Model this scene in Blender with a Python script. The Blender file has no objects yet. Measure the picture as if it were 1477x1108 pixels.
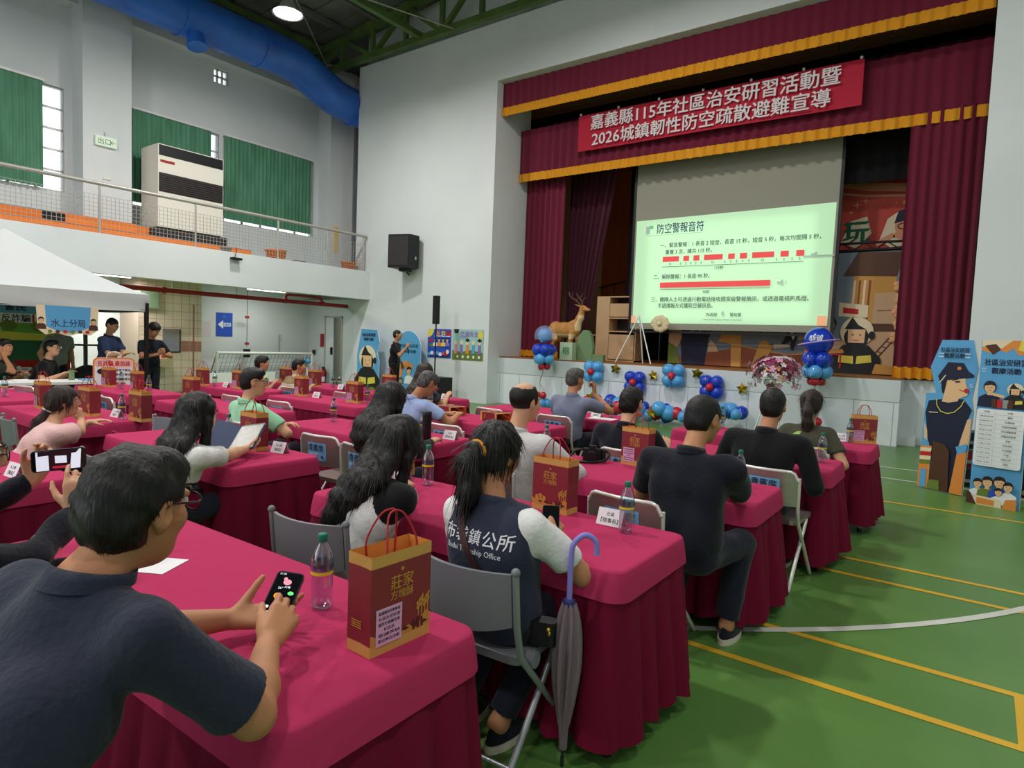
import bpy, bmesh, math, random
import numpy as np
from mathutils import Vector, Matrix, Euler, noise
R = math.radians
PI = math.pi
random.seed(7)
SC = bpy.context.scene
COL = SC.collection

# ------------------------------------------------------------------ camera, world, light, exposure
def make_camera():
    cd = bpy.data.cameras.new('camera'); co = bpy.data.objects.new('camera', cd); COL.objects.link(co)
    f = 924.3; yaw, pitch, roll = R(-36.322), R(-3.766), R(2.221)
    cd.sensor_fit = 'HORIZONTAL'; cd.sensor_width = 36.0; cd.lens = f / 1477 * 36.0
    cd.clip_start = 0.05; cd.clip_end = 200
    fw = Vector((math.sin(yaw) * math.cos(pitch), math.cos(yaw) * math.cos(pitch), math.sin(pitch)))
    r = Vector((math.cos(yaw), -math.sin(yaw), 0)); u = r.cross(fw)
    c, s = math.cos(roll), math.sin(roll)
    r2 = c * r + s * u; u2 = -s * r + c * u
    m = Matrix((r2, u2, -fw)).transposed().to_4x4(); m.translation = (0, 0, 1.58)
    co.matrix_world = m
    SC.camera = co
make_camera()
w = bpy.data.worlds.new('overcast_daylight'); SC.world = w; w.use_nodes = True
bg = w.node_tree.nodes['Background']; bg.inputs[0].default_value = (0.93, 0.97, 1.0, 1)
def sky_strength():  # overcast sky, brighter on the window side (-X)
    N, L = w.node_tree.nodes, w.node_tree.links
    tc = N.new('ShaderNodeTexCoord'); sp = N.new('ShaderNodeSeparateXYZ'); mr = N.new('ShaderNodeMapRange'); L.new(tc.outputs['Generated'], sp.inputs[0]); L.new(sp.outputs[0], mr.inputs['Value'])
    mr.inputs['From Min'].default_value = -.55; mr.inputs['From Max'].default_value = -.2; mr.inputs['To Min'].default_value = 2.2; mr.inputs['To Max'].default_value = .58; L.new(mr.outputs[0], bg.inputs[1])
sky_strength()
SC.view_settings.view_transform = 'Standard'; SC.view_settings.look = 'None'
SC.view_settings.exposure = 0.0; SC.view_settings.gamma = 1.0; SC.view_settings.use_curve_mapping = False
SC.cycles.max_bounces = 7; SC.cycles.diffuse_bounces = 4; SC.cycles.transmission_bounces = 6; SC.cycles.transparent_max_bounces = 10
SC.cycles.use_denoising = True
SC.cycles.caustics_reflective = False; SC.cycles.caustics_refractive = False
SC.cycles.sample_clamp_indirect = 4.0
LAMP_W = 270
def area_light(name, loc, size, power, rot=(0, 0, 0), col=(1, .98, .95), sy=None):
    l = bpy.data.lights.new(name, 'AREA'); l.energy = power; l.color = col; l.size = size
    if sy: l.shape = 'RECTANGLE'; l.size_y = sy
    else: l.shape = 'DISK'
    o = bpy.data.objects.new(name, l); COL.objects.link(o); o.location = loc; o.rotation_euler = rot
    return o

# ------------------------------------------------------------------ materials
def lin(c):
    return tuple(((v / 255) / 12.92 if v / 255 <= .04045 else ((v / 255 + .055) / 1.055) ** 2.4) for v in c)
MATS = {}
def mat(name, rgb=None, rough=.6, metal=0, bump=None, var=None, emit=None, trans=0, ior=1.45, spec=.4, sss=0, sheen=0, coat=0, alpha=1, stripes=None):
    """bump=(scale, strength, (sx,sy,sz)); var=(scale, second rgb, (sx,sy,sz))"""
    if name in MATS: return MATS[name]
    m = bpy.data.materials.new(name); m.use_nodes = True; nt = m.node_tree; N = nt.nodes; L = nt.links
    p = N['Principled BSDF']
    c = lin(rgb) + (1,)
    m.diffuse_color = c
    p.inputs['Base Color'].default_value = c; p.inputs['Roughness'].default_value = rough
    p.inputs['Metallic'].default_value = metal; p.inputs['IOR'].default_value = ior
    p.inputs['Specular IOR Level'].default_value = spec
    p.inputs['Transmission Weight'].default_value = trans
    p.inputs['Alpha'].default_value = alpha
    if sss:
        p.inputs['Subsurface Weight'].default_value = sss; p.inputs['Subsurface Radius'].default_value = (.012, .005, .003); p.inputs['Subsurface Scale'].default_value = 1.0
    if sheen:
        p.inputs['Sheen Weight'].default_value = sheen; p.inputs['Sheen Roughness'].default_value = .5
    if coat: p.inputs['Coat Weight'].default_value = coat
    if emit:
        p.inputs['Emission Color'].default_value = c; p.inputs['Emission Strength'].default_value = emit
    def coords(sc):
        t = N.new('ShaderNodeTexCoord'); mp = N.new('ShaderNodeMapping'); mp.inputs['Scale'].default_value = sc
        L.new(t.outputs['Object'], mp.inputs[0]); return mp.outputs[0]
    if var:
        nz = N.new('ShaderNodeTexNoise'); nz.inputs['Scale'].default_value = var[0]; nz.inputs['Detail'].default_value = 5
        L.new(coords(var[2] if len(var) > 2 else (1, 1, 1)), nz.inputs['Vector'])
        rp = N.new('ShaderNodeValToRGB'); rp.color_ramp.elements[0].position = .35; rp.color_ramp.elements[1].position = .68
        rp.color_ramp.elements[0].color = c; rp.color_ramp.elements[1].color = lin(var[1]) + (1,)
        L.new(nz.outputs['Fac'], rp.inputs[0]); L.new(rp.outputs[0], p.inputs['Base Color'])
    if bump:
        nz = N.new('ShaderNodeTexNoise'); nz.inputs['Scale'].default_value = bump[0]; nz.inputs['Detail'].default_value = 4
        L.new(coords(bump[2] if len(bump) > 2 else (1, 1, 1)), nz.inputs['Vector'])
        b = N.new('ShaderNodeBump'); b.inputs['Strength'].default_value = bump[1]; b.inputs['Distance'].default_value = bump[3] if len(bump) > 3 else .02
        L.new(nz.outputs['Fac'], b.inputs['Height']); L.new(b.outputs[0], p.inputs['Normal'])
    MATS[name] = m
    return m
def pet_mat(name, tint, rough=.03):
    """thin clear plastic: mostly see-through, glossy at grazing angles"""
    m = bpy.data.materials.new(name); m.use_nodes = True; nt = m.node_tree; N = nt.nodes; L = nt.links; N.remove(N['Principled BSDF'])
    tr = N.new('ShaderNodeBsdfTransparent'); tr.inputs[0].default_value = lin(tint) + (1,); gl = N.new('ShaderNodeBsdfGlossy'); gl.inputs['Roughness'].default_value = rough; gl.inputs[0].default_value = (.95, .98, 1, 1)
    lw = N.new('ShaderNodeLayerWeight'); lw.inputs[0].default_value = .35; mp = N.new('ShaderNodeMapRange'); mp.inputs['To Min'].default_value = .1; mp.inputs['To Max'].default_value = .75; L.new(lw.outputs['Facing'], mp.inputs['Value'])
    mx = N.new('ShaderNodeMixShader'); L.new(mp.outputs[0], mx.inputs[0]); L.new(tr.outputs[0], mx.inputs[1]); L.new(gl.outputs[0], mx.inputs[2]); L.new(mx.outputs[0], N['Material Output'].inputs[0]); MATS[name] = m; return m
def grid_mat(name, rgb, line, sx, sz, wline, axes='yz', rough=.3, band=None):
    """tiles or panels drawn by object coordinates: joints every sx, sz"""
    m = mat(name, rgb, rough); nt = m.node_tree; N = nt.nodes; L = nt.links; p = N['Principled BSDF']
    t = N.new('ShaderNodeTexCoord'); sp = N.new('ShaderNodeSeparateXYZ'); L.new(t.outputs['Object'], sp.inputs[0])
    def M(op, a, b):
        n = N.new('ShaderNodeMath'); n.operation = op
        for i, v in enumerate((a, b)):
            if isinstance(v, (int, float)): n.inputs[i].default_value = v
            elif v is not None: L.new(v, n.inputs[i])
        return n.outputs[0]
    g = []
    for ax, s in zip(axes, (sx, sz)):
        v = sp.outputs['XYZ'.index(ax.upper())]
        fr = M('FRACT', M('DIVIDE', v, s), None)
        g.append(M('LESS_THAN', fr, wline / s))
    mx = M('MAXIMUM', g[0], g[1])
    mixn = N.new('ShaderNodeMix'); mixn.data_type = 'RGBA'
    mixn.inputs['A'].default_value = lin(rgb) + (1,); mixn.inputs['B'].default_value = lin(line) + (1,)
    if band:
        z = sp.outputs[2]
        inb = M('MULTIPLY', M('GREATER_THAN', z, band[0]), M('LESS_THAN', z, band[1]))
        m2 = N.new('ShaderNodeMix'); m2.data_type = 'RGBA'; L.new(inb, m2.inputs['Factor'])
        m2.inputs['A'].default_value = lin(rgb) + (1,); m2.inputs['B'].default_value = lin(band[2]) + (1,)
        L.new(m2.outputs['Result'], mixn.inputs['A'])
    L.new(mx, mixn.inputs['Factor']); L.new(mixn.outputs['Result'], p.inputs['Base Color'])
    return m

# ------------------------------------------------------------------ objects
def obj(name, mesh, parent=None, loc=None, rotz=None, label=None, cat=None, group=None, kind=None):
    o = bpy.data.objects.new(name, mesh); COL.objects.link(o)
    if parent: o.parent = parent
    if loc is not None: o.location = loc
    if rotz is not None: o.rotation_euler = (0, 0, rotz)
    return tag(o, label, cat, group, kind)
def tag(o, label=None, cat=None, group=None, kind=None):
    if label: o['label'] = label
    if cat: o['category'] = cat
    if group: o['group'] = group
    if kind: o['kind'] = kind
    return o
def thing(name, label, cat, loc=(0, 0, 0), rotz=0, group=None):
    return obj(name, None, None, loc, rotz, label, cat, group)
def copy_tree(o, parent=None):
    c = o.copy(); COL.objects.link(c)
    if parent: c.parent = parent
    for ch in list(o.children): copy_tree(ch, c)
    return c
def dup(o, loc, rotz, label=None, group=None, scale=None):
    c = copy_tree(o); c.location = loc; c.rotation_euler = (0, 0, rotz)
    if scale: c.scale = (scale,) * 3
    if label: c['label'] = label
    if group: c['group'] = group
    return c

TXT = {}
def text_geo(s, bold=0.0):
    """letters as flat geometry, height about 1, centred"""
    k = (s, bold)
    if k in TXT: return TXT[k]
    cu = bpy.data.curves.new('lettering', 'FONT'); cu.body = s; cu.size = 1; cu.align_x = 'CENTER'; cu.align_y = 'CENTER'; cu.offset = bold; cu.resolution_u = 2
    o = bpy.data.objects.new('lettering', cu); COL.objects.link(o)
    dg = bpy.context.evaluated_depsgraph_get(); dg.update()
    me = bpy.data.meshes.new_from_object(o.evaluated_get(dg))
    V = [tuple(v.co) for v in me.vertices]; F = [tuple(p.vertices) for p in me.polygons]
    bpy.data.objects.remove(o); bpy.data.curves.remove(cu); bpy.data.meshes.remove(me)
    if V:
        xs = [v[0] for v in V]; ys = [v[1] for v in V]; cx, cy = (min(xs) + max(xs)) / 2, (min(ys) + max(ys)) / 2
        V = [(v[0] - cx, v[1] - cy, 0) for v in V]
    TXT[k] = (V, F); return TXT[k]

def frame(origin, xdir, ydir):
    x = Vector(xdir).normalized(); y = Vector(ydir); y = (y - x * y.dot(x)).normalized(); z = x.cross(y)
    m = Matrix((x, y, z)).transposed().to_4x4(); m.translation = origin; return m

class MB:
    """collects geometry for ONE mesh"""
    def __init__(s): s.v = []; s.f = []; s.m = []; s.mats = []; s.sm = []
    def mi(s, m):
        if m not in s.mats: s.mats.append(m)
        return s.mats.index(m)
    def add(s, V, F, m, smooth=False, M=None):
        b = len(s.v); i = s.mi(m)
        s.v += [tuple(M @ Vector(v)) for v in V] if M is not None else [tuple(v) for v in V]
        for f in F: s.f.append(tuple(b + k for k in f)); s.m.append(i); s.sm.append(smooth)
        return s
    def box(s, lo, hi, m, M=None):
        x0, y0, z0 = lo; x1, y1, z1 = hi
        V = [(x0, y0, z0), (x1, y0, z0), (x1, y1, z0), (x0, y1, z0), (x0, y0, z1), (x1, y0, z1), (x1, y1, z1), (x0, y1, z1)]
        return s.add(V, [(3, 2, 1, 0), (4, 5, 6, 7), (0, 1, 5, 4), (1, 2, 6, 5), (2, 3, 7, 6), (3, 0, 4, 7)], m, False, M)
    def rbox(s, lo, hi, r, m, M=None, seg=3, axis=2):
        """box with rounded vertical edges about axis"""
        a = [i for i in range(3) if i != axis]
        P = rrect(lo[a[0]], lo[a[1]], hi[a[0]], hi[a[1]], r, seg)
        def mk(p, h):
            v = [0, 0, 0]; v[a[0]] = p[0]; v[a[1]] = p[1]; v[axis] = h; return tuple(v)
        n = len(P); V = [mk(p, lo[axis]) for p in P] + [mk(p, hi[axis]) for p in P]
        F = [(i, (i + 1) % n, n + (i + 1) % n, n + i) for i in range(n)] + [tuple(range(n))[::-1], tuple(range(n, 2 * n))]
        return s.add(V, F, m, False, M)
    def prism(s, P, d, m, M=None, m_side=None):
        """outline P in xy extruded from z=0 to z=d"""
        n = len(P); V = [(p[0], p[1], 0) for p in P] + [(p[0], p[1], d) for p in P]
        s.add(V, [tuple(range(n))[::-1], tuple(range(n, 2 * n))], m, False, M)
        return s.add(V, [(i, (i + 1) % n, n + (i + 1) % n, n + i) for i in range(n)], m_side or m, False, M)
    def flat(s, P, z, m, M=None):
        return s.add([(p[0], p[1], z) for p in P], [tuple(range(len(P)))], m, False, M)
    def text(s, t, size, x, y, z, m, M=None, bold=0, rot=0, w=None, sx=1):
        V, F = text_geo(t)
        if not V: return s
        if w:
            ww = max(v[0] for v in V) - min(v[0] for v in V); sx = w / (ww * size)
        c, q = math.cos(rot), math.sin(rot)
        if bold:
            for i, (dx, dy) in enumerate(((-bold, -bold * .6), (bold, bold * .6))): s.add([(x + size * ((v[0] + dx) * sx), y + size * (v[1] + dy), z + .00015 * (i + 1)) for v in V], F, m, False, M)
        return s.add([(x + size * (c * v[0] * sx - q * v[1]), y + size * (q * v[0] * sx + c * v[1]), z) for v in V], F, m, False, M)
    def tube(s, P, r, m, n=10, caps=True, closed=False, M=None, smooth=True):
        P = [Vector(p) for p in P]; k = len(P)
        rs = r if isinstance(r, (list, tuple)) else [r] * k
        V = []; F = []; prev = None
        for i, p in enumerate(P):
            a = P[(i - 1) % k] if (closed or i) else p; b = P[(i + 1) % k] if (closed or i < k - 1) else p
            t = (b - a).normalized() if (b - a).length > 1e-9 else Vector((0, 0, 1))
            if prev is None:
                u = t.orthogonal().normalized()
            else:
                u = prev - t * prev.dot(t); u = u.normalized() if u.length > 1e-6 else t.orthogonal().normalized()
            prev = u; w_ = t.cross(u)
            for j in range(n):
                a_ = 2 * PI * j / n; V.append(p + (u * math.cos(a_) + w_ * math.sin(a_)) * rs[i])
        for i in range(k if closed else k - 1):
            for j in range(n):
                i2 = (i + 1) % k
                F.append((i * n + j, i * n + (j + 1) % n, i2 * n + (j + 1) % n, i2 * n + j))
        s.add(V, F, m, smooth, M)
        if caps and not closed:
            s.add(V, [tuple(range(n))[::-1], tuple(range((k - 1) * n, k * n))], m, False, M)
        return s
    def lathe(s, prof, m, n=20, M=None, smooth=True, c=(0, 0)):
        V = []; F = []
        for (r, z) in prof:
            for j in range(n):
                a = 2 * PI * j / n; V.append((c[0] + r * math.cos(a), c[1] + r * math.sin(a), z))
        for i in range(len(prof) - 1):
            for j in range(n): F.append((i * n + j, i * n + (j + 1) % n, (i + 1) * n + (j + 1) % n, (i + 1) * n + j))
        return s.add(V, F, m, smooth, M)
    def ball(s, c, r, m, n=14, M=None, k=9):
        rx, ry, rz = r if isinstance(r, (tuple, list)) else (r, r, r)
        V = []; F = []
        for i in range(k + 1):
            t = PI * i / k
            for j in range(n):
                a = 2 * PI * j / n; V.append((c[0] + rx * math.sin(t) * math.cos(a), c[1] + ry * math.sin(t) * math.sin(a), c[2] - rz * math.cos(t)))
        for i in range(k):
            for j in range(n): F.append((i * n + j, i * n + (j + 1) % n, (i + 1) * n + (j + 1) % n, (i + 1) * n + j))
        return s.add(V, F, m, True, M)
    def surf(s, fn, nu, nv, m, smooth=True, M=None, closed_u=False):
        V = [fn(i / (nu - (0 if closed_u else 1)), j / (nv - 1)) for j in range(nv) for i in range(nu)]
        F = []
        for j in range(nv - 1):
            for i in range(nu if closed_u else nu - 1):
                i2 = (i + 1) % nu; F.append((j * nu + i, j * nu + i2, (j + 1) * nu + i2, (j + 1) * nu + i))
        return s.add(V, F, m, smooth, M)
    def mesh(s, name):
        me = bpy.data.meshes.new(name); me.from_pydata(s.v, [], s.f)
        for m in s.mats: me.materials.append(m)
        me.polygons.foreach_set('material_index', s.m); me.polygons.foreach_set('use_smooth', s.sm)
        me.validate(); me.update()
        return me
    def build(s, name, parent=None, **k):
        return obj(name, s.mesh(name), parent, **k)
def rrect(x0, y0, x1, y1, r, seg=4):
    P = []
    for cx, cy, a0 in ((x1 - r, y1 - r, 0), (x0 + r, y1 - r, 90), (x0 + r, y0 + r, 180), (x1 - r, y0 + r, 270)):
        for i in range(seg + 1):
            a = R(a0 + 90 * i / seg); P.append((cx + r * math.cos(a), cy + r * math.sin(a)))
    return P
def ellipse(cx, cy, rx, ry=None, n=20, a0=0, a1=360):
    ry = ry or rx
    full = a1 - a0 == 360
    return [(cx + rx * math.cos(R(a0 + (a1 - a0) * i / (n if full else n - 1))), cy + ry * math.sin(R(a0 + (a1 - a0) * i / (n if full else n - 1)))) for i in range(n)]
def arc3(P, n=8):
    """Catmull-Rom through points"""
    P = [Vector(p) for p in P]; Q = [P[0] * 2 - P[1]] + P + [P[-1] * 2 - P[-2]]; out = []
    for i in range(1, len(Q) - 2):
        a, b, c, d = Q[i - 1:i + 3]
        for j in range(n):
            t = j / n
            out.append(.5 * ((2 * b) + (c - a) * t + (2 * a - 5 * b + 4 * c - d) * t * t + (3 * b - a - 3 * c + d) * t ** 3))
    out.append(P[-1]); return out
def struct(name, mb): return mb.build(name, kind='structure')
# ------------------------------------------------------------------ the setting
M_WALL = mat('white_wall', (222, 226, 226), .75, var=(.35, (208, 213, 214)))
M_WALLG = mat('lower_wall', (214, 221, 223), .7, var=(.6, (200, 208, 212)))
M_FLOOR = mat('green_court_floor', (92, 134, 66), .34, spec=.4, var=(.55, (84, 124, 60)), bump=(30, .03))
M_YEL = mat('yellow_court_line', (212, 168, 44), .4)
M_WHL = mat('white_court_line', (205, 208, 196), .4)
M_TRUSS = mat('green_steel', (98, 124, 66), .45, var=(2, (76, 98, 52)))
M_DECK = mat('dark_roof_deck', (124, 124, 120), .6, var=(.8, (92, 92, 90)), bump=(3, .5, (8, .3, 1)))
M_BLUE = mat('blue_duct', (48, 112, 214), .36, spec=.6, var=(1.5, (38, 92, 186)), bump=(6, .12))
M_DUST = mat('duct_dust', (84, 76, 70), .8)
M_STEEL = mat('painted_steel', (176, 172, 164), .4, metal=.3)
M_BLACK = mat('black_plastic', (22, 22, 25), .5)
M_DARK = mat('charcoal_metal', (46, 44, 44), .5)
M_WHITE = mat('white_enamel', (232, 232, 228), .4)
M_ORANGE = mat('orange_paint', (236, 122, 30), .5)
M_GREYCON = mat('grey_concrete', (150, 138, 134), .8, var=(1, (134, 122, 118)))
M_RED = mat('red_paint', (160, 34, 38), .4)
M_GLASS = mat('window_glass', (245, 250, 252), .05, trans=1, ior=1.02, spec=.2)
M_CURT_G = mat('green_curtain_cloth', (92, 146, 116), .85, var=(5, (76, 126, 98), (1, 1, .2)))
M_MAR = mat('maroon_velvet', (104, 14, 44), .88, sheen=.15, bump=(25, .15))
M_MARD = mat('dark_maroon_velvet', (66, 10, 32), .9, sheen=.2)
M_GOLD = mat('gold_fringe', (226, 152, 20), .65, bump=(60, .5, (6, 6, .4)))
M_WOOD = mat('orange_wood_panel', (178, 92, 44), .5, var=(3, (156, 76, 34), (1, 1, .2)))
M_BOARD = mat('stage_boards', (150, 96, 52), .45, var=(4, (130, 80, 42), (.3, 3, 1)))
M_CREAM = mat('cream_laminate', (196, 160, 120), .5)
M_BLACKC = mat('black_drape', (16, 13, 15), .95)
M_ROUGHW = mat('slat_ceiling', (140, 104, 74), .7)

# floor with its court lines
b = MB(); b.box((-18, -9, -.2), (9, 20, 0), M_FLOOR)
def fline(y0, y1, x0, x1, m, z=.002): b.add([(x0, y0, z), (x1, y0, z), (x1, y1, z), (x0, y1, z)], [(0, 1, 2, 3)], m)
for y in (3.3, 3.82, 5.12, 5.53, 8.0): fline(y - .025, y + .025, -1.9 if y < 5 else -2.4, 8, M_YEL)
for x0, x1 in ((.22, .27),): b.add([(x0, 3.3, .0021), (x1, 3.3, .0021), (x1, 3.82, .0021), (x0, 3.82, .0021)], [(0, 1, 2, 3)], M_YEL)
for y in (9.55, 10.5): fline(y - .025, y + .025, -6, 8, M_WHL)
# white arc of the court circle
A = []
cx, cy, rr = -4.49, 7.95, 5.53
for i in range(41):
    a = R(-62 + 70 * i / 40); A.append((a, rr))
V = []
for a, r in A: V += [(cx + (r - .028) * math.cos(a), cy + (r - .028) * math.sin(a), .003), (cx + (r + .028) * math.cos(a), cy + (r + .028) * math.sin(a), .003)]
b.add(V, [(2 * i, 2 * i + 1, 2 * i + 3, 2 * i + 2) for i in range(40)], M_WHL)
struct('floor', b)

# stage wall: pieces round the proscenium opening
X0, X1, YW, YB = -9.97, -.23, 12.5, 13.95
b = MB()
b.box((-15.05, YW, 0), (X0, YB, 9.27), M_WALL)
b.box((X0, YW, 7.88), (X1, YB, 9.27), M_WALL)
b.box((X1, YW, 0), (9, YB, 9.27), M_WALL)
b.box((-15.05, YW + .3, 9.27), (9, YB, 12.8), M_WALL)
struct('wall_stage', b)
# far end wall below the balcony, with a doorway, and at balcony level further back
b = MB()
b.box((-17.4, YW, 0), (-16.35, YW + .2, 2.64), M_WALLG); b.box((-15.6, YW, 0), (-15.05, YW + .2, 2.64), M_WALLG)
b.box((-16.35, YW, 2.12), (-15.6, YW + .2, 2.64), M_WALLG)
b.box((-17.4, 14.2, 2.64), (-15.05, 14.4, 10.8), M_WALL)
struct('wall_end', b)
b = MB(); b.box((-16.9, 13.6, 0), (-15, 13.7, 2.6), M_DARK); b.box((-17.4, 12.7, 0), (-17.3, 14.2, 2.64), M_WALLG); struct('wall_passage', b)
b = MB(); b.box((-16.38, YW - .02, 0), (-15.98, YW + .02, 2.1), M_WALLG); b.box((-16.4, YW - .03, 0), (-16.34, YW, 2.14), M_STEEL); b.box((-15.62, YW - .03, 0), (-15.57, YW, 2.14), M_STEEL)
b.box((-16.4, YW - .03, 2.1), (-15.57, YW, 2.15), M_STEEL); d = struct('door_1', b)
MB().box((-16.06, YW - .07, .98), (-16.0, YW - .02, 1.2), M_BLACK).build('door_handle', d)
# left outer wall with its window openings
XL = -17.2
b = MB()
b.box((XL - .25, -9, 0), (XL, 14.4, 4.6), M_WALL)
b.box((XL - .25, -9, 6.9), (XL, 14.4, 8.26), M_WALL)
b.box((XL - .25, -9, 8.64), (XL, 14.4, 11), M_WALL)
b.box((XL - .25, -9, 8.26), (XL, 9.34, 8.64), M_WALL); b.box((XL - .25, 9.76, 8.26), (XL, 14.4, 8.64), M_WALL)
wy = [(2.2, 5.84), (7.3, 9.5), (9.66, 12.56)]
ys = [-9] + [v for p in wy for v in p] + [14.4]
for i in range(0, len(ys), 2): b.box((XL - .25, ys[i], 4.6), (XL, ys[i + 1], 6.9), M_WALL)
struct('wall_left', b)
M_LB = mat('upper_beam', (206, 210, 212), .75)
b = MB(); b.box((XL, -9, 8.72), (XL + .38, 14.2, 9.6), M_LB); struct('trim_1', b)
for i, (y0, y1) in enumerate(wy + [(9.34, 9.76)]):
    z0, z1 = (4.6, 6.9) if i < 3 else (8.26, 8.64)
    b = MB(); n = max(1, round((y1 - y0) / .55)); k = 5 if i < 3 else 2
    if i == 3: n = 3
    t = .022
    for j in range(n + 1):
        y = y0 + (y1 - y0) * j / n; b.box((XL - .14, y - t, z0), (XL - .08, y + t, z1), M_WHITE)
    for j in range(k + 1):
        z = z0 + (z1 - z0) * j / k; b.box((XL - .14, y0, z - t), (XL - .08, y1, z + t), M_WHITE)
    wn = struct('window_%d' % (i + 1), b)
    MB().box((XL - .115, y0, z0), (XL - .11, y1, z1), M_GLASS).build('pane', wn)
# pillars on the outer wall
b = MB(); b.box((XL, 6.0, 3.43), (-16.6, 7.02, 9.6), M_WALL); struct('pillar_left', b)
b = MB(); b.box((XL, 12.72, 3.43), (-16.6, 13.6, 9.6), M_WALL); struct('pillar_corner', b)
# balcony slab, its soffit, and the tiled pillar below
b = MB(); b.box((XL, -9, 2.86), (-14.4, 14.2, 3.43), M_WALL); b.box((-14.65, -9, 2.63), (-14.4, 12.5, 2.86), M_WALL); struct('balcony', b)
M_TILE = grid_mat('beige_wall_tiles', (228, 206, 186), (172, 154, 136), .2, .2, .012, 'yz', .35, band=(1.02, 1.28, (170, 118, 100)))
b = MB(); b.box((XL, 7.0, 0), (-16.2, 8.52, 2.86), M_TILE); struct('wall_tiled', b)
b = MB(); b.box((8.6, -9, 0), (8.8, 12.5, 11.5), M_WALL); struct('wall_right_unseen', b)  # unseen wall, added to keep open daylight off the right side
# ceiling deck, following the roof slope, plus purlins
def roofz(x): return 10.12 + .095 * (x + 16.3)
b = MB()
for i in range(60):
    y0 = -9 + i * .4; z = .04 * (i % 2)
    b.add([(-17.5, y0, roofz(-17.5) + z), (9, y0, roofz(9) + z), (9, y0 + .4, roofz(9) + z), (-17.5, y0 + .4, roofz(-17.5) + z)], [(0, 1, 2, 3)], M_DECK)
    b.add([(-17.5, y0, roofz(-17.5)), (9, y0, roofz(9)), (9, y0, roofz(9) + .04), (-17.5, y0, roofz(-17.5) + .04)], [(0, 1, 2, 3)], M_DECK)
b.box((-17.5, -9, 13), (9, 15, 13.1), M_DECK)
struct('ceiling', b)
# steel roof trusses
def bar(b, p, q, t, m):
    p = Vector(p); q = Vector(q); d = (q - p).normalized(); u = d.cross(Vector((0, 0, 1)));
    u = (u if u.length > .01 else Vector((1, 0, 0))).normalized(); v = d.cross(u); u *= t / 2; v *= t / 2
    V = [p - u - v, p + u - v, p + u + v, p - u + v, q - u - v, q + u - v, q + u + v, q - u + v]
    b.add(V, [(3, 2, 1, 0), (4, 5, 6, 7), (0, 1, 5, 4), (1, 2, 6, 5), (2, 3, 7, 6), (3, 0, 4, 7)], m)
def truss_x(y, label, zb=9.36, xa=-16.9, xb=4):
    t = thing('roof_truss', label, 'truss', (xa, y, zb), group=None)
    O = Vector((xa, y, zb))
    def part(n, p, q, th): bb = MB(); bar(bb, Vector(p) - O, Vector(q) - O, th, M_TRUSS); bb.build(n, t)
    part('bottom_chord', (xa, y, zb), (xb, y, zb), .16); part('top_chord', (xa, y, roofz(xa) - .12), (xb, y, roofz(xb) - .12), .2)
    n = 16; st = (xb - xa) / n
    for i in range(n + 1):
        x = xa + st * i
        if i: part('post', (x, y, zb), (x, y, roofz(x) - .12), .11)
        if i < n:
            if i % 2: part('brace', (x, y, roofz(x) - .12), (x + st, y, zb), .11)
            else: part('brace', (x, y, zb), (x + st, y, roofz(x + st) - .12), .11)
    return t
truss_x(12.3, 'green steel roof truss running along the top of the stage wall')
truss_x(8.0, 'green steel roof truss crossing the hall nearer the lamp', 9.45)
def truss_y(x, label):
    t = thing('roof_truss', label, 'truss', (x, -2, 9.2)); O = Vector((x, -2, 9.2)); zt = roofz(x) - .15; zb = 9.42
    def part(n, p, q, th): bb = MB(); bar(bb, Vector(p) - O, Vector(q) - O, th, M_TRUSS); bb.build(n, t)
    part('bottom_chord', (x, -2, zb), (x, 12.3, zb), .14); part('top_chord', (x, -2, zt), (x, 12.3, zt), .16)
    for i in range(12):
        y = -2 + 1.19 * i; part('brace', (x, y, zb if i % 2 else zt), (x, y + 1.19, zt if i % 2 else zb), .1)
truss_y(-16.4, 'green steel truss along the top of the window wall')
truss_y(-12.4, 'green steel bracing truss running from the stage wall toward the viewer')
for k, x in enumerate((-15.2, -14.0, -11.0, -9.6)):
    b = MB(); bar(b, (0, -9, 0), (0, 12.2, 0), .14, M_DECK)
    b.build('roof_purlin', loc=(x, 0, roofz(x) - .08), label='dark roof purlin under the deck, %s from the window wall' % ('first', 'second', 'third', 'fourth')[k], cat='purlin')
# cross cables under the roof
for k, (p, q) in enumerate((((-14.4, 3.5, 9.3), (-11.2, 12.3, 9.3)), ((-13.2, 8.3, 10.2), (-16.2, 12.2, 9.5)))):
    MB().tube([p, q], .016, M_STEEL, 6).build('tie_cable', label=('long thin tie cable slung under the roof across the lamp', 'short tie cable slanting from the lamp to the roof corner')[k], cat='cable')

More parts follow.
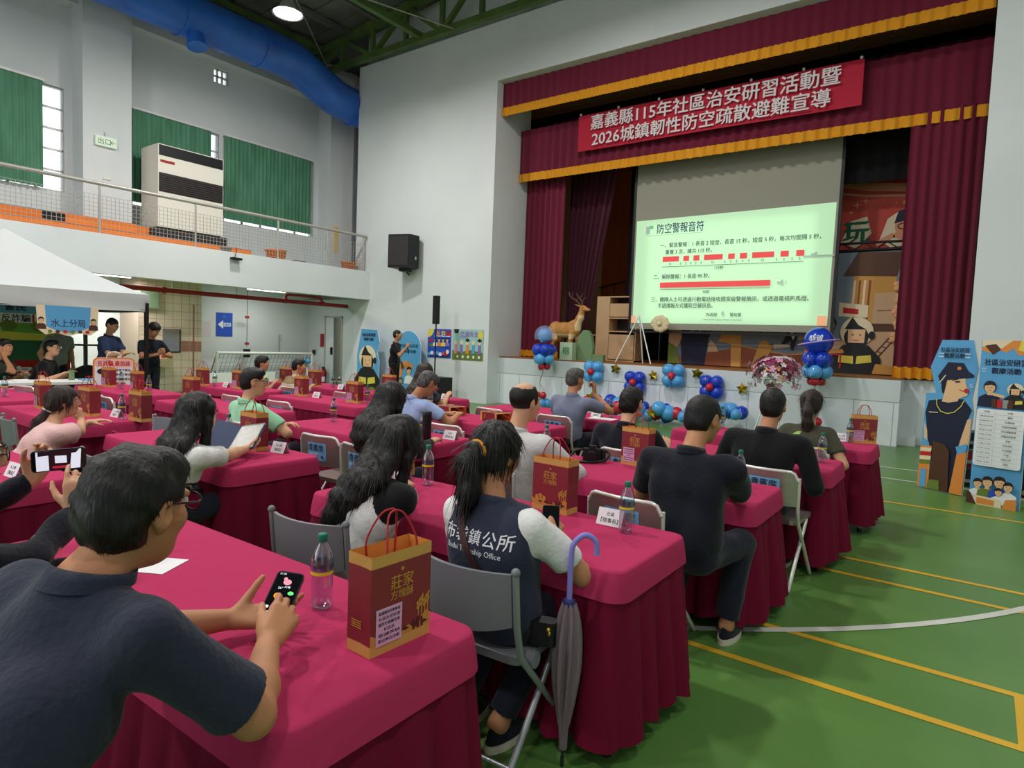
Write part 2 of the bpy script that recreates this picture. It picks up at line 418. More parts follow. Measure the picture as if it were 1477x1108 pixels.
# ------------------------------------------------------------------ stage
M_PANEL = grid_mat('stage_front_panels', (226, 232, 236), (168, 176, 182), .62, 9, .014, 'xz', .35)
b = MB(); b.box((X0, 12.95, .0), (-1.15, 19, .78), M_PANEL); b.box((X0, 12.94, .785), (-1.15, 19, 1.17), M_WALLG)
b.box((-1.15, 13.6, 0), (X1, 19, 1.17), M_WALLG); b.box((X0 - 1.5, 13.95, 0), (X0, 19, 1.17), M_WALLG); b.box((-1.15, 13.35, 0), (-.9, 13.6, .16), M_WALLG)
b.box((X0, 12.96, 1.17), (-1.15, 19, 1.2), M_BOARD); b.box((X0 - 1.5, 13.95, 1.17), (X0, 19, 1.2), M_BOARD); b.box((-1.15, 13.62, 1.17), (1.2, 19, 1.2), M_BOARD)
struct('stage_floor', b)
b = MB(); b.box((-11.6, 13.95, 1.2), (-11.5, 18.8, 8), M_CREAM); b.box((-11.5, 18.0, 1.2), (-9.9, 18.1, 8), M_CREAM); b.box((-9.9, 18.0, 1.2), (-8.8, 18.1, 8), M_WOOD); b.box((-8.8, 17.9, 1.2), (-8.1, 18.1, 8), M_CREAM); b.box((-8.1, 18.0, 1.2), (1.2, 18.1, 8), M_BLACKC); b.box((1.2, 13.95, 1.2), (1.3, 18.8, 8), M_BLACKC)
b.box((-11.5, 17.6, 1.2), (-8.1, 18, 2.4), M_CREAM)
struct('wall_backstage', b)
b = MB(); b.box((-11.6, 13.95, 8), (1.3, 18.8, 8.1), M_BLACKC)
for i in range(9): b.box((-11.5, 13.96 + .09 * i, 7.7), (1.2, 14.02 + .09 * i, 7.74), M_ROUGHW)
struct('ceiling_stage', b)
def pleats(x0, x1, z0, z1, n, amp, gather=0, zg=None, seed=0, slope=0):
    rnd = random.Random(seed); ph = [rnd.uniform(-.5, .5) for _ in range(n + 1)]
    nu = n * 8 + 1
    def fn(u, v):
        k = u * n; i = int(min(k, n - 1)); w_ = math.sin(2 * PI * k + ph[i] * .6) * (.75 + .5 * ph[i])
        x = x0 + (x1 - x0) * u; z = z0 + (z1 - z0) * v
        if gather and v < 1: x += gather * (1 - v) * (u if gather < 0 else 1 - u)
        return (x, amp * w_ * (.55 + .45 * (1 - v)), z)
    return fn, nu
def curtain(name, label, x0, x1, z0, z1, y, n, amp, m, fringe=.0, seed=0, gather=0, cat='curtain'):
    fn, nu = pleats(x0, x1, z0, z1, n, amp, gather, seed=seed)
    b = MB(); b.surf(lambda u, v: (lambda p: (p[0] - x0, p[1], p[2] - z0))(fn(u, v)), nu, 6, m)
    o = b.build(name, loc=(x0, y, z0), label=label, cat=cat)
    if fringe:
        b = MB(); b.surf(lambda u, v: (lambda p: (p[0] - x0, p[1] - .025 + .012 * math.sin(u * n * 4 * PI), -.02 + (v - 0) * fringe + .012 * math.sin(u * n * 2 * PI)))(fn(u, 0)), nu, 3, M_GOLD)
        b.build('gold_fringe', o)
    return o
curtain('stage_valance', 'upper maroon stage valance with gold fringe, hung at the top of the opening', X0 + .02, X1 - .02, 7.1, 7.86, 12.72, 46, .03, M_MAR, .2, 1)
curtain('stage_valance', 'lower maroon stage valance with gold fringe, hung behind the red banner', X0 + .03, X1 - .02, 5.68, 6.95, 13.5, 44, .04, M_MAR, .2, 2)
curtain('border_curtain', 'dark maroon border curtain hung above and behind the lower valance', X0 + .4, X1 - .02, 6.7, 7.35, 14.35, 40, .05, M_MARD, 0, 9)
curtain('stage_curtain', 'long maroon stage curtain at the left side of the stage behind the deer', -9.93, -8.75, 1.24, 5.9, 13.85, 7, .07, M_MAR, .16, 3)
curtain('stage_curtain', 'wide maroon stage curtain at the right side of the stage beside the mural', -1.35, -.26, 1.22, 5.9, 13.5, 7, .09, M_MAR, .2, 4)
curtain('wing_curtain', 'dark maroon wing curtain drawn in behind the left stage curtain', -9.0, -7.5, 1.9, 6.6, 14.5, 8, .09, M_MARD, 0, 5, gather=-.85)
curtain('black_drape', 'narrow black drape hanging just left of the projection screen', -7.62, -7.0, 2.0, 6.6, 15.2, 4, .04, M_BLACKC, 0, 6)
curtain('black_drape', 'black drape closing the stage behind the projection screen', -7.4, -2.2, 1.25, 7.2, 15.6, 30, .05, M_BLACKC, 0, 7)
curtain('black_drape', 'short black border hanging right of the screen above the red backdrop', -2.9, -.3, 4.95, 7.2, 14.3, 10, .03, M_BLACKC, 0, 8)
# window curtains on the left wall
def wall_curtain(label, y0, y1, z0, z1, seed):
    n = int((y1 - y0) / .12); fn, nu = pleats(y0, y1, z0, z1, n, .035, seed=seed)
    b = MB(); b.surf(lambda u, v: (lambda p: (p[1], p[0] - y0, p[2] - z0))(fn(u, v)), nu, 5, M_CURT_G)
    o = b.build('window_curtain', loc=(XL + .1, y0, z0), label=label, cat='curtain')
    MB().box((-.1, -.02, z1 - z0 - .02), (.05, y1 - y0 + .02, z1 - z0 + .03), M_WHITE).build('curtain_rail', o)
wall_curtain('green pleated window curtain at the left edge, left of the pillar', 2.3, 5.4, 4.6, 6.92, 1)
wall_curtain('green pleated window curtain behind the tall air conditioner', 7.25, 9.22, 4.66, 6.9, 2)
wall_curtain('green pleated window curtain right of the tall air conditioner', 9.6, 12.4, 4.66, 6.9, 3)

# ------------------------------------------------------------------ balcony fittings
t = thing('balcony_railing', 'steel pipe railing with wire mesh along the balcony edge', 'railing', (-14.55, 2.0, 3.43))
MB().tube([(0, -4, 1.0), (0, 10.45, 1.0)], .038, M_STEEL, 10).build('top_rail', t)
for y in (-2, 1.0, 3.55, 5.5, 7.6, 9.1, 10.35): MB().tube([(0, y, 0), (0, y, 1.0)], .022, M_STEEL, 8).build('post', t)
b = MB()
for i in range(10): z = .05 + .08 * i; b.box((-.0035, -4, z - .0035), (.0035, 10.35, z + .0035), M_STEEL)
for i in range(150): y = -1.6 + .08 * i; b.box((-.0035, y - .0035, .05), (.0035, y + .0035, .77), M_STEEL)
b.build('wire_mesh', t)
b = MB(); b.box((-17.1, -3, 3.43), (-15.75, 9.6, 3.72), M_GREYCON); b.box((-17.1, -3, 3.72), (-16.2, 8.6, 3.98), M_GREYCON)
b.box((-15.749, -3, 3.56), (-15.735, 9.6, 3.7), M_ORANGE); b.box((-16.199, -3, 3.76), (-16.19, 8.6, 3.95), M_ORANGE)
b.box((-16.2, 5.2, 3.72), (-15.74, 6.75, 3.92), M_ORANGE)
struct('spectator_steps', b)
MB().box((0, 0, 0), (.05, .4, .16), M_BLACK).build('vent_grille', loc=(-15.78, 4.95, 3.74), label='small black vent grille on the orange balcony steps', cat='grille')
t = thing('air_conditioner', 'tall cream air conditioner cabinet with dark grilles standing on the balcony', 'air conditioner', (-16.75, 7.3, 3.98))
M_CRM = mat('cream_casing', (226, 222, 208), .45); M_BRN = mat('brown_grille', (54, 46, 44), .5)
MB().box((0, 0, 0), (.85, 1.6, 1.92), M_CRM).build('cabinet', t)
MB().box((.851, .02, 1.66), (.86, 1.58, 1.9), M_BLACK).build('outlet_grille', t)
b = MB().box((.851, .02, .82), (.862, 1.58, 1.26), M_BRN)
for i in range(8): b.box((.86, .02, .84 + .05 * i), (.87, 1.58, .855 + .05 * i), M_BLACK)
b.build('intake_grille', t)
MB().box((.851, .05, 1.5), (.856, .38, 1.56), M_RED).build('badge', t)
MB().box((.1, -.06, -.26), (.8, 1.75, -.02), M_DARK).build('stand', t)
def pot(label, x, y, r, h, m=M_ORANGE):
    b = MB(); b.lathe([(0, 0), (r * .8, 0), (r, h), (r * 1.06, h), (r * 1.06, h - .03), (r * .9, h - .02), (r * .7, .03), (0, .03)], m, 24)
    b.build('plastic_tub', loc=(x, y, 3.43), label=label, cat='tub')
pot('orange plastic tub behind the balcony railing below the green curtain', -15.4, 10.1, .27, .34)
pot('orange plastic tub at the stage end of the balcony', -15.0, 12.2, .22, .26)
pot('grey bucket standing beside the tall air conditioner', -15.4, 8.7, .13, .22, M_GREYCON)
MB().rbox((-.1, -.16, 0), (.1, .16, .14), .03, M_GREYCON).build('grey_case', loc=(-15.3, 10.75, 3.43), label='small grey case beside the orange tub on the balcony', cat='case')
t = thing('exit_sign', 'green and white exit sign hung on the white pillar', 'sign', (-16.58, 6.45, 5.68))
M_EXG = mat('exit_green', (40, 120, 70), .5, emit=.15); M_EXW = mat('exit_white', (210, 225, 205), .5, emit=.2)
b = MB(); b.box((0, -.22, 0), (.05, .22, .22), M_EXW)
F = frame((.052, 0, .11), (0, 1, 0), (0, 0, 1)); b.text('出口', .15, -.04, 0, 0, M_EXG, F); b.text('←', .15, .14, 0, 0, M_EXG, F); b.build('sign_box', t)
MB().box((0, -.01, .22), (.02, .01, .34), M_STEEL).build('hanger', t)
MB().box((0, 0, 0), (.02, .16, .05), M_CRM).build('wall_plate', loc=(-16.6, 6.4, 4.95), label='small pale wall plate on the white pillar under the exit sign', cat='plate')
MB().box((0, 0, 0), (.02, .16, .8), mat('yellow_notice', (226, 196, 120), .6)).build('wall_notice', loc=(-16.6, 12.9, 4.15), label='tall yellow notice on the corner pillar above the balcony', cat='notice')
t = thing('hydrant_cabinet', 'red fire hydrant cabinet at the stage end of the balcony', 'hydrant', (-16.1, 13.85, 3.43))
MB().box((0, 0, 0), (.75, .34, 1.25), M_RED).build('cabinet', t)
b = MB(); F = frame((.37, -.003, .6), (1, 0, 0), (0, 0, 1)); b.text('消防栓', .14, 0, 0, .001, M_WHITE, F); b.flat(ellipse(0, .42, .04), .001, mat('red_lamp', (230, 60, 50), .4, emit=.5), F); b.build('door', t)
t = thing('flood_light', 'small black flood light fixed to the balcony front', 'light', (-14.38, 8.35, 3.3))
MB().box((0, -.12, -.05), (.12, .12, .0), M_BLACK).build('housing', t); MB().tube([(0, 0, 0), (.05, 0, .1), (.06, 0, .25)], .008, M_DARK, 6).build('cable', t)

# big blue duct
t = thing('air_duct', 'big blue round ventilation duct bending along the roof edge to the stage wall', 'duct', (-15.5, 6, 8.88))
P = [Vector((0, -9, .0)), Vector((0, 3.6, 0))] + arc3([(0, 3.9, 0), (0, 4.7, -.06), (0, 5.5, -.36), (0, 6.1, -.54), (0, 6.9, -.6)], 5) + [Vector((0, 9, -.62))]
b = MB(); b.tube(P, .5, M_BLUE, 28); b.build('duct_pipe', t)
b = MB()
for p in (P[1] - Vector((0, 2.0, 0)), P[1] - Vector((0, .0, 0)), Vector((0, -3, 0)), Vector((0, 6.6, -.6))):
    b2 = MB(); b2.tube([p - Vector((0, .04, 0)), p + Vector((0, .04, 0))], .525, M_BLUE, 28); b2.build('flange', t)
b = MB(); b.tube([(.1, 1.9, -.38), (.2, 1.9, -.72)], [.2, .2], M_BLUE, 20, caps=False); b.tube([(.19, 1.9, -.68), (.2, 1.9, -.72)], .23, M_BLUE, 20); b.build('branch_outlet', t)
b = MB()
for i in range(20):
    a0 = R(35); 
b.surf(lambda u, v: (.503 * math.cos(R(50 + 90 * u)), -9 + 12.6 * v, .503 * math.sin(R(50 + 90 * u))), 12, 3, M_DUST); b.build('dust_layer', t)

# high bay lamps
M_BULB = mat('lamp_glow', (255, 250, 240), .4, emit=14); M_SHADE = mat('lamp_reflector', (220, 220, 220), .25, metal=.8)
def high_bay(x, y, z, label, power):
    t = thing('high_bay_lamp', label, 'lamp', (x, y, z), 0, None if y == 8.0 else 'high bay lamps above the picture')
    MB().lathe([(.07, .34), (.1, .3), (.12, .2), (.2, .08), (.3, 0), (.31, 0), (.21, .09), (.13, .21)], M_SHADE, 24).build('reflector', t)
    MB().lathe([(0, -.02), (.1, -.01), (.27, .01), (.2, .07), (.0, .1)], M_BULB, 24).build('bulb', t)
    MB().tube([(0, 0, .34), (0, 0, .5)], .06, M_DARK, 10).build('ballast', t)
    MB().tube([(0, 0, .5), (0, 0, roofz(x) - z - .02)], .012, M_DARK, 6).build('suspension_rod', t)
    l = area_light('lamp_light', (x, y, z - .04), .55, power)
    return t
high_bay(-11.9, 8.0, 8.05, 'lit high bay lamp hanging under the roof beside the blue duct', LAMP_W)
for x, y in ((-5.5, 8.2), (1.5, 8.2), (-11.9, 1.5), (-5.5, 1.5), (1.5, 1.5), (-5.5, -4.5), (1.5, -4.5)): high_bay(x, y, 8.6, 'lit high bay lamp over the audience, one of those above the picture', LAMP_W * (.4 if x > 0 else 1))

# pipes and fittings under the balcony
t = thing('fire_pipe', 'red fire sprinkler pipe running under the balcony edge', 'pipe', (-15.4, 4, 2.46))
MB().tube([(0, -2, .02), (0, 8.5, -.02)], .055, M_RED, 12).build('main_pipe', t)
MB().tube(arc3([(0, 6.4, 0), (0, 6.45, .14), (0, 6.6, .17), (0, 7.4, .17), (0, 7.55, .14), (0, 7.6, 0)], 4), .035, M_RED, 10).build('bypass_loop', t)
for y in (6.4, 7.6, 3.2): MB().tube([(0, y - .05, 0), (0, y + .05, 0)], .075, M_RED, 12).build('coupling', t)
for y in (.6, 3.4, 5.0): MB().tube([(0, y, .05), (0, y, .4)], .012, M_STEEL, 6).build('hanger_rod', t)
M_TUBE = mat('fluorescent_glow', (250, 252, 255), .4, emit=5)
for y, lb in ((6.15, 'lit fluorescent tube light under the balcony beside the tent corner'), (10.2, 'lit fluorescent light under the balcony above the goal')):
    t = thing('tube_light', lb, 'light', (-15.95, y, 2.72))
    MB().box((-.1, -.6, .04), (.1, .6, .13), M_WHITE).build('housing', t); MB().tube([(0, -.57, .01), (0, .57, .01)], .03, M_TUBE, 10).build('tube', t)
    area_light('tube_glow', (-15.95, y, 2.68), .2, 75 if y < 8 else 24, sy=1.1)
area_light('stage_light', (-5, 16.5, 7.6), 1.2, 60, sy=4)
# ------------------------------------------------------------------ smooth solids for people, animals and hair
def V3(*a): return np.array(a, dtype=np.float64)
def rotm(yaw=0, pitch=0, roll=0):
    """yaw: turn left +, pitch: nod down +, roll: lean right + ; degrees"""
    return np.array((Matrix.Rotation(R(yaw), 3, 'Z') @ Matrix.Rotation(R(-pitch), 3, 'X') @ Matrix.Rotation(R(roll), 3, 'Y')))
class Fld:
    def __init__(s, lo, hi, h):
        s.lo = np.array(lo, float); s.h = h; s.n = [int(math.ceil((hi[i] - lo[i]) / h)) + 1 for i in range(3)]
        s.ax = [s.lo[i] + h * np.arange(s.n[i]) for i in range(3)]
        s.D = np.full(s.n, .05 + 3 * h, np.float32)
    def sub(s, lo, hi):
        sl = []
        for i in range(3):
            a = max(0, int((lo[i] - s.lo[i]) / s.h)); b = min(s.n[i], int((hi[i] - s.lo[i]) / s.h) + 2)
            if b <= a: return None
            sl.append(slice(a, b))
        g = np.meshgrid(*[s.ax[i][sl[i]] for i in range(3)], indexing='ij', sparse=True)
        return tuple(sl), g
    def put(s, lo, hi, fn, k, op='u'):
        m = k + 3 * s.h; q = s.sub(np.array(lo) - m, np.array(hi) + m)
        if q is None: return s
        sl, g = q; d = fn(*g).astype(np.float32); o = s.D[sl]
        if op == 'u':
            hh = np.maximum(k - np.abs(o - d), 0) / k if k > 0 else 0
            s.D[sl] = np.minimum(o, d) - (hh * hh * k * .25 if k > 0 else 0)
        elif op == 's':
            d = -d; hh = np.maximum(k - np.abs(o - d), 0) / k if k > 0 else 0
            s.D[sl] = np.maximum(o, d) + (hh * hh * k * .25 if k > 0 else 0)
        return s
    def cone(s, a, b, ra, rb, k=.03, op='u', cut0=False, cut1=False, flat=None):
        a = np.array(a, float); b = np.array(b, float); ab = b - a; L = float(ab @ ab) + 1e-12; u = ab / math.sqrt(L); rm = max(ra, rb)
        def fn(x, y, z):
            px, py, pz = x - a[0], y - a[1], z - a[2]
            t0 = (px * ab[0] + py * ab[1] + pz * ab[2]) / L; t = np.clip(t0, 0, 1)
            d = np.sqrt((px - t * ab[0]) ** 2 + (py - t * ab[1]) ** 2 + (pz - t * ab[2]) ** 2) - (ra + (rb - ra) * t)
            if cut0: d = np.maximum(d, -t0 * math.sqrt(L))
            if cut1: d = np.maximum(d, (t0 - 1) * math.sqrt(L))
            return d
        return s.put(np.minimum(a, b) - rm, np.maximum(a, b) + rm, fn, k, op)
    def ell(s, c, r, Rm=None, k=.03, op='u'):
        c = np.array(c, float); r = np.array(r, float); rm = max(r)
        def fn(x, y, z):
            px, py, pz = x - c[0], y - c[1], z - c[2]
            if Rm is not None: px, py, pz = [Rm[0, i] * px + Rm[1, i] * py + Rm[2, i] * pz for i in range(3)]
            k0 = np.sqrt((px / r[0]) ** 2 + (py / r[1]) ** 2 + (pz / r[2]) ** 2); k1 = np.sqrt((px / r[0] ** 2) ** 2 + (py / r[1] ** 2) ** 2 + (pz / r[2] ** 2) ** 2)
            return k0 * (k0 - 1) / np.maximum(k1, 1e-6)
        e = rm if Rm is not None else r
        return s.put(c - e, c + e, fn, k, op)
    def chain(s, P, rs, k=.03, op='u'):
        for i in range(len(P) - 1): s.cone(P[i], P[i + 1], rs[i], rs[i + 1], k, op)
        return s
    def ripple(s, amp, freq, seed=0, dirs=6):
        rnd = np.random.RandomState(seed); x, y, z = np.meshgrid(*s.ax, indexing='ij', sparse=True); acc = np.zeros(s.n, np.float32)
        for i in range(dirs):
            d = rnd.normal(size=3); d /= np.linalg.norm(d); f = freq * rnd.uniform(.6, 1.6); p = rnd.uniform(0, 6.28); q = rnd.normal(size=3) * freq * .5
            acc += np.sin(f * (d[0] * x + d[1] * y + d[2] * z) + p + 1.3 * np.sin(q[0] * x + q[1] * y + q[2] * z)) / dirs
        s.D += np.float32(amp) * acc * 2; return s
    def geo(s, smooth=1):
        D = s.D; D[0] = D[-1] = 1; D[:, 0] = D[:, -1] = 1; D[:, :, 0] = D[:, :, -1] = 1
        I = D < 0; nx, ny, nz = s.n
        c = sum(I[i:nx - 1 + i, j:ny - 1 + j, k:nz - 1 + k].astype(np.int8) for i in (0, 1) for j in (0, 1) for k in (0, 1))
        ce = np.argwhere((c > 0) & (c < 8)); idx = np.full((nx - 1, ny - 1, nz - 1), -1, np.int64); idx[ce[:, 0], ce[:, 1], ce[:, 2]] = np.arange(len(ce))
        acc = np.zeros((len(ce), 3)); cnt = np.zeros(len(ce))
        for axi in range(3):
            e = [0, 0, 0]; e[axi] = 1; o = [i for i in range(3) if i != axi]
            for p in (0, 1):
                for q in (0, 1):
                    a = [0, 0, 0]; a[o[0]] = p; a[o[1]] = q
                    A = ce + a; B = A + e
                    da = D[A[:, 0], A[:, 1], A[:, 2]]; db = D[B[:, 0], B[:, 1], B[:, 2]]; m = (da < 0) != (db < 0)
                    t = np.where(m, da / np.where(m, da - db, 1), 0)
                    pos = np.array(a, float)[None, :] + t[:, None] * np.array(e)[None, :]
                    acc[m] += pos[m]; cnt[m] += 1
        V = s.lo + s.h * (ce + acc / np.maximum(cnt, 1)[:, None]); Fs = []
        for axi in range(3):
            o = [(axi + 1) % 3, (axi + 2) % 3]
            a = [slice(None)] * 3; b = [slice(None)] * 3; a[axi] = slice(0, -1); b[axi] = slice(1, None)
            I0 = I[tuple(a)]; I1 = I[tuple(b)]; E = np.argwhere(I0 != I1)
            E = E[(E[:, o[0]] > 0) & (E[:, o[1]] > 0) & (E[:, o[0]] < s.n[o[0]] - 1) & (E[:, o[1]] < s.n[o[1]] - 1)]
            inside = I0[E[:, 0], E[:, 1], E[:, 2]]
            def cell(d0, d1): C = E.copy(); C[:, o[0]] -= d0; C[:, o[1]] -= d1; return idx[C[:, 0], C[:, 1], C[:, 2]]
            q = np.stack([cell(1, 1), cell(0, 1), cell(0, 0), cell(1, 0)], 1); q[~inside] = q[~inside][:, ::-1]; Fs.append(q)
        F = np.concatenate(Fs) if Fs else np.zeros((0, 4), int)
        for _ in range(smooth):
            S = np.zeros_like(V); n = np.zeros(len(V))
            for i in range(4):
                a, b = F[:, i], F[:, (i + 1) % 4]; np.add.at(S, a, V[b]); np.add.at(n, a, 1); np.add.at(S, b, V[a]); np.add.at(n, b, 1)
            V = V * .45 + .55 * S / np.maximum(n, 1)[:, None]
        return V, F
def solid(name, V, F, m, parent=None, mfn=None, mats=None, **k):
    me = bpy.data.meshes.new(name); me.vertices.add(len(V)); me.vertices.foreach_set('co', np.asarray(V, np.float32).ravel())
    me.loops.add(len(F) * 4); me.polygons.add(len(F)); me.polygons.foreach_set('loop_start', np.arange(0, len(F) * 4, 4)); me.loops.foreach_set('vertex_index', np.asarray(F, np.int32).ravel())
    for q in (mats or [m]): me.materials.append(q)
    if mfn is not None and len(F): me.polygons.foreach_set('material_index', mfn(V[F].mean(1)).astype(np.int32))
    me.polygons.foreach_set('use_smooth', np.ones(len(F), bool)); me.update(calc_edges=True)
    return obj(name, me, parent, **k)

M_SKIN = mat('skin', (208, 158, 124), .5, sss=.12, spec=.35, bump=(180, .04))
M_SKIN2 = mat('tanned_skin', (186, 130, 94), .5, sss=.12, spec=.35, bump=(180, .04))
M_HAIR = mat('black_hair', (22, 19, 19), .45, spec=.4, var=(60, (16, 14, 14), (1, 1, .15)), bump=(120, .35, (1, 1, .12)))
M_HAIRB = mat('brown_hair', (50, 36, 31), .45, spec=.4, var=(60, (38, 27, 24), (1, 1, .15)), bump=(120, .35, (1, 1, .12)))
M_HAIRG = mat('greying_hair', (96, 94, 92), .5, var=(70, (44, 43, 43), (1, 1, .3)), bump=(150, .35, (1, 1, .3)))
M_EYE = mat('eye_white', (226, 222, 216), .25); M_IRIS = mat('iris', (30, 20, 16), .2)
M_LIP = mat('lips', (170, 92, 84), .5, sss=.1)
M_BROW = mat('eyebrow', (34, 28, 26), .8)
def cloth(name, rgb, var=None, rough=.85, b=.25, sc=55):
    return mat(name, rgb, rough, bump=(sc, b), var=var, sheen=.12, spec=.2)
M_NAVY = cloth('navy_cotton', (40, 44, 60)); M_NAVYD = cloth('dark_navy_cotton', (22, 24, 34)); M_BLK = cloth('black_cotton', (20, 20, 23)); M_WHT = cloth('white_cotton', (226, 226, 222)); M_GRYW = cloth('pale_grey_shirt', (204, 203, 202))
M_SLATE = cloth('slate_blue_shirt', (118, 124, 146)); M_SKY = cloth('light_blue_shirt', (158, 180, 220)); M_MINT = cloth('mint_shirt', (150, 208, 168)); M_PINK = cloth('pink_blouse', (226, 186, 182)); M_OLIVE = cloth('olive_vest', (72, 70, 56)); M_GREY = cloth('grey_shirt', (138, 142, 146))
M_LIME = cloth('pale_green_tee', (176, 206, 160)); M_KHAKI = cloth('khaki_cloth', (140, 118, 84)); M_BEIGE = cloth('beige_cloth', (196, 184, 158)); M_BLUS = cloth('denim_blue_shirt', (52, 66, 104)); M_DENIM = cloth('dark_trousers', (30, 33, 46)); M_GREENB = cloth('dark_green_shirt', (34, 44, 38))
M_SOLE = mat('shoe_sole', (214, 204, 186), .7); M_SHOE = cloth('shoe_fabric', (26, 28, 40)); M_FRAME = mat('glasses_frame', (28, 20, 22), .35); M_LENS = mat('glasses_lens', (240, 240, 245), .05, trans=1, ior=1.1)

def ik(S, W, a, b, pole):
    S = np.array(S, float); W = np.array(W, float); d = W - S; L = np.linalg.norm(d)
    if L > (a + b) * .995: W = S + d / L * (a + b) * .995; d = W - S; L = np.linalg.norm(d)
    u = d / L; x = (a * a - b * b + L * L) / (2 * L); h = math.sqrt(max(a * a - x * x, 0)); p = np.array(pole, float); p = p - u * (p @ u); p /= np.linalg.norm(p) + 1e-9
    return S + u * x + p * h, W
def hand(F, W, d, nrm, side, curl=25, spread=6, s=1.0, thumb=(35, 20), k=.007, base=0):
    """palm, four fingers of unequal length and a thumb leaving the side of the palm. side=+1: thumb toward d x nrm"""
    d = np.array(d, float); d /= np.linalg.norm(d); n = np.array(nrm, float); n = n - d * (n @ d); n /= np.linalg.norm(n); x = np.cross(d, n) * side
    kn = []
    for i, (lx, ly) in enumerate(((.03, .088), (.01, .094), (-.011, .09), (-.03, .08))):
        p = W + s * (x * lx + d * ly + n * .004); kn.append(p)
        F.cone(W + s * (x * lx * .55 + d * .012), p, .0165 * s, .0125 * s, .012)
    ln = ((.042, .026, .021), (.047, .030, .023), (.044, .028, .022), (.034, .021, .019))
    cu = curl if isinstance(curl, (list, tuple)) else [curl * (.85 + .12 * i) for i in range(4)]
    for i in range(4):
        p = kn[i]; a = R(base + cu[i] * .6); sp = R(spread * (1.2 - .8 * i)); r = (.0098, .0102, .0097, .0086)[i] * s
        for j, l in enumerate(ln[i]):
            dd = (d * math.cos(sp) + x * math.sin(sp)) * math.cos(a) - n * math.sin(a); q = p + dd * l * s
            F.cone(p, q, r, r * .9, .004); p = q; r *= .9; a += R(cu[i] * (1.0 if j == 0 else .7))
    p = W + s * (x * .026 + d * .022 - n * .006); a, c2 = R(thumb[0]), R(thumb[1])
    dd = d * math.cos(a) + x * math.sin(a) - n * .25; dd /= np.linalg.norm(dd); q = p + dd * .042 * s; F.cone(p, q, .0165 * s, .0125 * s, .012)
    dd2 = d * math.cos(a - c2) + x * math.sin(a - c2) - n * .42; dd2 /= np.linalg.norm(dd2); q2 = q + dd2 * .032 * s; F.cone(q, q2, .0118 * s, .0105 * s, .005)
    dd3 = d * math.cos(a - 1.8 * c2) + x * math.sin(a - 1.8 * c2) - n * .45; dd3 /= np.linalg.norm(dd3); F.cone(q2, q2 + dd3 * .024 * s, .0105 * s, .0085 * s, .004)

def strands(Vh, Nh, n, length, width, flow, m, seed, parent, lift=.35, name='hair_strands', taper=True, jit=.16):
    """tufts of tapered locks lying on the hair"""
    rnd = random.Random(seed); b = MB()
    for _ in range(n):
        i = rnd.randrange(len(Vh)); p = Vector(Vh[i]); nn = Vector(Nh[i]); f = Vector(flow(p, nn)); f = f - nn * f.dot(nn)
        if f.length < 1e-4: continue
        f = (f.normalized() + Vector((rnd.gauss(0, jit), rnd.gauss(0, jit), rnd.gauss(0, jit * .7)))).normalized(); f = (f - nn * f.dot(nn) + nn * lift * rnd.uniform(.1, 1)).normalized()
        l = length * rnd.uniform(.6, 1.25); wv = f.cross(nn).normalized() * width * rnd.uniform(.6, 1.3); q0 = p - nn * .002; Vv = []
        for j in range(4):
            t = j / 3; c = q0 + f * l * t - nn * (lift * l * .75 * t * t) + Vector((0, 0, -1)) * l * .12 * t * t
            ww = wv * (1 - .85 * t); Vv += [c - ww, c + ww, c + nn * width * .5 * (1 - t)]
        Fc = []
        for j in range(3): a = j * 3; Fc += [(a, a + 2, a + 5, a + 3), (a + 2, a + 1, a + 4, a + 5)]
        b.add(Vv, Fc, m, True)
    return b.build(name, parent)
def normals(V, F):
    n = np.cross(V[F[:, 2]] - V[F[:, 0]], V[F[:, 3]] - V[F[:, 1]]); N = np.zeros_like(V)
    for i in range(4): np.add.at(N, F[:, i], n)
    return N / (np.linalg.norm(N, axis=1)[:, None] + 1e-12)

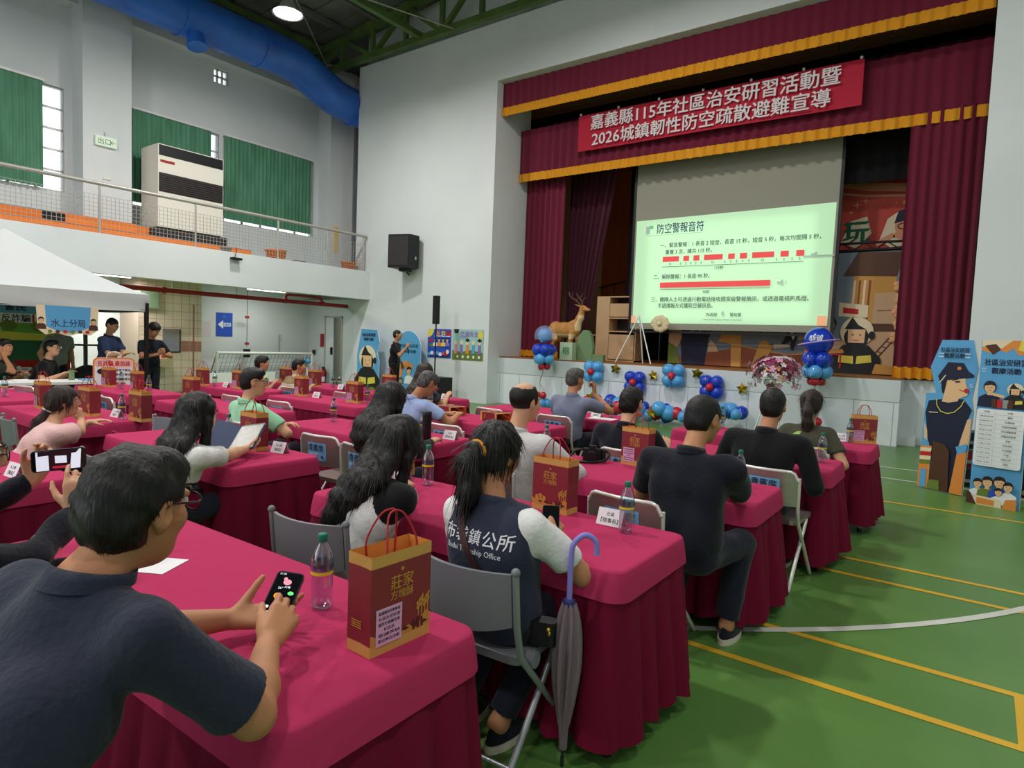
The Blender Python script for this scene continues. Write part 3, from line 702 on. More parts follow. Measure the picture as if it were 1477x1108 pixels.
def person(label, base, rot, group=None, h=.012, sc=1.0, width=1.0, hip=(0, 0, .55), nb=None, lean=12, head=(0, 8, 0), neck=.15, shl=None, shr=None,
           hands=None, poles=None, hk=None, legs=None, shirt=None, sleeve='short', pants=None, hair='short', hairm=None, skin=None, glasses=False,
           collar=True, belly=1.0, ripple=.0055, seated=True, brim=None, shoes=None, shirt_mfn=None, shirt_mats=None, tuck=False, strand=0, hseed=1, body_only=False, mask=False, hairlen=.34, vest=None, sl=.62, bust=0, headoff=(0, 0, 0), hcl=None, sweep=0, hw=1.0):
    skin = skin or M_SKIN; hairm = hairm or M_HAIR; pants = pants or M_DENIM; shirt = shirt or M_NAVY; shoes = shoes or M_SHOE
    t = thing('person', label, 'person', (base[0], base[1], 0), R(rot), group)
    hip = V3(*hip) * (1 if not seated else 1)
    if nb is None and hcl is not None: nb = V3(*hcl) + V3(0, -.055, -.185) * sc + V3(-.2 * math.sin(R(head[0])) * -.0, 0, 0)
    if nb is None: L = .5 * sc; nb = hip + V3(0, math.sin(R(lean)) * L, math.cos(R(lean)) * L)
    nb = V3(*nb); up = nb - hip; up /= np.linalg.norm(up)
    Rh = rotm(*head); hc = nb + up * .03 + np.array(headoff) + (V3(0, .25, 1) * .6 + Rh @ V3(0, .0, 1) * .4) * neck * sc + Rh @ V3(0, .02, .035) * sc
    if hcl is not None: hc = V3(*hcl)
    def HD(x, y, z): return hc + Rh @ (V3(x, y, z) * sc)
    wsh = .185 * width * sc; rt = V3(1, 0, 0)
    SL = V3(*shl) if shl is not None else nb - rt * wsh - up * .055 + V3(0, .015, 0)
    SR = V3(*shr) if shr is not None else nb + rt * wsh - up * .055 + V3(0, .015, 0)
    hands = hands or {}; poles = poles or {}; hk = hk or {}
    Wl = V3(*hands.get('L', hip + V3(-.22, .28, .26))); Wr = V3(*hands.get('R', hip + V3(.22, .28, .26)))
    El, Wl = ik(SL, Wl, .285 * sc, .25 * sc, poles.get('L', (-.5, -.5, -.8))); Er, Wr = ik(SR, Wr, .285 * sc, .25 * sc, poles.get('R', (.5, -.5, -.8)))
    # legs
    if legs is None:
        if seated: legs = dict(KL=(-.11, .37, .52), KR=(.11, .37, .52), AL=(-.11, .30, .09), AR=(.11, .30, .09))
        else: legs = dict(KL=(-.1, .02, .5), KR=(.1, .02, .5), AL=(-.11, -.02, .09), AR=(.11, -.02, .09))
    HL = hip + V3(-.095, .02, -.03); HR = hip + V3(.095, .02, -.03); LG = {k: V3(*v) for k, v in legs.items()}
    allp = np.array([hip - .24, hip + .24, nb + .1, nb - .2, SL - .14, SR + .14, El - .1, El + .1, Er - .1, Er + .1, Wl - .22, Wl + .22, Wr - .22, Wr + .22, hc - .2, hc + .2] + [v - .2 for v in LG.values()] + [v + .2 for v in LG.values()])
    lo = allp.min(0); hi = allp.max(0); lo[2] = max(lo[2], -.01)
    ch = hip + (nb - hip) * .66; wa = hip + (nb - hip) * .3
    # ---- body
    blo = np.array([min(p[i] for p in (SL, SR, El, Er, Wl, Wr, hc, hip, LG['AL'], LG['AR'])) - (.21 if i < 2 else .2) for i in range(3)]); bhi = np.array([max(p[i] for p in (SL, SR, El, Er, Wl, Wr, hc, hip, LG['AL'], LG['AR'])) + .21 for i in range(3)])
    blo[2] = max(blo[2], .0)
    F = Fld(blo, bhi, h)
    F.cone(hip, wa, .08, .07, .05); F.cone(wa, ch, .07, .075, .05); F.cone(SL + rt * .04, SR - rt * .04, .045, .045, .05); F.cone(ch, nb, .075, .05, .05)
    F.cone(nb - up * .03, HD(0, -.025, -.06), .056 * sc, .052 * sc, .03)
    F.ell(HD(0, -.018, .03), np.array((.077, .096, .086)) * sc, Rh, .02); F.ell(HD(0, .02, -.035), np.array((.062, .074, .088)) * sc, Rh, .03); F.ell(HD(0, .05, -.088), np.array((.036, .036, .028)) * sc, Rh, .03)
    for sx in (-1, 1):
        F.ell(HD(.034 * sx, .062, -.022), np.array((.026, .026, .026)) * sc, Rh, .02)
        F.ell(HD(.031 * sx, .102, .012), np.array((.017, .014, .012)) * sc, Rh, .012, 's')
        F.ell(HD(.078 * sx, -.012, -.002), np.array((.011, .022, .034)) * sc, Rh @ rotm(-14 * sx, 0, 0), .008); F.ell(HD(.072 * sx, -.006, -.03), np.array((.01, .012, .014)) * sc, Rh, .008)
        F.ell(HD(.088 * sx, -.006, .0), np.array((.008, .011, .018)) * sc, Rh, .006, 's')
        F.ell(HD(.014 * sx, .098, -.024), np.array((.01, .011, .009)) * sc, Rh, .008)
        F.cone(HD(.014 * sx, .092, .03), HD(.046 * sx, .078, .028), .009 * sc, .007 * sc, .014)
    F.cone(HD(0, .09, .018), HD(0, .108, -.02), .009 * sc, .0125 * sc, .014)
    F.cone(HD(-.018, .086, -.052), HD(.018, .086, -.052), .0085 * sc, .0085 * sc, .01); F.cone(HD(-.015, .085, -.064), HD(.015, .085, -.064), .009 * sc, .009 * sc, .008)
    fa = .038 * sc * (.92 if width < .95 else 1)
    for S, E, W in ((SL, El, Wl), (SR, Er, Wr)):
        F.cone(S, E, .05 * sc, .041 * sc, .03); F.cone(E, E + (W - E) * .35, .041 * sc, fa * 1.06, .02); F.cone(E + (W - E) * .35, W, fa * 1.06, .027 * sc, .02)
    for sd, E, W in (('L', El, Wl), ('R', Er, Wr)):
        q = dict(d=(W - E), nrm=(0, 0, 1), curl=28, spread=5); q.update(hk.get(sd, {}))
        side = q.pop('side', 1 if sd == 'L' else -1); dd = q.pop('d'); hand(F, W + np.array(dd) / np.linalg.norm(dd) * .008, dd, q.pop('nrm'), side, s=1.0 * sc, **q)
    for H_, K, A in ((HL, LG['KL'], LG['AL']), (HR, LG['KR'], LG['AR'])):
        F.cone(H_, K, .06, .05, .04); F.cone(K, A, .048, .036, .03); F.cone(A, A + V3(0, .1, -.05), .034, .026, .03)
    V, Fc = F.geo(); body = solid('body', V, Fc, skin, t)
    body['skin_tone'] = 1
    # ---- eyes, brows
    if h < .0135:
        for sx in (-1, 1):
            b = MB(); c = HD(.031 * sx, .083, .011); Mx = Matrix.Translation(c) @ Matrix(Rh.tolist()).to_4x4()
            b.ball((0, 0, 0), .0118 * sc, M_EYE, M=Mx); b.ball((0, .0055 * sc, -.001), (.0065 * sc, .0072 * sc, .0068 * sc), M_IRIS, M=Mx); b.build('eye', t)
            b = MB(); b.tube([HD(.014 * sx, .102, .033), HD(.03 * sx, .101, .038), HD(.048 * sx, .088, .034)], [.004 * sc, .0045 * sc, .0025 * sc], M_BROW, 6); b.build('eyebrow', t)
        b = MB(); b.tube([HD(-.024, .089, -.058), HD(-.01, .096, -.0555), HD(0, .0965, -.057), HD(.01, .096, -.0555), HD(.024, .089, -.058)], [.002, .0045, .0048, .0045, .002], M_LIP, 8); b.build('mouth', t)
    if mask:
        b = MB(); b.surf(lambda u, v: tuple(HD(.076 * math.sin(R(-80 + 160 * u)), .012 + .1 * math.cos(R(-80 + 160 * u)) * (1 - .12 * abs(v - .5)), -.098 + .105 * v)), 15, 6, mat('mask_fabric', (214, 206, 190), .9)); b.build('face_mask', t)
    # ---- shirt
    def grow(pts, m=.2): P = np.array(pts); return P.min(0) - m, P.max(0) + m
    if sleeve == 'none': a1 = []
    l2, h2 = grow([SL, SR, hip, nb, El, Er] + ([Wl, Wr] if sleeve == 'long' else []), .19)
    F = Fld(l2, h2, h)
    dep = .098 * sc * belly
    F.cone(hip + up * .02 - rt * .055, hip + up * .02 + rt * .055, .115 * sc * belly, .115 * sc * belly, .06)
    F.cone(wa - rt * .062 * width, wa + rt * .062 * width, dep * 1.02, dep * 1.02, .1); F.cone(ch - rt * .078 * width, ch + rt * .078 * width, .106 * sc, .106 * sc, .1)
    if bust: F.ell(ch + V3(0, .085, .0), (.13, .06, .07), None, .06)
    F.cone(SL + rt * .05, SR - rt * .05, .062 * sc, .062 * sc, .08); F.cone(ch, nb - up * .025, .1, .068 * sc, .05)
    for S, E, W in ((SL, El, Wl), (SR, Er, Wr)):
        if sleeve == 'short': e = S + (E - S) * sl; F.cone(S, e, .064 * sc, .064 * sc, .035, cut1=True)
        elif sleeve == 'long':
            F.cone(S, E, .064 * sc, .053 * sc, .035); F.cone(E, E + (W - E) * .96, .053 * sc, .039 * sc, .03, cut1=True)
        elif sleeve == 'puff': e = S + (E - S) * .6; F.cone(S, e, .066 * sc, .085 * sc, .035, cut1=True)
    F.ell(nb + up * .05 + V3(0, .0, 0), (.058 * sc, .062 * sc, .055), None, .012, 's')
    if ripple: F.ripple(ripple, 26, hseed)
    V, Fc = F.geo(); solid('shirt' if not vest else 'undershirt', V, Fc, shirt, t, (lambda C: shirt_mfn(C, SL, SR, nb, hip)) if shirt_mfn else None, shirt_mats)
    if vest:
        F = Fld(l2, h2, h)
        F.cone(hip + up * .0 - rt * .06, hip + up * .0 + rt * .06, .125 * sc, .125 * sc, .06); F.cone(wa - rt * .066 * width, wa + rt * .066 * width, .108 * sc, .108 * sc, .1)
        F.cone(ch - rt * .084 * width, ch + rt * .084 * width, .116 * sc, .116 * sc, .1); F.cone(SL + rt * .07, SR - rt * .07, .07 * sc, .07 * sc, .08); F.cone(ch, nb - up * .02, .11, .075 * sc, .05)
        F.ell(nb + up * .06, (.06 * sc, .066 * sc, .06), None, .012, 's')
        for S, s_ in ((SL, -1), (SR, 1)): F.ell(S + rt * s_ * .055 - up * .04, (.05, .09, .1), None, .01, 's')
        F.ripple(.003, 22, 5); V, Fc = F.geo(); solid('vest', V, Fc, vest, t)
    if collar:
        b = MB(); cm = shirt if not vest else vest
        b.surf(lambda u, v: tuple(nb + up * (.0 + .034 * (1 - abs(2 * v - 1)) * (1 + .25 * (-math.sin(2 * PI * u)))) + V3(math.cos(2 * PI * u) * (.062 + .016 * v) * sc, .006 + math.sin(2 * PI * u) * (.066 + .016 * v) * sc, .004 - .012 * math.sin(2 * PI * u))), 28, 5, cm, closed_u=True)
        b.build('collar', t)
    # ---- trousers and shoes
    l3, h3 = grow([hip, LG['KL'], LG['KR'], LG['AL'], LG['AR']], .17); l3[2] = max(l3[2], .0)
    F = Fld(l3, h3, max(h, .009))
    F.cone(hip - rt * .06 - V3(0, 0, .01), hip + rt * .06 - V3(0, 0, .01), .112 * sc, .112 * sc, .06)
    for H_, K, A in ((HL, LG['KL'], LG['AL']), (HR, LG['KR'], LG['AR'])):
        F.cone(H_, K, .088 * sc, .07 * sc, .04); F.cone(K, A + (K - A) * .08, .069 * sc, .058 * sc, .03, cut1=True)
    if ripple: F.ripple(ripple * .8, 30, hseed + 3)
    V, Fc = F.geo(); solid('trousers', V, Fc, pants, t)
    for A in (LG['AL'], LG['AR']):
        b = MB(); c = A + V3(0, .07, 0); b.surf(lambda u, v: (c[0] + (.044 + .006 * math.cos(2 * PI * u)) * math.cos(2 * PI * u) * (1 - max(0, v - .25) * .65), c[1] + .135 * math.sin(2 * PI * u) * (1 - max(0, v - .25) * .85) - .05 * max(0, v - .25), .03 + .1 * v * (1 - .35 * max(0, math.sin(2 * PI * u)))), 20, 6, shoes, closed_u=True)
        b.surf(lambda u, v: (c[0] + .052 * math.cos(2 * PI * u), c[1] + .142 * math.sin(2 * PI * u), .0 + .032 * v), 20, 2, M_SOLE, closed_u=True); b.flat([(c[0] + .052 * math.cos(2 * PI * i / 20), c[1] + .142 * math.sin(2 * PI * i / 20)) for i in range(20)], .032, M_SOLE); b.build('shoe', t)
    # ---- hair
    hh = h * .75 if h < .009 else h
    dn = hairlen if hair in ('long', 'pony', 'lowpony') else .16
    cs = [HD(0, -.02, .04)]; F = Fld(hc - .19 - V3(.05, .16, dn), hc + .19 + V3(.05, .06, 0), hh)
    g = dict(short=.007, crew=.004, bald=.006, bob=.02, long=.018, pony=.014, lowpony=.014, fluffy=.022, thick=.024)[hair]
    ex = np.array((.079 + g, .098 + g, .088 + g * 1.25))
    if hair == 'bald':
        F.ell(HD(0, -.018, .03), ex * sc, Rh, .02); F.ell(HD(0, -.03, .085), (.064, .075, .06), Rh, .004, 's')
        F.ell(HD(0, .1, .05), (.12, .085, .11), Rh, .004, 's')
    else:
        F.ell(HD(0, -.018, .03), ex * sc, Rh, .02); F.ell(HD(0, -.05, -.03), np.array((.066 + g * .6, .06 + g, .06)) * sc, Rh, .03)
        if hair in ('short', 'thick', 'fluffy', 'bob'): F.ell(HD(0, .04, .085), np.array((.058, .042 + g, .026 + g)) * sc, Rh, .03)
        F.ell(HD(0, .125, -.04), np.array((.2, .09, .115 if hair != 'bob' else .1)) * sc, Rh, .015, 's')
        if hair in ('short', 'crew', 'thick', 'fluffy'):
            for sx in (-1, 1): F.ell(HD(.1 * sx, .01, -.042), np.array((.06, .048, .075)) * sc, Rh, .012, 's')
            F.ell(HD(0, -.02, -.16), np.array((.15, .15, .075)) * sc, Rh, .015, 's')
    if hair == 'bob':
        for sx in (-1, 1): F.cone(HD(.07 * sx, -.01, .02), HD(.078 * sx, .0, -.085), .034, .026, .03)
        F.cone(HD(0, -.06, .0), HD(0, -.062, -.1), .06, .045, .05)
    if hair == 'long':
        bk = -.06; bn = V3(0, -up[2], up[1])
        for i in range(-3, 4):
            a = i / 3; w_ = V3(.105 * a * hw, 0, 0); sw = V3(sweep, 0, 0); of = .10 - .035 * a * a; P = [HD(.06 * a, bk - .02 * (1 - abs(a)), .03), HD(.085 * a, bk - .03 + .045 * abs(a), -.07), nb + w_ + bn * of + up * .01, nb + w_ + bn * (of + .032) - up * hairlen * .3 + sw * .4, nb + w_ * .8 + bn * (of + .028) - up * hairlen * .62 + sw * .75, nb + w_ * .55 + bn * (of + .012) - up * hairlen * (.93 + .07 * (i % 2)) + sw]
            F.chain(P, [.05, .044, .036, .033, .026, .01], .025)
        for sx in (-1, 1): F.chain([HD(.07 * sx, .035, .05), HD(.085 * sx, .03, -.04), HD(.09 * sx, .03, -.1) + V3(0, .0, -.05), HD(.088 * sx, .0, -.1) + V3(0, -.02, -.15)], [.026, .026, .026, .012], .025)
    if hair == 'pony':
        F.chain([HD(0, -.1, .0), HD(0, -.135, -.01), HD(0, -.15, -.06), HD(.01, -.125, -.08) + V3(0, -.03, -.08), HD(.015, -.1, -.08) + V3(0, -.03, -hairlen + .1)], [.03, .03, .044, .044, .012], .02)
    if hair == 'lowpony':
        F.chain([HD(0, -.085, -.05), HD(0, -.1, -.085), HD(.0, -.1, -.1) + V3(-.01, -.04, -.06), HD(.0, -.1, -.1) + V3(-.03, -.06, -.14), HD(.0, -.1, -.1) + V3(-.04, -.03, -hairlen + .06)], [.045, .034, .045, .045, .015], .03)
    if h < .013: F.ripple(.0045 if hair not in ('crew', 'bald') else .0015, 95, hseed, 7)
    V, Fc = F.geo(1)
    ho = solid('hair', V, Fc, hairm, t)
    if hair in ('pony', 'lowpony'):
        b = MB(); p0, p1 = (HD(0, -.108, .0), HD(0, -.13, -.01)) if hair == 'pony' else (HD(0, -.092, -.072), HD(0, -.1, -.09))
        d_ = Vector(p1 - p0).normalized(); u_ = d_.orthogonal().normalized(); w_ = d_.cross(u_); r_ = .036 if hair == 'pony' else .042; c_ = Vector((p0 + p1) / 2)
        b.tube([c_ + (u_ * math.cos(2 * PI * i / 16) + w_ * math.sin(2 * PI * i / 16)) * r_ for i in range(16)], .008, brim or M_BLACK, 8, closed=True); b.build('hair_tie', t)
    if strand:
        N = normals(V, Fc); top = Vector(HD(.02, -.06, .11))
        def flow(p, n):
            q = p - top; v = Vector((q.x, q.y, q.z - .05)); return v if hair in ('short', 'thick', 'fluffy', 'crew') else Vector((q.x * .4, q.y * .3 - .02, -.2))
        strands(V, N, int(strand * (1 if hair in ('short', 'thick', 'fluffy', 'crew') else .7)), .019 if hair in ('short', 'thick', 'fluffy', 'crew') else .1, .0014 if hair in ('short', 'thick', 'fluffy', 'crew') else .0026, flow, hairm, hseed, ho, .16 if hair in ('short', 'fluffy', 'thick', 'crew') else .015, jit=.16 if hair in ('short', 'fluffy', 'thick', 'crew') else .05)
    if glasses:
        b = MB()
        for sx in (-1, 1):
            b.tube([HD(.033 * sx + .024 * math.cos(2 * PI * i / 20), .112 - .1 * abs(.033 * sx + .024 * math.cos(2 * PI * i / 20)) ** 1.4, .008 + .019 * math.sin(2 * PI * i / 20)) for i in range(20)], .0022 * sc, M_FRAME, 6, closed=True)
            b.tube([HD(.057 * sx, .106, .014), HD(.077 * sx, .08, .014), HD(.083 * sx, .0, .018), HD(.081 * sx, -.025, .002)], .0024 * sc, M_FRAME, 6)
        b.tube([HD(-.009, .113, .013), HD(.009, .113, .013)], .0022 * sc, M_FRAME, 6); g_ = b.build('glasses', t)
        for sx in (-1, 1):
            b = MB(); b.add([HD(.033 * sx + .023 * math.cos(2 * PI * i / 16), .11 - .1 * abs(.033 * sx) ** 1.4, .008 + .018 * math.sin(2 * PI * i / 16)) for i in range(16)], [tuple(range(16))], M_LENS); b.build('lens', g_)
    t['_'] = 0; del t['_']; del body['skin_tone']
    return t, dict(hc=hc, Rh=Rh, HD=HD, Wl=Wl, Wr=Wr, nb=nb, hip=hip, El=El, Er=Er, SL=SL, SR=SR, up=up)
# ------------------------------------------------------------------ tables, chairs and what stands on them
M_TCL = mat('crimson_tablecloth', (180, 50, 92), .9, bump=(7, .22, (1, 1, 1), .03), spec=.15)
M_SKT = mat('crimson_skirt_shaded', (112, 17, 48), .9, bump=(14, .25, (1, 1, .4), .02), spec=.15)  # darker than the cover: shade between the table rows put into the colour
M_GPL = mat('grey_chair_plastic', (118, 122, 126), .45); M_GFR = mat('grey_chair_frame', (150, 154, 158), .35, metal=.4)
M_SIL = mat('silver_chair_back', (176, 170, 160), .28, metal=.75, bump=(9, .2)); M_SILF = mat('silver_chair_rim', (224, 222, 214), .3, metal=.3)
M_SIGN = mat('pale_blue_sign', (118, 170, 214), .6); M_INK = mat('dark_ink', (24, 30, 44), .7); M_PAPER = mat('white_paper', (232, 230, 232), .8)
M_BAG = mat('wine_red_paper', (132, 44, 52), .5, coat=.1); M_BAGG = mat('kraft_gold_paper', (206, 156, 84), .6); M_BAGI = mat('orange_paper_lining', (214, 140, 66), .7); M_FOIL = mat('gold_print', (196, 142, 64), .5); M_BRNP = mat('brown_print', (84, 40, 28), .7)
M_ROPE = mat('red_paper_rope', (176, 42, 52), .8); M_PINKP = mat('pink_label_paper', (222, 168, 206), .8)
M_PET = pet_mat('clear_bottle', (226, 240, 244)); M_CAP = mat('green_bottle_cap', (20, 116, 92), .4); M_LBL = pet_mat('bottle_label', (170, 196, 224), .3); M_LBY = mat('yellow_label_band', (228, 206, 40), .4)
M_PHB = mat('phone_case', (26, 26, 30), .35); M_SCRN = mat('phone_screen', (14, 16, 20), .1, spec=.6)
TL, TD = 1.84, .68
def table_meshes(seed):
    rnd = random.Random(seed)
    b = MB(); base = rrect(-TL / 2, -TD / 2, TL / 2, TD / 2, .065, 6); n = len(base)
    def ring(off, z, wob=0):
        out = []
        for i, p in enumerate(base):
            q = Vector((p[0] / (TL / 2), p[1] / (TD / 2), 0)); nx = max(-1, min(1, (p[0] - max(-TL / 2 + .065, min(TL / 2 - .065, p[0]))) / .065)); ny = max(-1, min(1, (p[1] - max(-TD / 2 + .065, min(TD / 2 - .065, p[1]))) / .065))
            out.append((p[0] + nx * off, p[1] + ny * off, z + wob * math.sin(i * 2.1 + seed)))
        return out
    L = [ring(-.02, .735), ring(-.006, .7335), ring(0, .727), ring(.007, .70), ring(.014, .66), ring(.019, .622)]
    V = [p for r in L for p in r]; F = [(k * n + (i + 1) % n, k * n + i, (k + 1) * n + i, (k + 1) * n + (i + 1) % n) for k in range(5) for i in range(n)] + [tuple(range(n))]
    b.add(V, F, M_TCL, True); top = b.mesh('table_cover')
    for p in top.polygons:
        if len(p.vertices) > 4: p.use_smooth = False
    b = MB(); per = []
    for i in range(n):
        a = Vector(base[i] + (0,)); c = Vector(base[(i + 1) % n] + (0,)); k = max(1, int((c - a).length / .014))
        for j in range(k): per.append((a + (c - a) * j / k))
    N = len(per); np_ = 34; V = []; rows = 10; ph = [rnd.uniform(-.35, .35) for _ in range(np_)]; am = [rnd.uniform(.6, 1.35) for _ in range(np_)]; tw = [rnd.uniform(-1, 1) for _ in range(np_)]
    for r in range(rows):
        v = r / (rows - 1)
        for i, p in enumerate(per):
            q = per[(i + 1) % N] - per[i - 1]; nn = Vector((q.y, -q.x, 0)).normalized(); t = i / N * np_; k = int(t) % np_; f = t - int(t) + .12 * tw[k] * v
            saw = abs(math.sin(PI * max(0, min(1, f)))) ** .55
            o = -.004 + .022 * v + am[k] * saw * (.008 + .06 * v ** .9) + .008 * v * math.sin(i * .11 + seed)
            V.append((p.x + nn.x * o, p.y + nn.y * o, .655 - (.575 + .012 * math.sin(i * .35 + seed) + .02 * ph[k]) * v))
    F = [(r * N + i, r * N + (i + 1) % N, (r + 1) * N + (i + 1) % N, (r + 1) * N + i) for r in range(rows - 1) for i in range(N)]
    F = [f[::-1] for f in F]
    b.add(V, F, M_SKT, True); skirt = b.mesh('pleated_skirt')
    return top, skirt
def leg_mesh():
    b = MB(); b.tube([(0, 0, .03), (0, 0, .6)], .013, M_GFR, 10); b.tube([(0, 0, 0), (0, 0, .035)], .02, M_BLACK, 12); return b.mesh('leg')
TM = [table_meshes(s) for s in (1, 2, 3)]; LEGM = leg_mesh()
YF = [1.43, 2.79, 4.22, 5.65, 7.05]
XR = dict(A=[-1.12, -1.02, -.95, -.83, -.75], B=[-4.0, -3.66, -3.49, -3.4, -3.32], C=[None, -6.13, -5.97, -5.9, -5.89], D=[None, -8.4, -8.36, -8.18, -8.05])
ROWN = ('first row from the viewer', 'second row', 'third row', 'fourth row', 'front row by the stage')
COLN = dict(A='column along the right aisle', B='second column from the aisle', C='third column from the aisle', D='far left column')
TABLES = {}
for c in 'ABCD':
    for r in range(5):
        if XR[c][r] is None: continue
        t = thing('draped_table', 'crimson draped table in the %s, %s' % (COLN[c], ROWN[r]), 'table', (XR[c][r] - TL / 2 - .01, YF[r] - TD / 2, 0), R(.6 if c == 'A' else random.uniform(-.8, .8)), 'crimson draped tables in rows')
        m = TM[(r + ord(c)) % 3]
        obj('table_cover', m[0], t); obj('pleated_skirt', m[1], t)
        for sx in (-1, 1):
            for sy in (-1, 1): obj('leg', LEGM, t, loc=(sx * (TL / 2 - .045), sy * (TD / 2 - .05), 0))
        TABLES[c, r] = t

def make_grey_chair(label):
    t = thing('folding_chair', label, 'chair', group='folding chairs')
    MB().rbox((-.2, -.2, .425), (.2, .19, .455), .05, M_GPL).build('seat', t)
    b = MB()
    def bk(u, v, o=0): x = -.2 + .4 * u; z = .6 + .19 * v - .035 * (1 - (2 * u - 1) ** 2) * (1 - v); return (x, -.262 - .05 * (1 - (2 * u - 1) ** 2) + o - .02 * v, z)
    b.surf(lambda u, v: bk(u, v, -.008), 15, 6, M_GPL); b.surf(lambda u, v: bk(1 - u, v, .008), 15, 6, M_GPL)
    for v in (0, 1): b.surf(lambda u, w_: bk(u if v else 1 - u, v, -.008 + .016 * w_), 15, 2, M_GPL)
    b.build('backrest', t)
    for s in (-1, 1):
        MB().tube([(s * .215, -.285, .8), (s * .215, -.262, .6), (s * .215, -.23, .48), (s * .215, .2, .012)], .0125, M_GFR, 10).ball((s * .215, -.285, .8), .0165, M_GPL).build('front_leg', t)
        MB().tube([(s * .2, .06, .42), (s * .2, -.02, .33), (s * .2, -.3, .012)], .0125, M_GFR, 10).build('rear_leg', t)
        MB().tube([(s * .193, -.14, .44), (s * .228, -.14, .44)], .03, M_GPL, 14).build('hinge', t)
    MB().tube([(-.2, -.25, .08), (.2, -.25, .08)], .008, M_GFR, 8).build('crossbar', t); MB().tube([(-.215, .12, .1), (.215, .12, .1)], .008, M_GFR, 8).build('crossbar', t)
    return t
def make_silver_chair(label, sign=True):
    t = thing('folding_chair', label, 'chair', group='silver backed guest chairs')
    MB().rbox((-.21, -.2, .43), (.21, .2, .46), .05, M_SIL).build('seat', t)
    b = MB(); P = [(-.215, .56)] + [(-.215 + .06 * (1 - math.cos(R(a))), .80 - .06 + .06 * math.sin(R(a))) for a in range(0, 91, 15)] + [(.155 + .06 * math.sin(R(a)), .80 - .06 + .06 * math.cos(R(a))) for a in range(0, 91, 15)] + [(.215, .56)]
    def cv(x): return -.25 - .045 * (1 - (x / .215) ** 2)
    xs = [-.215 + .43 * i / 18 for i in range(19)]
    def ztop(x): d = max(0, abs(x) - .155); return .80 - .06 + math.sqrt(max(0, .06 ** 2 - d * d))
    for o, rev in ((-.006, 0), (.006, 1)):
        V = []; 
        for x in xs: V += [(x, cv(x) + o, .57), (x, cv(x) + o - .012, ztop(x))]
        F = [(2 * i, 2 * i + 2, 2 * i + 3, 2 * i + 1) for i in range(18)]; b.add(V, [f[::-1] for f in F] if rev else F, M_SIL, True)
    b.build('backrest', t)
    b = MB(); b.tube([(x, cv(x) - .012, ztop(x)) for x in xs], .011, M_SILF, 8); b.build('back_rim', t)
    for s in (-1, 1):
        MB().tube([(s * .218, -.255, .76), (s * .218, -.245, .55), (s * .218, -.22, .46), (s * .218, .2, .012)], .0125, M_SILF, 8).build('front_leg', t)
        MB().tube([(s * .205, .05, .43), (s * .205, -.3, .012)], .0125, M_SILF, 8).build('rear_leg', t)
    if sign:
        b = MB(); w_ = .1
        def sp(u, v): x = -.09 + .2 * u; return (x, cv(x) - .011 - .008 * v, .612 + .135 * v)
        b.surf(sp, 7, 2, M_SIGN)
        Fm = frame((.01, cv(.01) - .022, .69), (1, 0, 0), (0, 0, 1)); Fm = Fm @ Matrix.Rotation(R(-3), 4, 'X')
        b.text('貴賓席', .058, 0, .022, .0, M_INK, Fm, .012); b.text('GUEST SEAT', .018, -.015, -.026, 0, mat('white_ink', (235, 240, 245), .7), Fm); b.flat(ellipse(.08, -.045, .012), .0, M_INK, Fm)
        b.build('seat_sign', t)
    return t
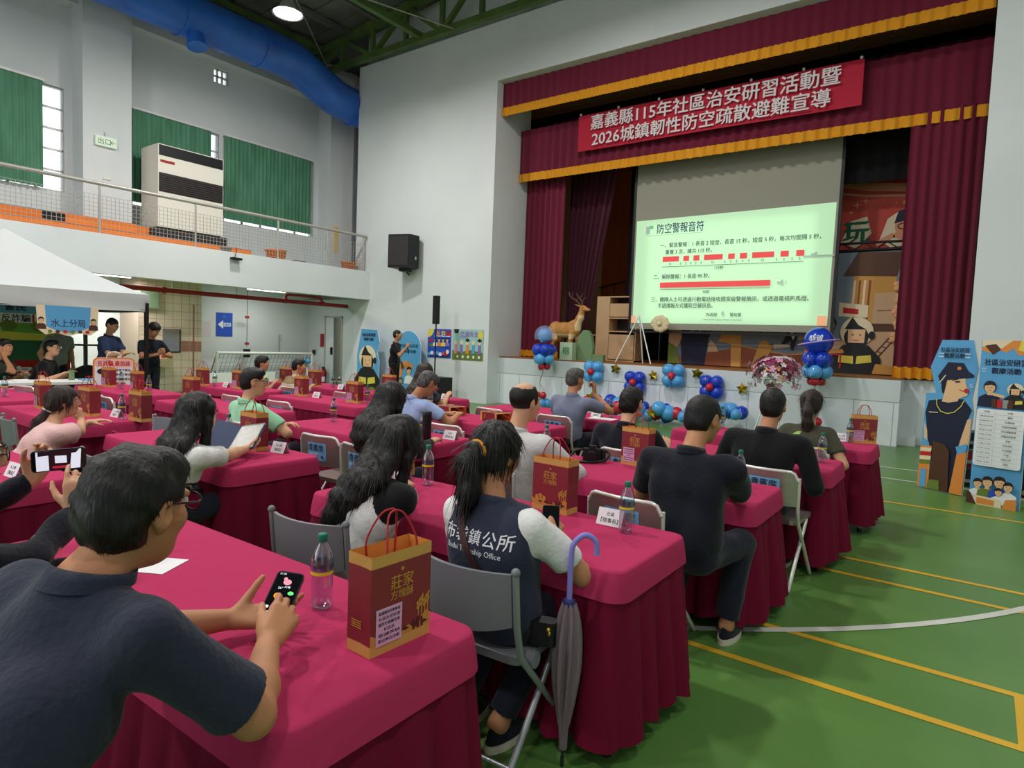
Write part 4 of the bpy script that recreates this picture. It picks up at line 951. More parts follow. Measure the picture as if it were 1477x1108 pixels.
def make_bag(label):
    t = thing('gift_bag', label, 'bag', group='wine red paper gift bags'); W, D, H = .215, .095, .27
    b = MB(); w, d = W / 2, D / 2
    def side(P0, P1, inw):
        x0, y0 = P0; x1, y1 = P1
        for z0, z1, m in ((0, .03, M_BAGG), (.03, H - .032, M_BAG), (H - .032, H, M_BAGG)):
            k = lambda z: inw * math.sin(PI * min(1, z / H)) 
            mx, my = (x0 + x1) / 2, (y0 + y1) / 2; nx, ny = (y1 - y0), -(x1 - x0); L = math.hypot(nx, ny); nx /= L; ny /= L
            V = [(x0, y0, z0), (mx - nx * k(z0), my - ny * k(z0), z0), (x1, y1, z0), (x0, y0, z1), (mx - nx * k(z1), my - ny * k(z1), z1), (x1, y1, z1)]
            b.add(V, [(0, 1, 4, 3), (1, 2, 5, 4)], m)
    C = [(-w, -d), (w, -d), (w, d), (-w, d)]
    side(C[0], C[1], 0); side(C[1], C[2], .008); side(C[2], C[3], 0); side(C[3], C[0], .008)
    b.add([(-w, -d, .001), (w, -d, .001), (w, d, .001), (-w, d, .001)], [(0, 3, 2, 1)], M_BAGG)
    i = .002; q = .011; b.add([(-w + q, -d + i, .02), (w - q, -d + i, .02), (w - q, d - i, .02), (-w + q, d - i, .02), (-w + i, -d + i, H), (w - i, -d + i, H), (w - i, d - i, H), (-w + i, d - i, H)], [(4, 5, 1, 0), (5, 6, 2, 1), (6, 7, 3, 2), (7, 4, 0, 3), (0, 1, 2, 3)], M_BAGI)
    for sg in (-1, 1):
        Fm = frame((0, sg * (d + .0008), 0), (-sg, 0, 0), (0, 0, 1))
        b.text('莊家', .042, 0, .185, .0, M_FOIL, Fm, .012); b.text('方塊酥', .028, 0, .15, .0, M_FOIL, Fm, .01); b.flat(ellipse(0, .218, .006, n=6), 0, M_FOIL, Fm)
        hill = [(-w, .03)] + [(w, .03)] + [(w - W * k / 16, .052 + .013 * math.sin(k * 1.25) + .012 * math.cos(k * .5)) for k in range(17)]; b.flat(hill, .0, M_FOIL, Fm)
        for k in range(5): b.flat([(-.07 + .035 * k, .044), (-.055 + .035 * k, .05 + .004 * (k % 2)), (-.04 + .035 * k, .043), (-.055 + .035 * k, .039)], .0004, M_BRNP, Fm)
        for x0, hh in ((.062, .05), (.074, .062), (.086, .054), (.097, .066)):
            b.flat([(x0 - .0015, .06), (x0 + .0015, .06), (x0 + .0045, .06 + hh), (x0 - .001, .06 + hh * .95)], .0002, M_FOIL, Fm)
            for q in range(4): b.flat(ellipse(x0 + .004 * (1 if q % 2 else -1), .06 + hh * (.6 + .12 * q), .0035, .006, 8), .0002, M_FOIL, Fm)
        for px, ph in ((.045, .03), (.062, .034), (.076, .028)): b.flat([(px - .005, .032), (px + .005, .032), (px + .004, .032 + ph * .7), (px + .002, .032 + ph), (px - .002, .032 + ph), (px - .005, .032 + ph * .6)], .0006, M_BRNP, Fm)
        for q in range(3): b.flat(ellipse(-.075 + .02 * q, .062 + .008 * (q % 2), .014, .014, 14), .0001, M_FOIL, Fm)
    Fs = frame((-w - .0005, 0, 0), (0, -1, 0), (0, 0, 1))
    for q in range(4): b.flat([(-.03, .07 + .006 * q), (.012, .07 + .006 * q), (.012, .073 + .006 * q), (-.03, .073 + .006 * q)], .0006, M_FOIL, Fs)
    b.build('paper_body', t)
    for s in (-1, 1): MB().tube(arc3([(-.05, s * (d - .004), H - .04), (-.052, s * (d - .005), H + .02), (-.03, s * .018, H + .085), (0, s * .01, H + .1), (.03, s * .018, H + .085), (.052, s * (d - .005), H + .02), (.05, s * (d - .004), H - .04)], 5), .003, M_ROPE, 6).build('rope_handle', t)
    return t
def bag_label(t, x=-.045, z=.075, s=1):
    b = MB(); w_, h_ = .09 * s, .1 * s; Fm = frame((x, -.0475 - .0016, z), (1, 0, 0), (0, 0, 1)); b.prism([(-w_ / 2, -h_ / 2), (w_ / 2, -h_ / 2), (w_ / 2, h_ / 2), (-w_ / 2, h_ / 2)], .0006, M_PINKP, Fm)
    for k, s_ in enumerate(('嘉義縣政府警察局', '社區治安研習', '暨防空避難宣導', '紀念品', '敬請笑納', '歡迎參加活動')): b.text(s_, .0105, 0, h_ * (.38 - .15 * k), .0008, M_INK, Fm, .004, w=w_ * (.82 if k not in (3,) else .4))
    return b.build('pink_label', t)
def bottle_meshes():
    b = MB(); pr = [(0, .004), (.024, .002), (.031, .008), (.033, .02), (.0325, .05), (.033, .09), (.0315, .1), (.033, .11), (.033, .15), (.031, .165), (.022, .19), (.014, .202), (.0135, .214)]
    n = 24; b.lathe(pr, M_PET, n)
    body = b.mesh('bottle_body')
    b = MB(); b.lathe([(.0335, .112), (.0337, .148)], M_LBL, 24); b.lathe([(.034, .112), (.034, .122)], M_LBY, 24)
    for i in range(8): a = 2 * PI * i / 8; Fm = frame((.0343 * math.cos(a), .0343 * math.sin(a), .136), (-math.sin(a), math.cos(a), 0), (0, 0, 1)); b.text('水', .02, 0, 0, 0, mat('label_navy', (40, 50, 110), .5), Fm, .01)
    lab = b.mesh('label')
    b = MB(); b.lathe([(0, .235), (.013, .235), (.0148, .232), (.0148, .212), (.0135, .21)], M_CAP, 20); cap = b.mesh('cap')
    return body, lab, cap
BM = bottle_meshes()
def bottle(label, x, y, z=.7352):
    t = thing('water_bottle', label, 'bottle', (x, y, z), random.uniform(0, 6), 'clear water bottles with green caps')
    obj('bottle_body', BM[0], t); obj('label', BM[1], t); obj('cap', BM[2], t); return t
def card_mesh(lines):
    b = MB(); w_, h_, d_ = .13, .075, .032
    for s in (-1, 1):
        Fm = frame((0, s * d_, 0), (-s if s > 0 else 1, 0, 0), (0, -s * d_, h_)); L = math.hypot(d_, h_); b.prism([(-w_ / 2, 0), (w_ / 2, 0), (w_ / 2, L), (-w_ / 2, L)], .0007, M_PAPER, Fm)
        b.text(lines[0], .02, 0, L * .68, .001, M_INK, Fm, .008); b.text(lines[1], .024, 0, L * .3, .001, M_INK, Fm, .01)
    return b.mesh('name_card')
CARDS = [card_mesh(l) for l in (('布袋鎮', '【鎮長】'), ('水上鄉', '【鄉長】'), ('社區', '【理事長】'))]
def card(label, x, y, rz=0, k=0): return obj('name_card', CARDS[k], None, (x, y, .7356), R(rz), label, 'name card', 'folded white name cards')

# placed chairs
g0 = make_grey_chair('grey folding chair under the woman in the blue vest'); g0.location = (-1.46, 2.0, 0); g0.rotation_euler.z = R(4)
dup(g0, (-2.33, 1.95, 0), R(9), 'grey folding chair behind the woman in the white tee with black sleeves')
dup(g0, (-6.42, 2.06, 0), R(-6), 'grey folding chair behind the woman in the pink blouse')
dup(g0, (-4.35, 1.92, 0), R(0), 'grey folding chair under the long-haired woman holding a tablet')
dup(g0, (-1.34, .24, 0), R(0), 'grey folding chair under the man in the navy polo with a phone')
dup(g0, (-2.45, .24, 0), R(0), 'grey folding chair under the man filming with a raised phone')
s0 = make_silver_chair('silver guest chair with a blue seat sign, under the man in the dark navy tee'); s0.location = (-1.44, 3.27, 0); s0.rotation_euler.z = R(-4)
for x, y, r, lb in ((-2.55, 3.45, 3, 'silver guest chair with a blue seat sign, under the balding man in the pale shirt'), (-2.12, 4.62, -2, 'silver guest chair with a blue seat sign just beyond the black camera'), (-1.13, 4.72, -2, 'silver guest chair with a blue sign beside the dark-shirted man in the fourth row'),
    (-4.12, 3.36, 4, 'empty silver guest chair with a blue sign, between the bag-and-card table and the bottle table'), (-6.45, 4.55, 3, 'empty silver guest chair with a blue sign, right of the man in the mint shirt'), (-3.95, 4.6, 2, 'empty silver guest chair behind the black tumbler and name card'), (-4.55, 6.05, -3, 'empty silver guest chair behind the two lying gift bags'), (-9.6, 3.05, 12, 'silver guest chair at the far left edge behind a water bottle'),
    (-7.74, 3.3, -8, 'silver guest chair between the pink-bloused woman and the mid-left bottles'), (-6.55, 3.12, 0, 'silver guest chair with a blue sign left of the long-haired woman with the tablet'), (-7.3, 4.48, 0, 'silver guest chair with a blue sign left of the mint-shirted man'), (-8.95, 5.72, -4, 'silver guest chair under the boy in the pale green tee'), (-7.0, 5.93, 0, 'silver guest chair with a blue sign beyond the lone bottle and the name card'), (-8.05, 5.8, 0, 'silver guest chair under the boy in the khaki hood'),
    (-4.78, 4.72, -5, 'silver guest chair under the man in the light blue shirt'), (-3.72, 6.1, 2, 'silver guest chair under the slate-shirted man in the front row'), (-3.55, 3.3, 0, 'silver guest chair under the dark-haired woman in black'), (-5.1, 3.3, 0, 'silver guest chair under the man in the mint shirt'), (-1.2, 6.0, 0, 'silver guest chair under the ponytailed woman in the olive vest'), (-6.05, 6.05, 0, 'silver guest chair under the brown-haired woman in the front row')):
    dup(s0, (x, y, 0), R(r), lb)

# gift bags
bg = make_bag('wine red gift bag with a pink label on the first table, nearest the viewer')
bag_label(bg)
bg.location = (-1.285, 1.215, .7352); bg.rotation_euler.z = R(88)
plain = copy_tree(bg); [bpy.data.objects.remove(c) for c in list(plain.children) if c.name.startswith('pink_label')]
plain.location = (-1.71, 2.73, .7352); plain.rotation_euler.z = R(-3); plain['label'] = 'wine red gift bag without a label, on the table of the woman in the vest'
for x, y, r, lab, lb in ((-6.12, 2.66, 4, 0, 'wine red gift bag just left of the long-haired woman with the tablet'), (-9.81, 3.85, 4, 1, 'wine red gift bag with a pink label, standing before the white and orange paper sign'), (-8.97, 3.86, -4, 1, 'wine red gift bag with a pink label below the two standing men'), (-7.74, 3.95, 6, 0, 'wide-handled wine red gift bag in front of the wall sink'),
    (-9.55, 5.05, 0, 1, 'wine red gift bag with a pink label in front of the tiled wall'), (-8.8, 5.2, 5, 1, 'wine red gift bag half hidden behind the mint-shirted man'), (-7.44, 5.30, -4, 1, 'wine red gift bag with a pink label below the khaki-hooded boy'), (-8.72, 6.46, 3, 1, 'wine red gift bag with a pink label right of the khaki-hooded boy'), (-9.5, 6.45, 0, 0, 'wine red gift bag between the two boys by the goal'),
    (-6.37, 5.32, 4, 1, 'wine red gift bag with a pink label in front of the firefighter standee'), (-7.3, 6.76, 0, 0, 'wine red gift bag below the standing speaker'), (-6.72, 2.47, 5, 0, 'wine red gift bag right of the hand of the pink-bloused woman'), (-7.55, 2.36, -4, 1, 'wine red gift bag half hidden behind the head of the pink-bloused woman'), (-2.86, 2.72, 80, 0, 'wine red gift bag half hidden beside the woman in the white and black tee'),
    (-1.95, 4.2, -5, 1, 'wine red gift bag half hidden behind the navy-shirted man in the third row'), (-.9, 6.98, 20, 1, 'wine red gift bag at the aisle end of the front row table'), (-4.2, 2.6, -2, 0, 'wine red gift bag behind the blue tablet')):
    dup(bg if lab else plain, (x, y, .7352), R(r), lb)
c = dup(plain, (-4.72, 5.52, .7352 + .0475), R(90), 'wine red gift bag lying flat on its side, left of a pair'); c.rotation_euler = (R(90), 0, R(78)); c.location = (-4.95, 5.44, .7352 + .048)
c = dup(plain, (-4.3, 5.3, .79), 0, 'wine red gift bag lying flat on its side, half hidden by the balding man'); c.rotation_euler = (R(90), 0, R(78)); c.location = (-4.26, 5.38, .7352 + .048)

for x, y, lb in ((-1.6, 1.225, 'water bottle beside the nearest gift bag, by the phone-holding man'), (-1.26, 2.63, 'water bottle at the aisle end of the second table, before a name card'), (-2.54, 2.67, 'water bottle between the white-teed woman and the woman in the vest'), (-1.17, 4.0, 'water bottle at the elbow of the navy-shirted man'), (-2.6, 4.0, 'water bottle half hidden behind the plain gift bag and the pale shirt'), (-.97, 5.42, 'water bottle at the aisle end of the fourth table'),
    (-1.0, 6.9, 'water bottle left of the gift bag in the front row'), (-2.25, 6.92, 'water bottle before the flower stand'), (-2.5, 6.55, 'water bottle behind the shoulder of the navy-shirted man in the fourth row'), (-3.5, 6.75, 'water bottle at the elbow of the slate-shirted man'), (-5.07, 3.98, 'lone water bottle on the table right of the mint-shirted man'), (-3.78, 3.9, 'water bottle half hidden behind the black tumbler'), (-5.25, 5.52, 'water bottle left of the lying gift bags'), (-4.0, 6.5, 'water bottle left of the slate-shirted man'),
    (-4.45, 2.55, 'water bottle in front of the gift bag by the blue tablet'), (-6.3, 2.58, 'water bottle right of the pink-bloused woman'), (-9.4, 3.84, 'water bottle between the two bags before the paper sign'), (-8.6, 3.84, 'water bottle right of the bag below the standing men'), (-8.9, 2.42, 'water bottle at the far left edge'), (-9.3, 5.1, 'water bottle right of the bag at the tiled wall'), (-6.22, 5.4, 'water bottle right of the bag before the firefighter standee'), (-7.2, 6.9, 'water bottle right of the bag below the speaker'), (-8.3, 6.5, 'first of two water bottles left of the fire extinguisher'), (-8.22, 6.56, 'second of two water bottles left of the fire extinguisher')):
    bottle(lb, x, y)
for x, y, r, lb in ((-3.97, 2.66, 8, 'name card at the end of the tablet table, before an empty guest chair'), (-4.25, 1.2, 6, 'name card on the left-hand first row table, under the raised phone'), (-2.74, 2.66, -6, 'name card right of the white-teed woman'), (-1.37, 2.7, 2, 'name card behind the bottle at the aisle end of the second table'), (-1.33, 4.1, 4, 'name card left of the bottle by the navy-shirted man'), (-1.1, 5.5, 3, 'name card left of the bottle at the aisle end of the fourth table'), (-1.08, 6.95, 0, 'name card right of the ponytailed woman'), (-2.33, 6.85, 3, 'name card before the flower stand'),
    (-3.64, 6.66, 0, 'name card at the elbow of the slate-shirted man'), (-3.6, 4.05, 3, 'name card right of the black tumbler'), (-5.05, 2.68, -4, 'name card right of the long-haired woman with the mask'), (-7.5, 4.02, 3, 'name card below the tiled wall corner'), (-7.15, 5.34, 4, 'name card right of the bag below the khaki-hooded boy'), (-8.1, 6.5, 0, 'name card below the fire extinguisher'), (-9.15, 5.2, 0, 'name card right of the bottle at the tiled wall'), (-6.5, 2.62, 6, 'name card left of the bottle by the pink-bloused woman'), (-6.1, 6.72, 0, 'white card right of the brown-haired woman'), (-2.62, 1.15, 10, 'name card behind the glasses of the navy polo man')):
    card(lb, x, y, r, random.randrange(3))
def paper(label, x, y, r, w_=.21, h_=.15, z=.7362): MB().box((-w_ / 2, -h_ / 2, 0), (w_ / 2, h_ / 2, .0012), M_PAPER).build('paper_sheet', loc=(x, y, z), rotz=R(r), label=label, cat='paper')
paper('white paper sheet on the first table beside the navy polo man', -2.35, 1.05, 30); paper('white paper sheet under the elbow of the slate-shirted man', -3.5, 6.55, 4, .3, .21); paper('white paper sheet at the end of the front row table by the loudspeaker', -6.2, 6.78, 0, .2, .14)

# tumbler, camera, umbrella, devices
t = thing('tumbler', 'tall black tumbler standing beside the bottle on the third table', 'tumbler', (-3.70, 3.86, .7352)); MB().lathe([(0, 0), (.036, 0), (.038, .004), (.038, .2)], M_BLACK, 24).build('body', t); MB().lathe([(.038, .2), (.039, .205), (.039, .235), (.034, .24), (0, .24)], M_PHB, 24).build('lid', t)
t = thing('camera', 'black camera with its strap lying on the third table', 'camera', (-2.26, 4.1, .7352), R(25))
MB().rbox((-.07, -.025, 0), (.07, .03, .09), .015, M_BLACK).box((-.025, -.02, .09), (.025, .025, .112), M_BLACK).build('camera_body', t); MB().tube([(.0, -.02, .045), (0, -.11, .045)], .036, M_PHB, 18).build('lens', t); MB().rbox((.07, -.03, 0), (.095, .02, .085), .01, M_BLACK).build('grip', t)
MB().tube(arc3([(-.07, 0, .08), (-.13, .02, .06), (-.16, -.06, .01), (-.1, -.11, .008), (-.02, -.14, .012), (.09, -.08, .02), (.12, 0, .06), (.07, .01, .085)], 6), .009, M_BLACK, 6).build('strap', t)
M_LAV = mat('lavender_handle', (136, 128, 206), .35, spec=.5); M_UMB = mat('lilac_grey_umbrella_cloth', (128, 112, 120), .6, bump=(30, .3, (2, 2, .3)))
t = thing('umbrella', 'folded lilac grey umbrella with a lavender crook handle hooked over the table edge', 'umbrella', (-1.17, 2.0, 0), R(38))
MB().tube(arc3([(.0, .0, .62), (0, 0, .80), (.01, 0, .855), (.05, .0, .885), (.088, 0, .86), (.094, 0, .81)], 6), .0105, M_LAV, 12).build('handle', t)
b = MB()
def uf(u, v):
    a = 2 * PI * u; r = (.016 + .034 * math.sin(PI * min(1, v * 1.15)) ** .8) * (1 + .35 * math.sin(8 * a + 3 * v)) * (1 - .55 * v) + .006
    return (r * math.cos(a), r * math.sin(a), .63 - .56 * v)
b.surf(uf, 64, 16, M_UMB, closed_u=True); b.build('folded_canopy', t)
MB().tube([(0, 0, .01), (0, 0, .66)], .005, M_DARK, 8).build('shaft', t); MB().tube([(0, 0, .0), (0, 0, .04)], .007, M_DARK, 8).build('ferrule', t); MB().lathe([(.012, .6), (.02, .615), (.024, .64), (.013, .645)], mat('navy_ferrule', (40, 44, 110), .4), 16).build('collar_ring', t)
def phone_mb(w_=.075, l=.16, th=.009, icons=True):
    b = MB(); b.rbox((-w_ / 2, -l / 2, 0), (w_ / 2, l / 2, th), .012, M_PHB); b.rbox((-w_ / 2 + .003, -l / 2 + .004, th), (w_ / 2 - .003, l / 2 - .004, th + .0006), .009, M_SCRN)
    return b
# ------------------------------------------------------------------ the audience and the other people
from mathutils.bvhtree import BVHTree
def P(label, hip, hc, yaw=0, pitch=8, roll=0, L=None, Rr=None, hz=.55, **k):
    """hip (x, y) and head centre hc are world positions; everybody seated faces the stage (+Y)"""
    bx, by = hip; loc = lambda p: (p[0] - bx, p[1] - by, p[2])
    hd = {}
    if L: hd['L'] = loc(L)
    if Rr: hd['R'] = loc(Rr)
    for q in ('shl', 'shr', 'nb'):
        if k.get(q) is not None: k[q] = loc(k[q])
    return person(label, hip, 0, hip=(0, 0, hz), hcl=loc(hc), head=(yaw, pitch, roll), hands=hd, **k)
def on_back(t, child, V2, m, name, F2, off=.003):
    """lay flat shapes (x, z in the person's frame) on the back of a garment"""
    g = [c for c in t.children if c.name.split('.')[0] == child][0]; me = g.data
    bv = BVHTree.FromPolygons([v.co for v in me.vertices], [tuple(p.vertices) for p in me.polygons]); V = []
    for x, z in V2:
        h_ = bv.ray_cast(Vector((x, -1.2, z)), Vector((0, 1, 0)))[0]; V.append((x, (h_.y if h_ is not None else 0) - off, z))
    return MB().add(V, F2, m).build(name, t)
def back_text(t, child, s, size, x, z, m, name='printed_lettering', bold=.01, slant=0, w=None):
    V, F = text_geo(s); k = 1
    if w: k = w / ((max(v[0] for v in V) - min(v[0] for v in V)) * size)
    V2 = []; F2 = []
    for j, (dx, dy) in enumerate(((0, 0), (-bold, -bold * .5), (bold, bold * .5))): b0 = len(V2); V2 += [(x + (v[0] + dx) * size * k, z + (v[1] + dy) * size) for v in V]; F2 += [tuple(b0 + q for q in f) for f in F]
    return on_back(t, child, V2, m, name, F2)
def back_strap(t, child, pts, wd, m, name='strap'):
    Q = arc3([(p[0], 0, p[1]) for p in pts], 8); V = []
    for i, q in enumerate(Q):
        a = Q[max(0, i - 1)]; b_ = Q[min(len(Q) - 1, i + 1)]; d = (b_ - a).normalized(); n_ = Vector((-d.z, 0, d.x)) * wd / 2
        V += [(q.x - n_.x, q.z - n_.z), (q.x + n_.x, q.z + n_.z)]
    return on_back(t, child, V, m, name, [(2 * i, 2 * i + 1, 2 * i + 3, 2 * i + 2) for i in range(len(Q) - 1)], .006)

# 1 the man in the navy polo, nearest the viewer
front, J = P('man in a navy polo and glasses, nearest the viewer, holding a phone over the table', (-1.36, .21), (-1.405, .605, 1.205), 20, 8, 2, L=(-1.62, .93, .79), Rr=(-1.36, .885, .82), h=.0055,
    nb=(-1.38, .495, 1.075), shl=(-1.575, .455, 1.02), shr=(-1.195, .53, 1.015), poles=dict(L=(-.5, -.2, -.7), R=(.75, -.1, -.6)), sc=1.04, width=1.18, belly=1.25,
    hk=dict(L=dict(d=(.55, .8, .05), nrm=(-.45, .1, -.9), curl=[16, 20, 26, 32], spread=7, thumb=(55, 5)), R=dict(d=(-.45, .75, .35), nrm=(.62, .1, .75), curl=[28, 42, 50, 55], spread=3, thumb=(25, 8))),
    shirt=M_NAVY, hair='short', skin=M_SKIN2, glasses=True, strand=5200, ripple=.006, sl=.8)
M_GLOW = [mat('screen_pink', (240, 130, 150), .4, emit=.8), mat('screen_orange', (250, 160, 30), .4, emit=.8), mat('screen_green', (90, 220, 110), .4, emit=.8), mat('screen_white', (235, 240, 245), .4, emit=.7)]
t = thing('phone', 'black phone with weather icons on its screen, held by the man in the navy polo', 'phone', (-1.475, 1.0, .875))
b = phone_mb(); z = .0102
b.flat(ellipse(.0, .045, .011, .009), z, M_GLOW[0]); b.flat(ellipse(-.008, .055, .005), z, M_GLOW[0]); b.flat(ellipse(-.012, .0, .009, n=10), z, M_GLOW[1]); b.flat(ellipse(.02, .012, .008, .006), z, M_GLOW[2])
for i in range(5): b.flat(rrect(-.03 + .012 * i, -.04, -.022 + .012 * i, -.032, .002), z, M_GLOW[3])
for j in range(3):
    for i in range(7): b.flat(rrect(-.031 + .0092 * i, -.068 + .008 * j, -.026 + .0092 * i, -.064 + .008 * j, .001), z, M_GLOW[3])
b.text('21:35', .008, -.02, .07, z, M_GLOW[3]); b.text('26°', .01, -.012, .025, z, M_GLOW[3]); b.text('大埔', .008, .005, .03, z, M_GLOW[3])
ph = b.build('phone_body', t)
t.matrix_world = frame((-1.475, 1.0, .868), (.72, .55, -.12), (-.42, .72, .5))
# 2 the man filming at the left edge
P('man in a dark jacket at the left edge, filming with a raised phone', (-2.45, .20), (-2.47, .56, 1.17), -8, 4, 0, L=(-2.80, .84, 1.0), Rr=(-2.46, .86, .94), h=.0075, nb=(-2.44, .43, .985), poles=dict(L=(-.8, 0, -.6), R=(.5, .1, -.9)), sleeve='long',
    hk=dict(L=dict(d=(.3, .3, .9), nrm=(-.8, .5, .0), curl=45), R=dict(d=(-.12, .1, .98), nrm=(.85, -.45, .1), curl=[30, 70, 75, 80], spread=2, thumb=(50, 20))), shirt=M_NAVYD, hair='crew', skin=M_SKIN, glasses=True, strand=900, width=1.05)
t = thing('phone', 'phone held up sideways, filming the stage, its screen showing the hall', 'phone', (-2.6, .83, 1.11))
b = phone_mb(); z = .0102; W_ = mat('screen_wall', (214, 216, 232), .4, emit=.75); D_ = mat('screen_dark', (40, 12, 26), .4, emit=.4)
b.flat([(-.034, -.066), (.034, -.066), (.034, -.03), (-.034, -.03)], z, W_); b.flat([(-.034, .038), (.034, .03), (.034, .06), (-.034, .066)], z, W_); b.flat([(-.034, -.03), (.034, -.03), (.034, .03), (-.034, .03)], z - .0001, D_); b.flat([(-.016, -.012), (.01, -.012), (.012, .022), (-.014, .022)], z + .0002, W_); b.flat([(-.034, -.06), (-.018, -.06), (-.022, .05), (-.034, .06)], z + .0003, D_)
b.flat([(.02, -.02), (.028, -.02), (.03, .028), (.022, .028)], z + .0002, mat('screen_red', (190, 40, 60), .4, emit=.5))
b.build('phone_body', t); t.matrix_world = frame((-2.60, .86, 1.105), (-.03, .06, -1), (.3, .95, .05)) 
# 3 pink blouse
P('woman in a pink blouse with a low ponytail, resting her chin on her hand', (-5.72, 1.62), (-5.72, 1.93, .985), -12, 4, 0, L=(-6.0, 2.2, .77), Rr=(-5.92, 2.12, .80), h=.009, sc=.95, width=.9, nb=(-5.68, 1.84, .80), hz=.42, poles=dict(L=(-.5, 0, -.8), R=(.9, .1, -.5)), sleeve='puff',
    hk=dict(R=dict(d=(-.1, -.25, .9), nrm=(.8, .5, .1), curl=60), L=dict(d=(.3, .5, .1), nrm=(0, 0, 1), curl=20)), shirt=M_PINK, hair='lowpony', hairm=M_HAIRB, hairlen=.3, brim=M_WHITE, collar=False, strand=1200)
# 4 tablet woman
tw, J4 = P('long-haired woman with a face mask, in a white sleeved top, reading a blue-covered tablet', (-3.9, 1.82), (-3.83, 2.0, 1.07), -6, 12, 0, L=(-4.12, 2.36, .80), Rr=(-3.93, 2.42, .80), h=.008, sc=.96, width=.92, nb=(-3.80, 1.90, .885), hz=.5, poles=dict(L=(-.6, 0, -.6), R=(.9, -.3, -.5)), sleeve='short', sl=.72,
    hk=dict(L=dict(d=(.4, .7, .1), nrm=(-.4, 0, .9), curl=30), R=dict(d=(-.35, .75, .1), nrm=(.5, 0, -.6), curl=40)), shirt=M_WHT, shirt_mats=[M_WHT, M_BLK], shirt_mfn=lambda C, a, b_, n, h_: (C[:, 2] < n[2] - .2 + .0 * C[:, 0]) & (abs(C[:, 0] - n[0]) < .17), hair='long', hairlen=.36, hairm=M_HAIR, mask=True, collar=False, strand=1500)
t = thing('tablet', 'tablet in a dark blue folding cover, held up by the long-haired woman', 'tablet', (-4.02, 2.42, .87))
MB().rbox((-.09, -.125, 0), (.09, .125, .008), .01, M_PHB).box((-.082, -.11, .008), (.082, .11, .0086), mat('tablet_picture', (110, 100, 90), .3, emit=.25, var=(30, (50, 70, 40)))).build('tablet_body', t)
MB().rbox((-.095, -.13, -.004), (.095, .13, -.0005), .012, mat('blue_cover', (58, 68, 98), .6)).build('back_cover', t)
b = MB(); b.add([(-.095, -.13, -.002), (-.095, .13, -.002), (-.23, .13, .09), (-.23, -.13, .09), (-.094, -.13, -.006), (-.094, .13, -.006), (-.231, .13, .085), (-.231, -.13, .085)], [(0, 1, 2, 3), (7, 6, 5, 4), (0, 3, 7, 4), (1, 5, 6, 2), (3, 2, 6, 7)], mat('blue_cover')if 'blue_cover' in MATS else M_NAVY); b.build('cover_flap', t)
t.matrix_world = frame((-3.99, 2.42, .865), (.86, .45, .18), (-.35, .72, .55))
# 5 white tee with black raglan sleeves
P('long-haired woman in a white tee with black raglan sleeves, leaning over the second table', (-2.28, 1.87), (-2.19, 2.10, 1.08), -16, 26, 8, L=(-2.58, 2.36, .79), Rr=(-2.46, 2.38, .79), h=.0075, sc=.99, width=.95, nb=(-2.17, 1.95, .925), hz=.54, poles=dict(L=(-.7, 0, -.5), R=(.8, -.1, -.6)), sl=.72,
    hk=dict(L=dict(d=(.4, .8, .05), nrm=(-.3, 0, .9), curl=35), R=dict(d=(-.35, .8, .05), nrm=(.3, 0, .9), curl=40)), shirt=M_WHT, shirt_mats=[M_WHT, M_BLK], shirt_mfn=lambda C, a, b_, n, h_: (np.abs(C[:, 0] - n[0]) > .06 + .55 * np.maximum(0, n[2] - C[:, 2])) & (C[:, 2] > n[2] - .3), hair='long', hairlen=.27, sweep=-.08, hw=.62, collar=False, strand=1800, belly=1.06)
t = thing('phone', 'phone lying under the hands of the white-teed woman', 'phone', (-2.55, 2.5, .7355), R(35)); b = phone_mb(); b.rbox((-.034, -.07, .0098), (.034, .07, .0103), .006, mat('screen_lilac', (196, 184, 226), .3, emit=.35)); b.build('phone_body', t)
# 6 vest woman
vw, J6 = P('ponytailed woman in a navy vest with white lettering, using a phone at the second table', (-1.46, 1.94), (-1.545, 2.02, 1.13), -4, 16, 0, L=(-1.62, 2.26, .78), Rr=(-1.40, 2.22, .785), h=.007, sc=1.0, width=.98, nb=(-1.50, 1.94, .945), hz=.54, poles=dict(L=(-.7, -.1, -.6), R=(.9, -.25, -.5)), sl=.7,
    hk=dict(L=dict(d=(.4, .8, .1), nrm=(-.3, 0, .9), curl=35), R=dict(d=(-.3, .8, .25), nrm=(.5, 0, .8), curl=45)), shirt=M_WHT, vest=mat('navy_vest_cloth', (38, 44, 64), .8, bump=(50, .2), sheen=.1), hair='pony', hairlen=.26, brim=mat('orange_hair_band', (226, 150, 40), .8), collar=True, strand=1200, skin=M_SKIN2,
    legs=dict(KL=(-.13, .28, .52), KR=(.1, .28, .52), AL=(-.17, -.02, .09), AR=(.03, .0, .09)))
WI = mat('white_print', (226, 228, 230), .7)
zb = J6['nb'][2]; xb = J6['nb'][0]
for i, ch in enumerate('布袋鎮公所'): back_text(vw, 'vest', ch, .062, xb - .115 + .066 * i, zb - .095, WI, 'printed_lettering', .012) if ch != '鎮' else back_text(vw, 'vest', ch, .058, xb - .115 + .066 * i, zb - .095, WI, 'printed_lettering', .008)
back_text(vw, 'vest', 'Budai Township Office', .03, xb + .01, zb - .15, WI, 'printed_lettering', .006, w=.26)
M_STRAP = mat('brown_leather', (66, 34, 36), .5); back_strap(vw, 'vest', [(xb - .1, zb + .02), (xb - .075, zb - .04), (xb - .03, zb - .12), (xb + .05, zb - .22), (xb + .13, zb - .33)], .034, M_STRAP, 'bag_strap')
t = thing('shoulder_bag', 'small black shoulder bag with a gold charm beside the woman in the vest', 'bag', (-1.25, 1.95, .47), R(20)); MB().rbox((-.055, -.03, 0), (.055, .03, .09), .02, M_BLACK).build('bag_body', t)
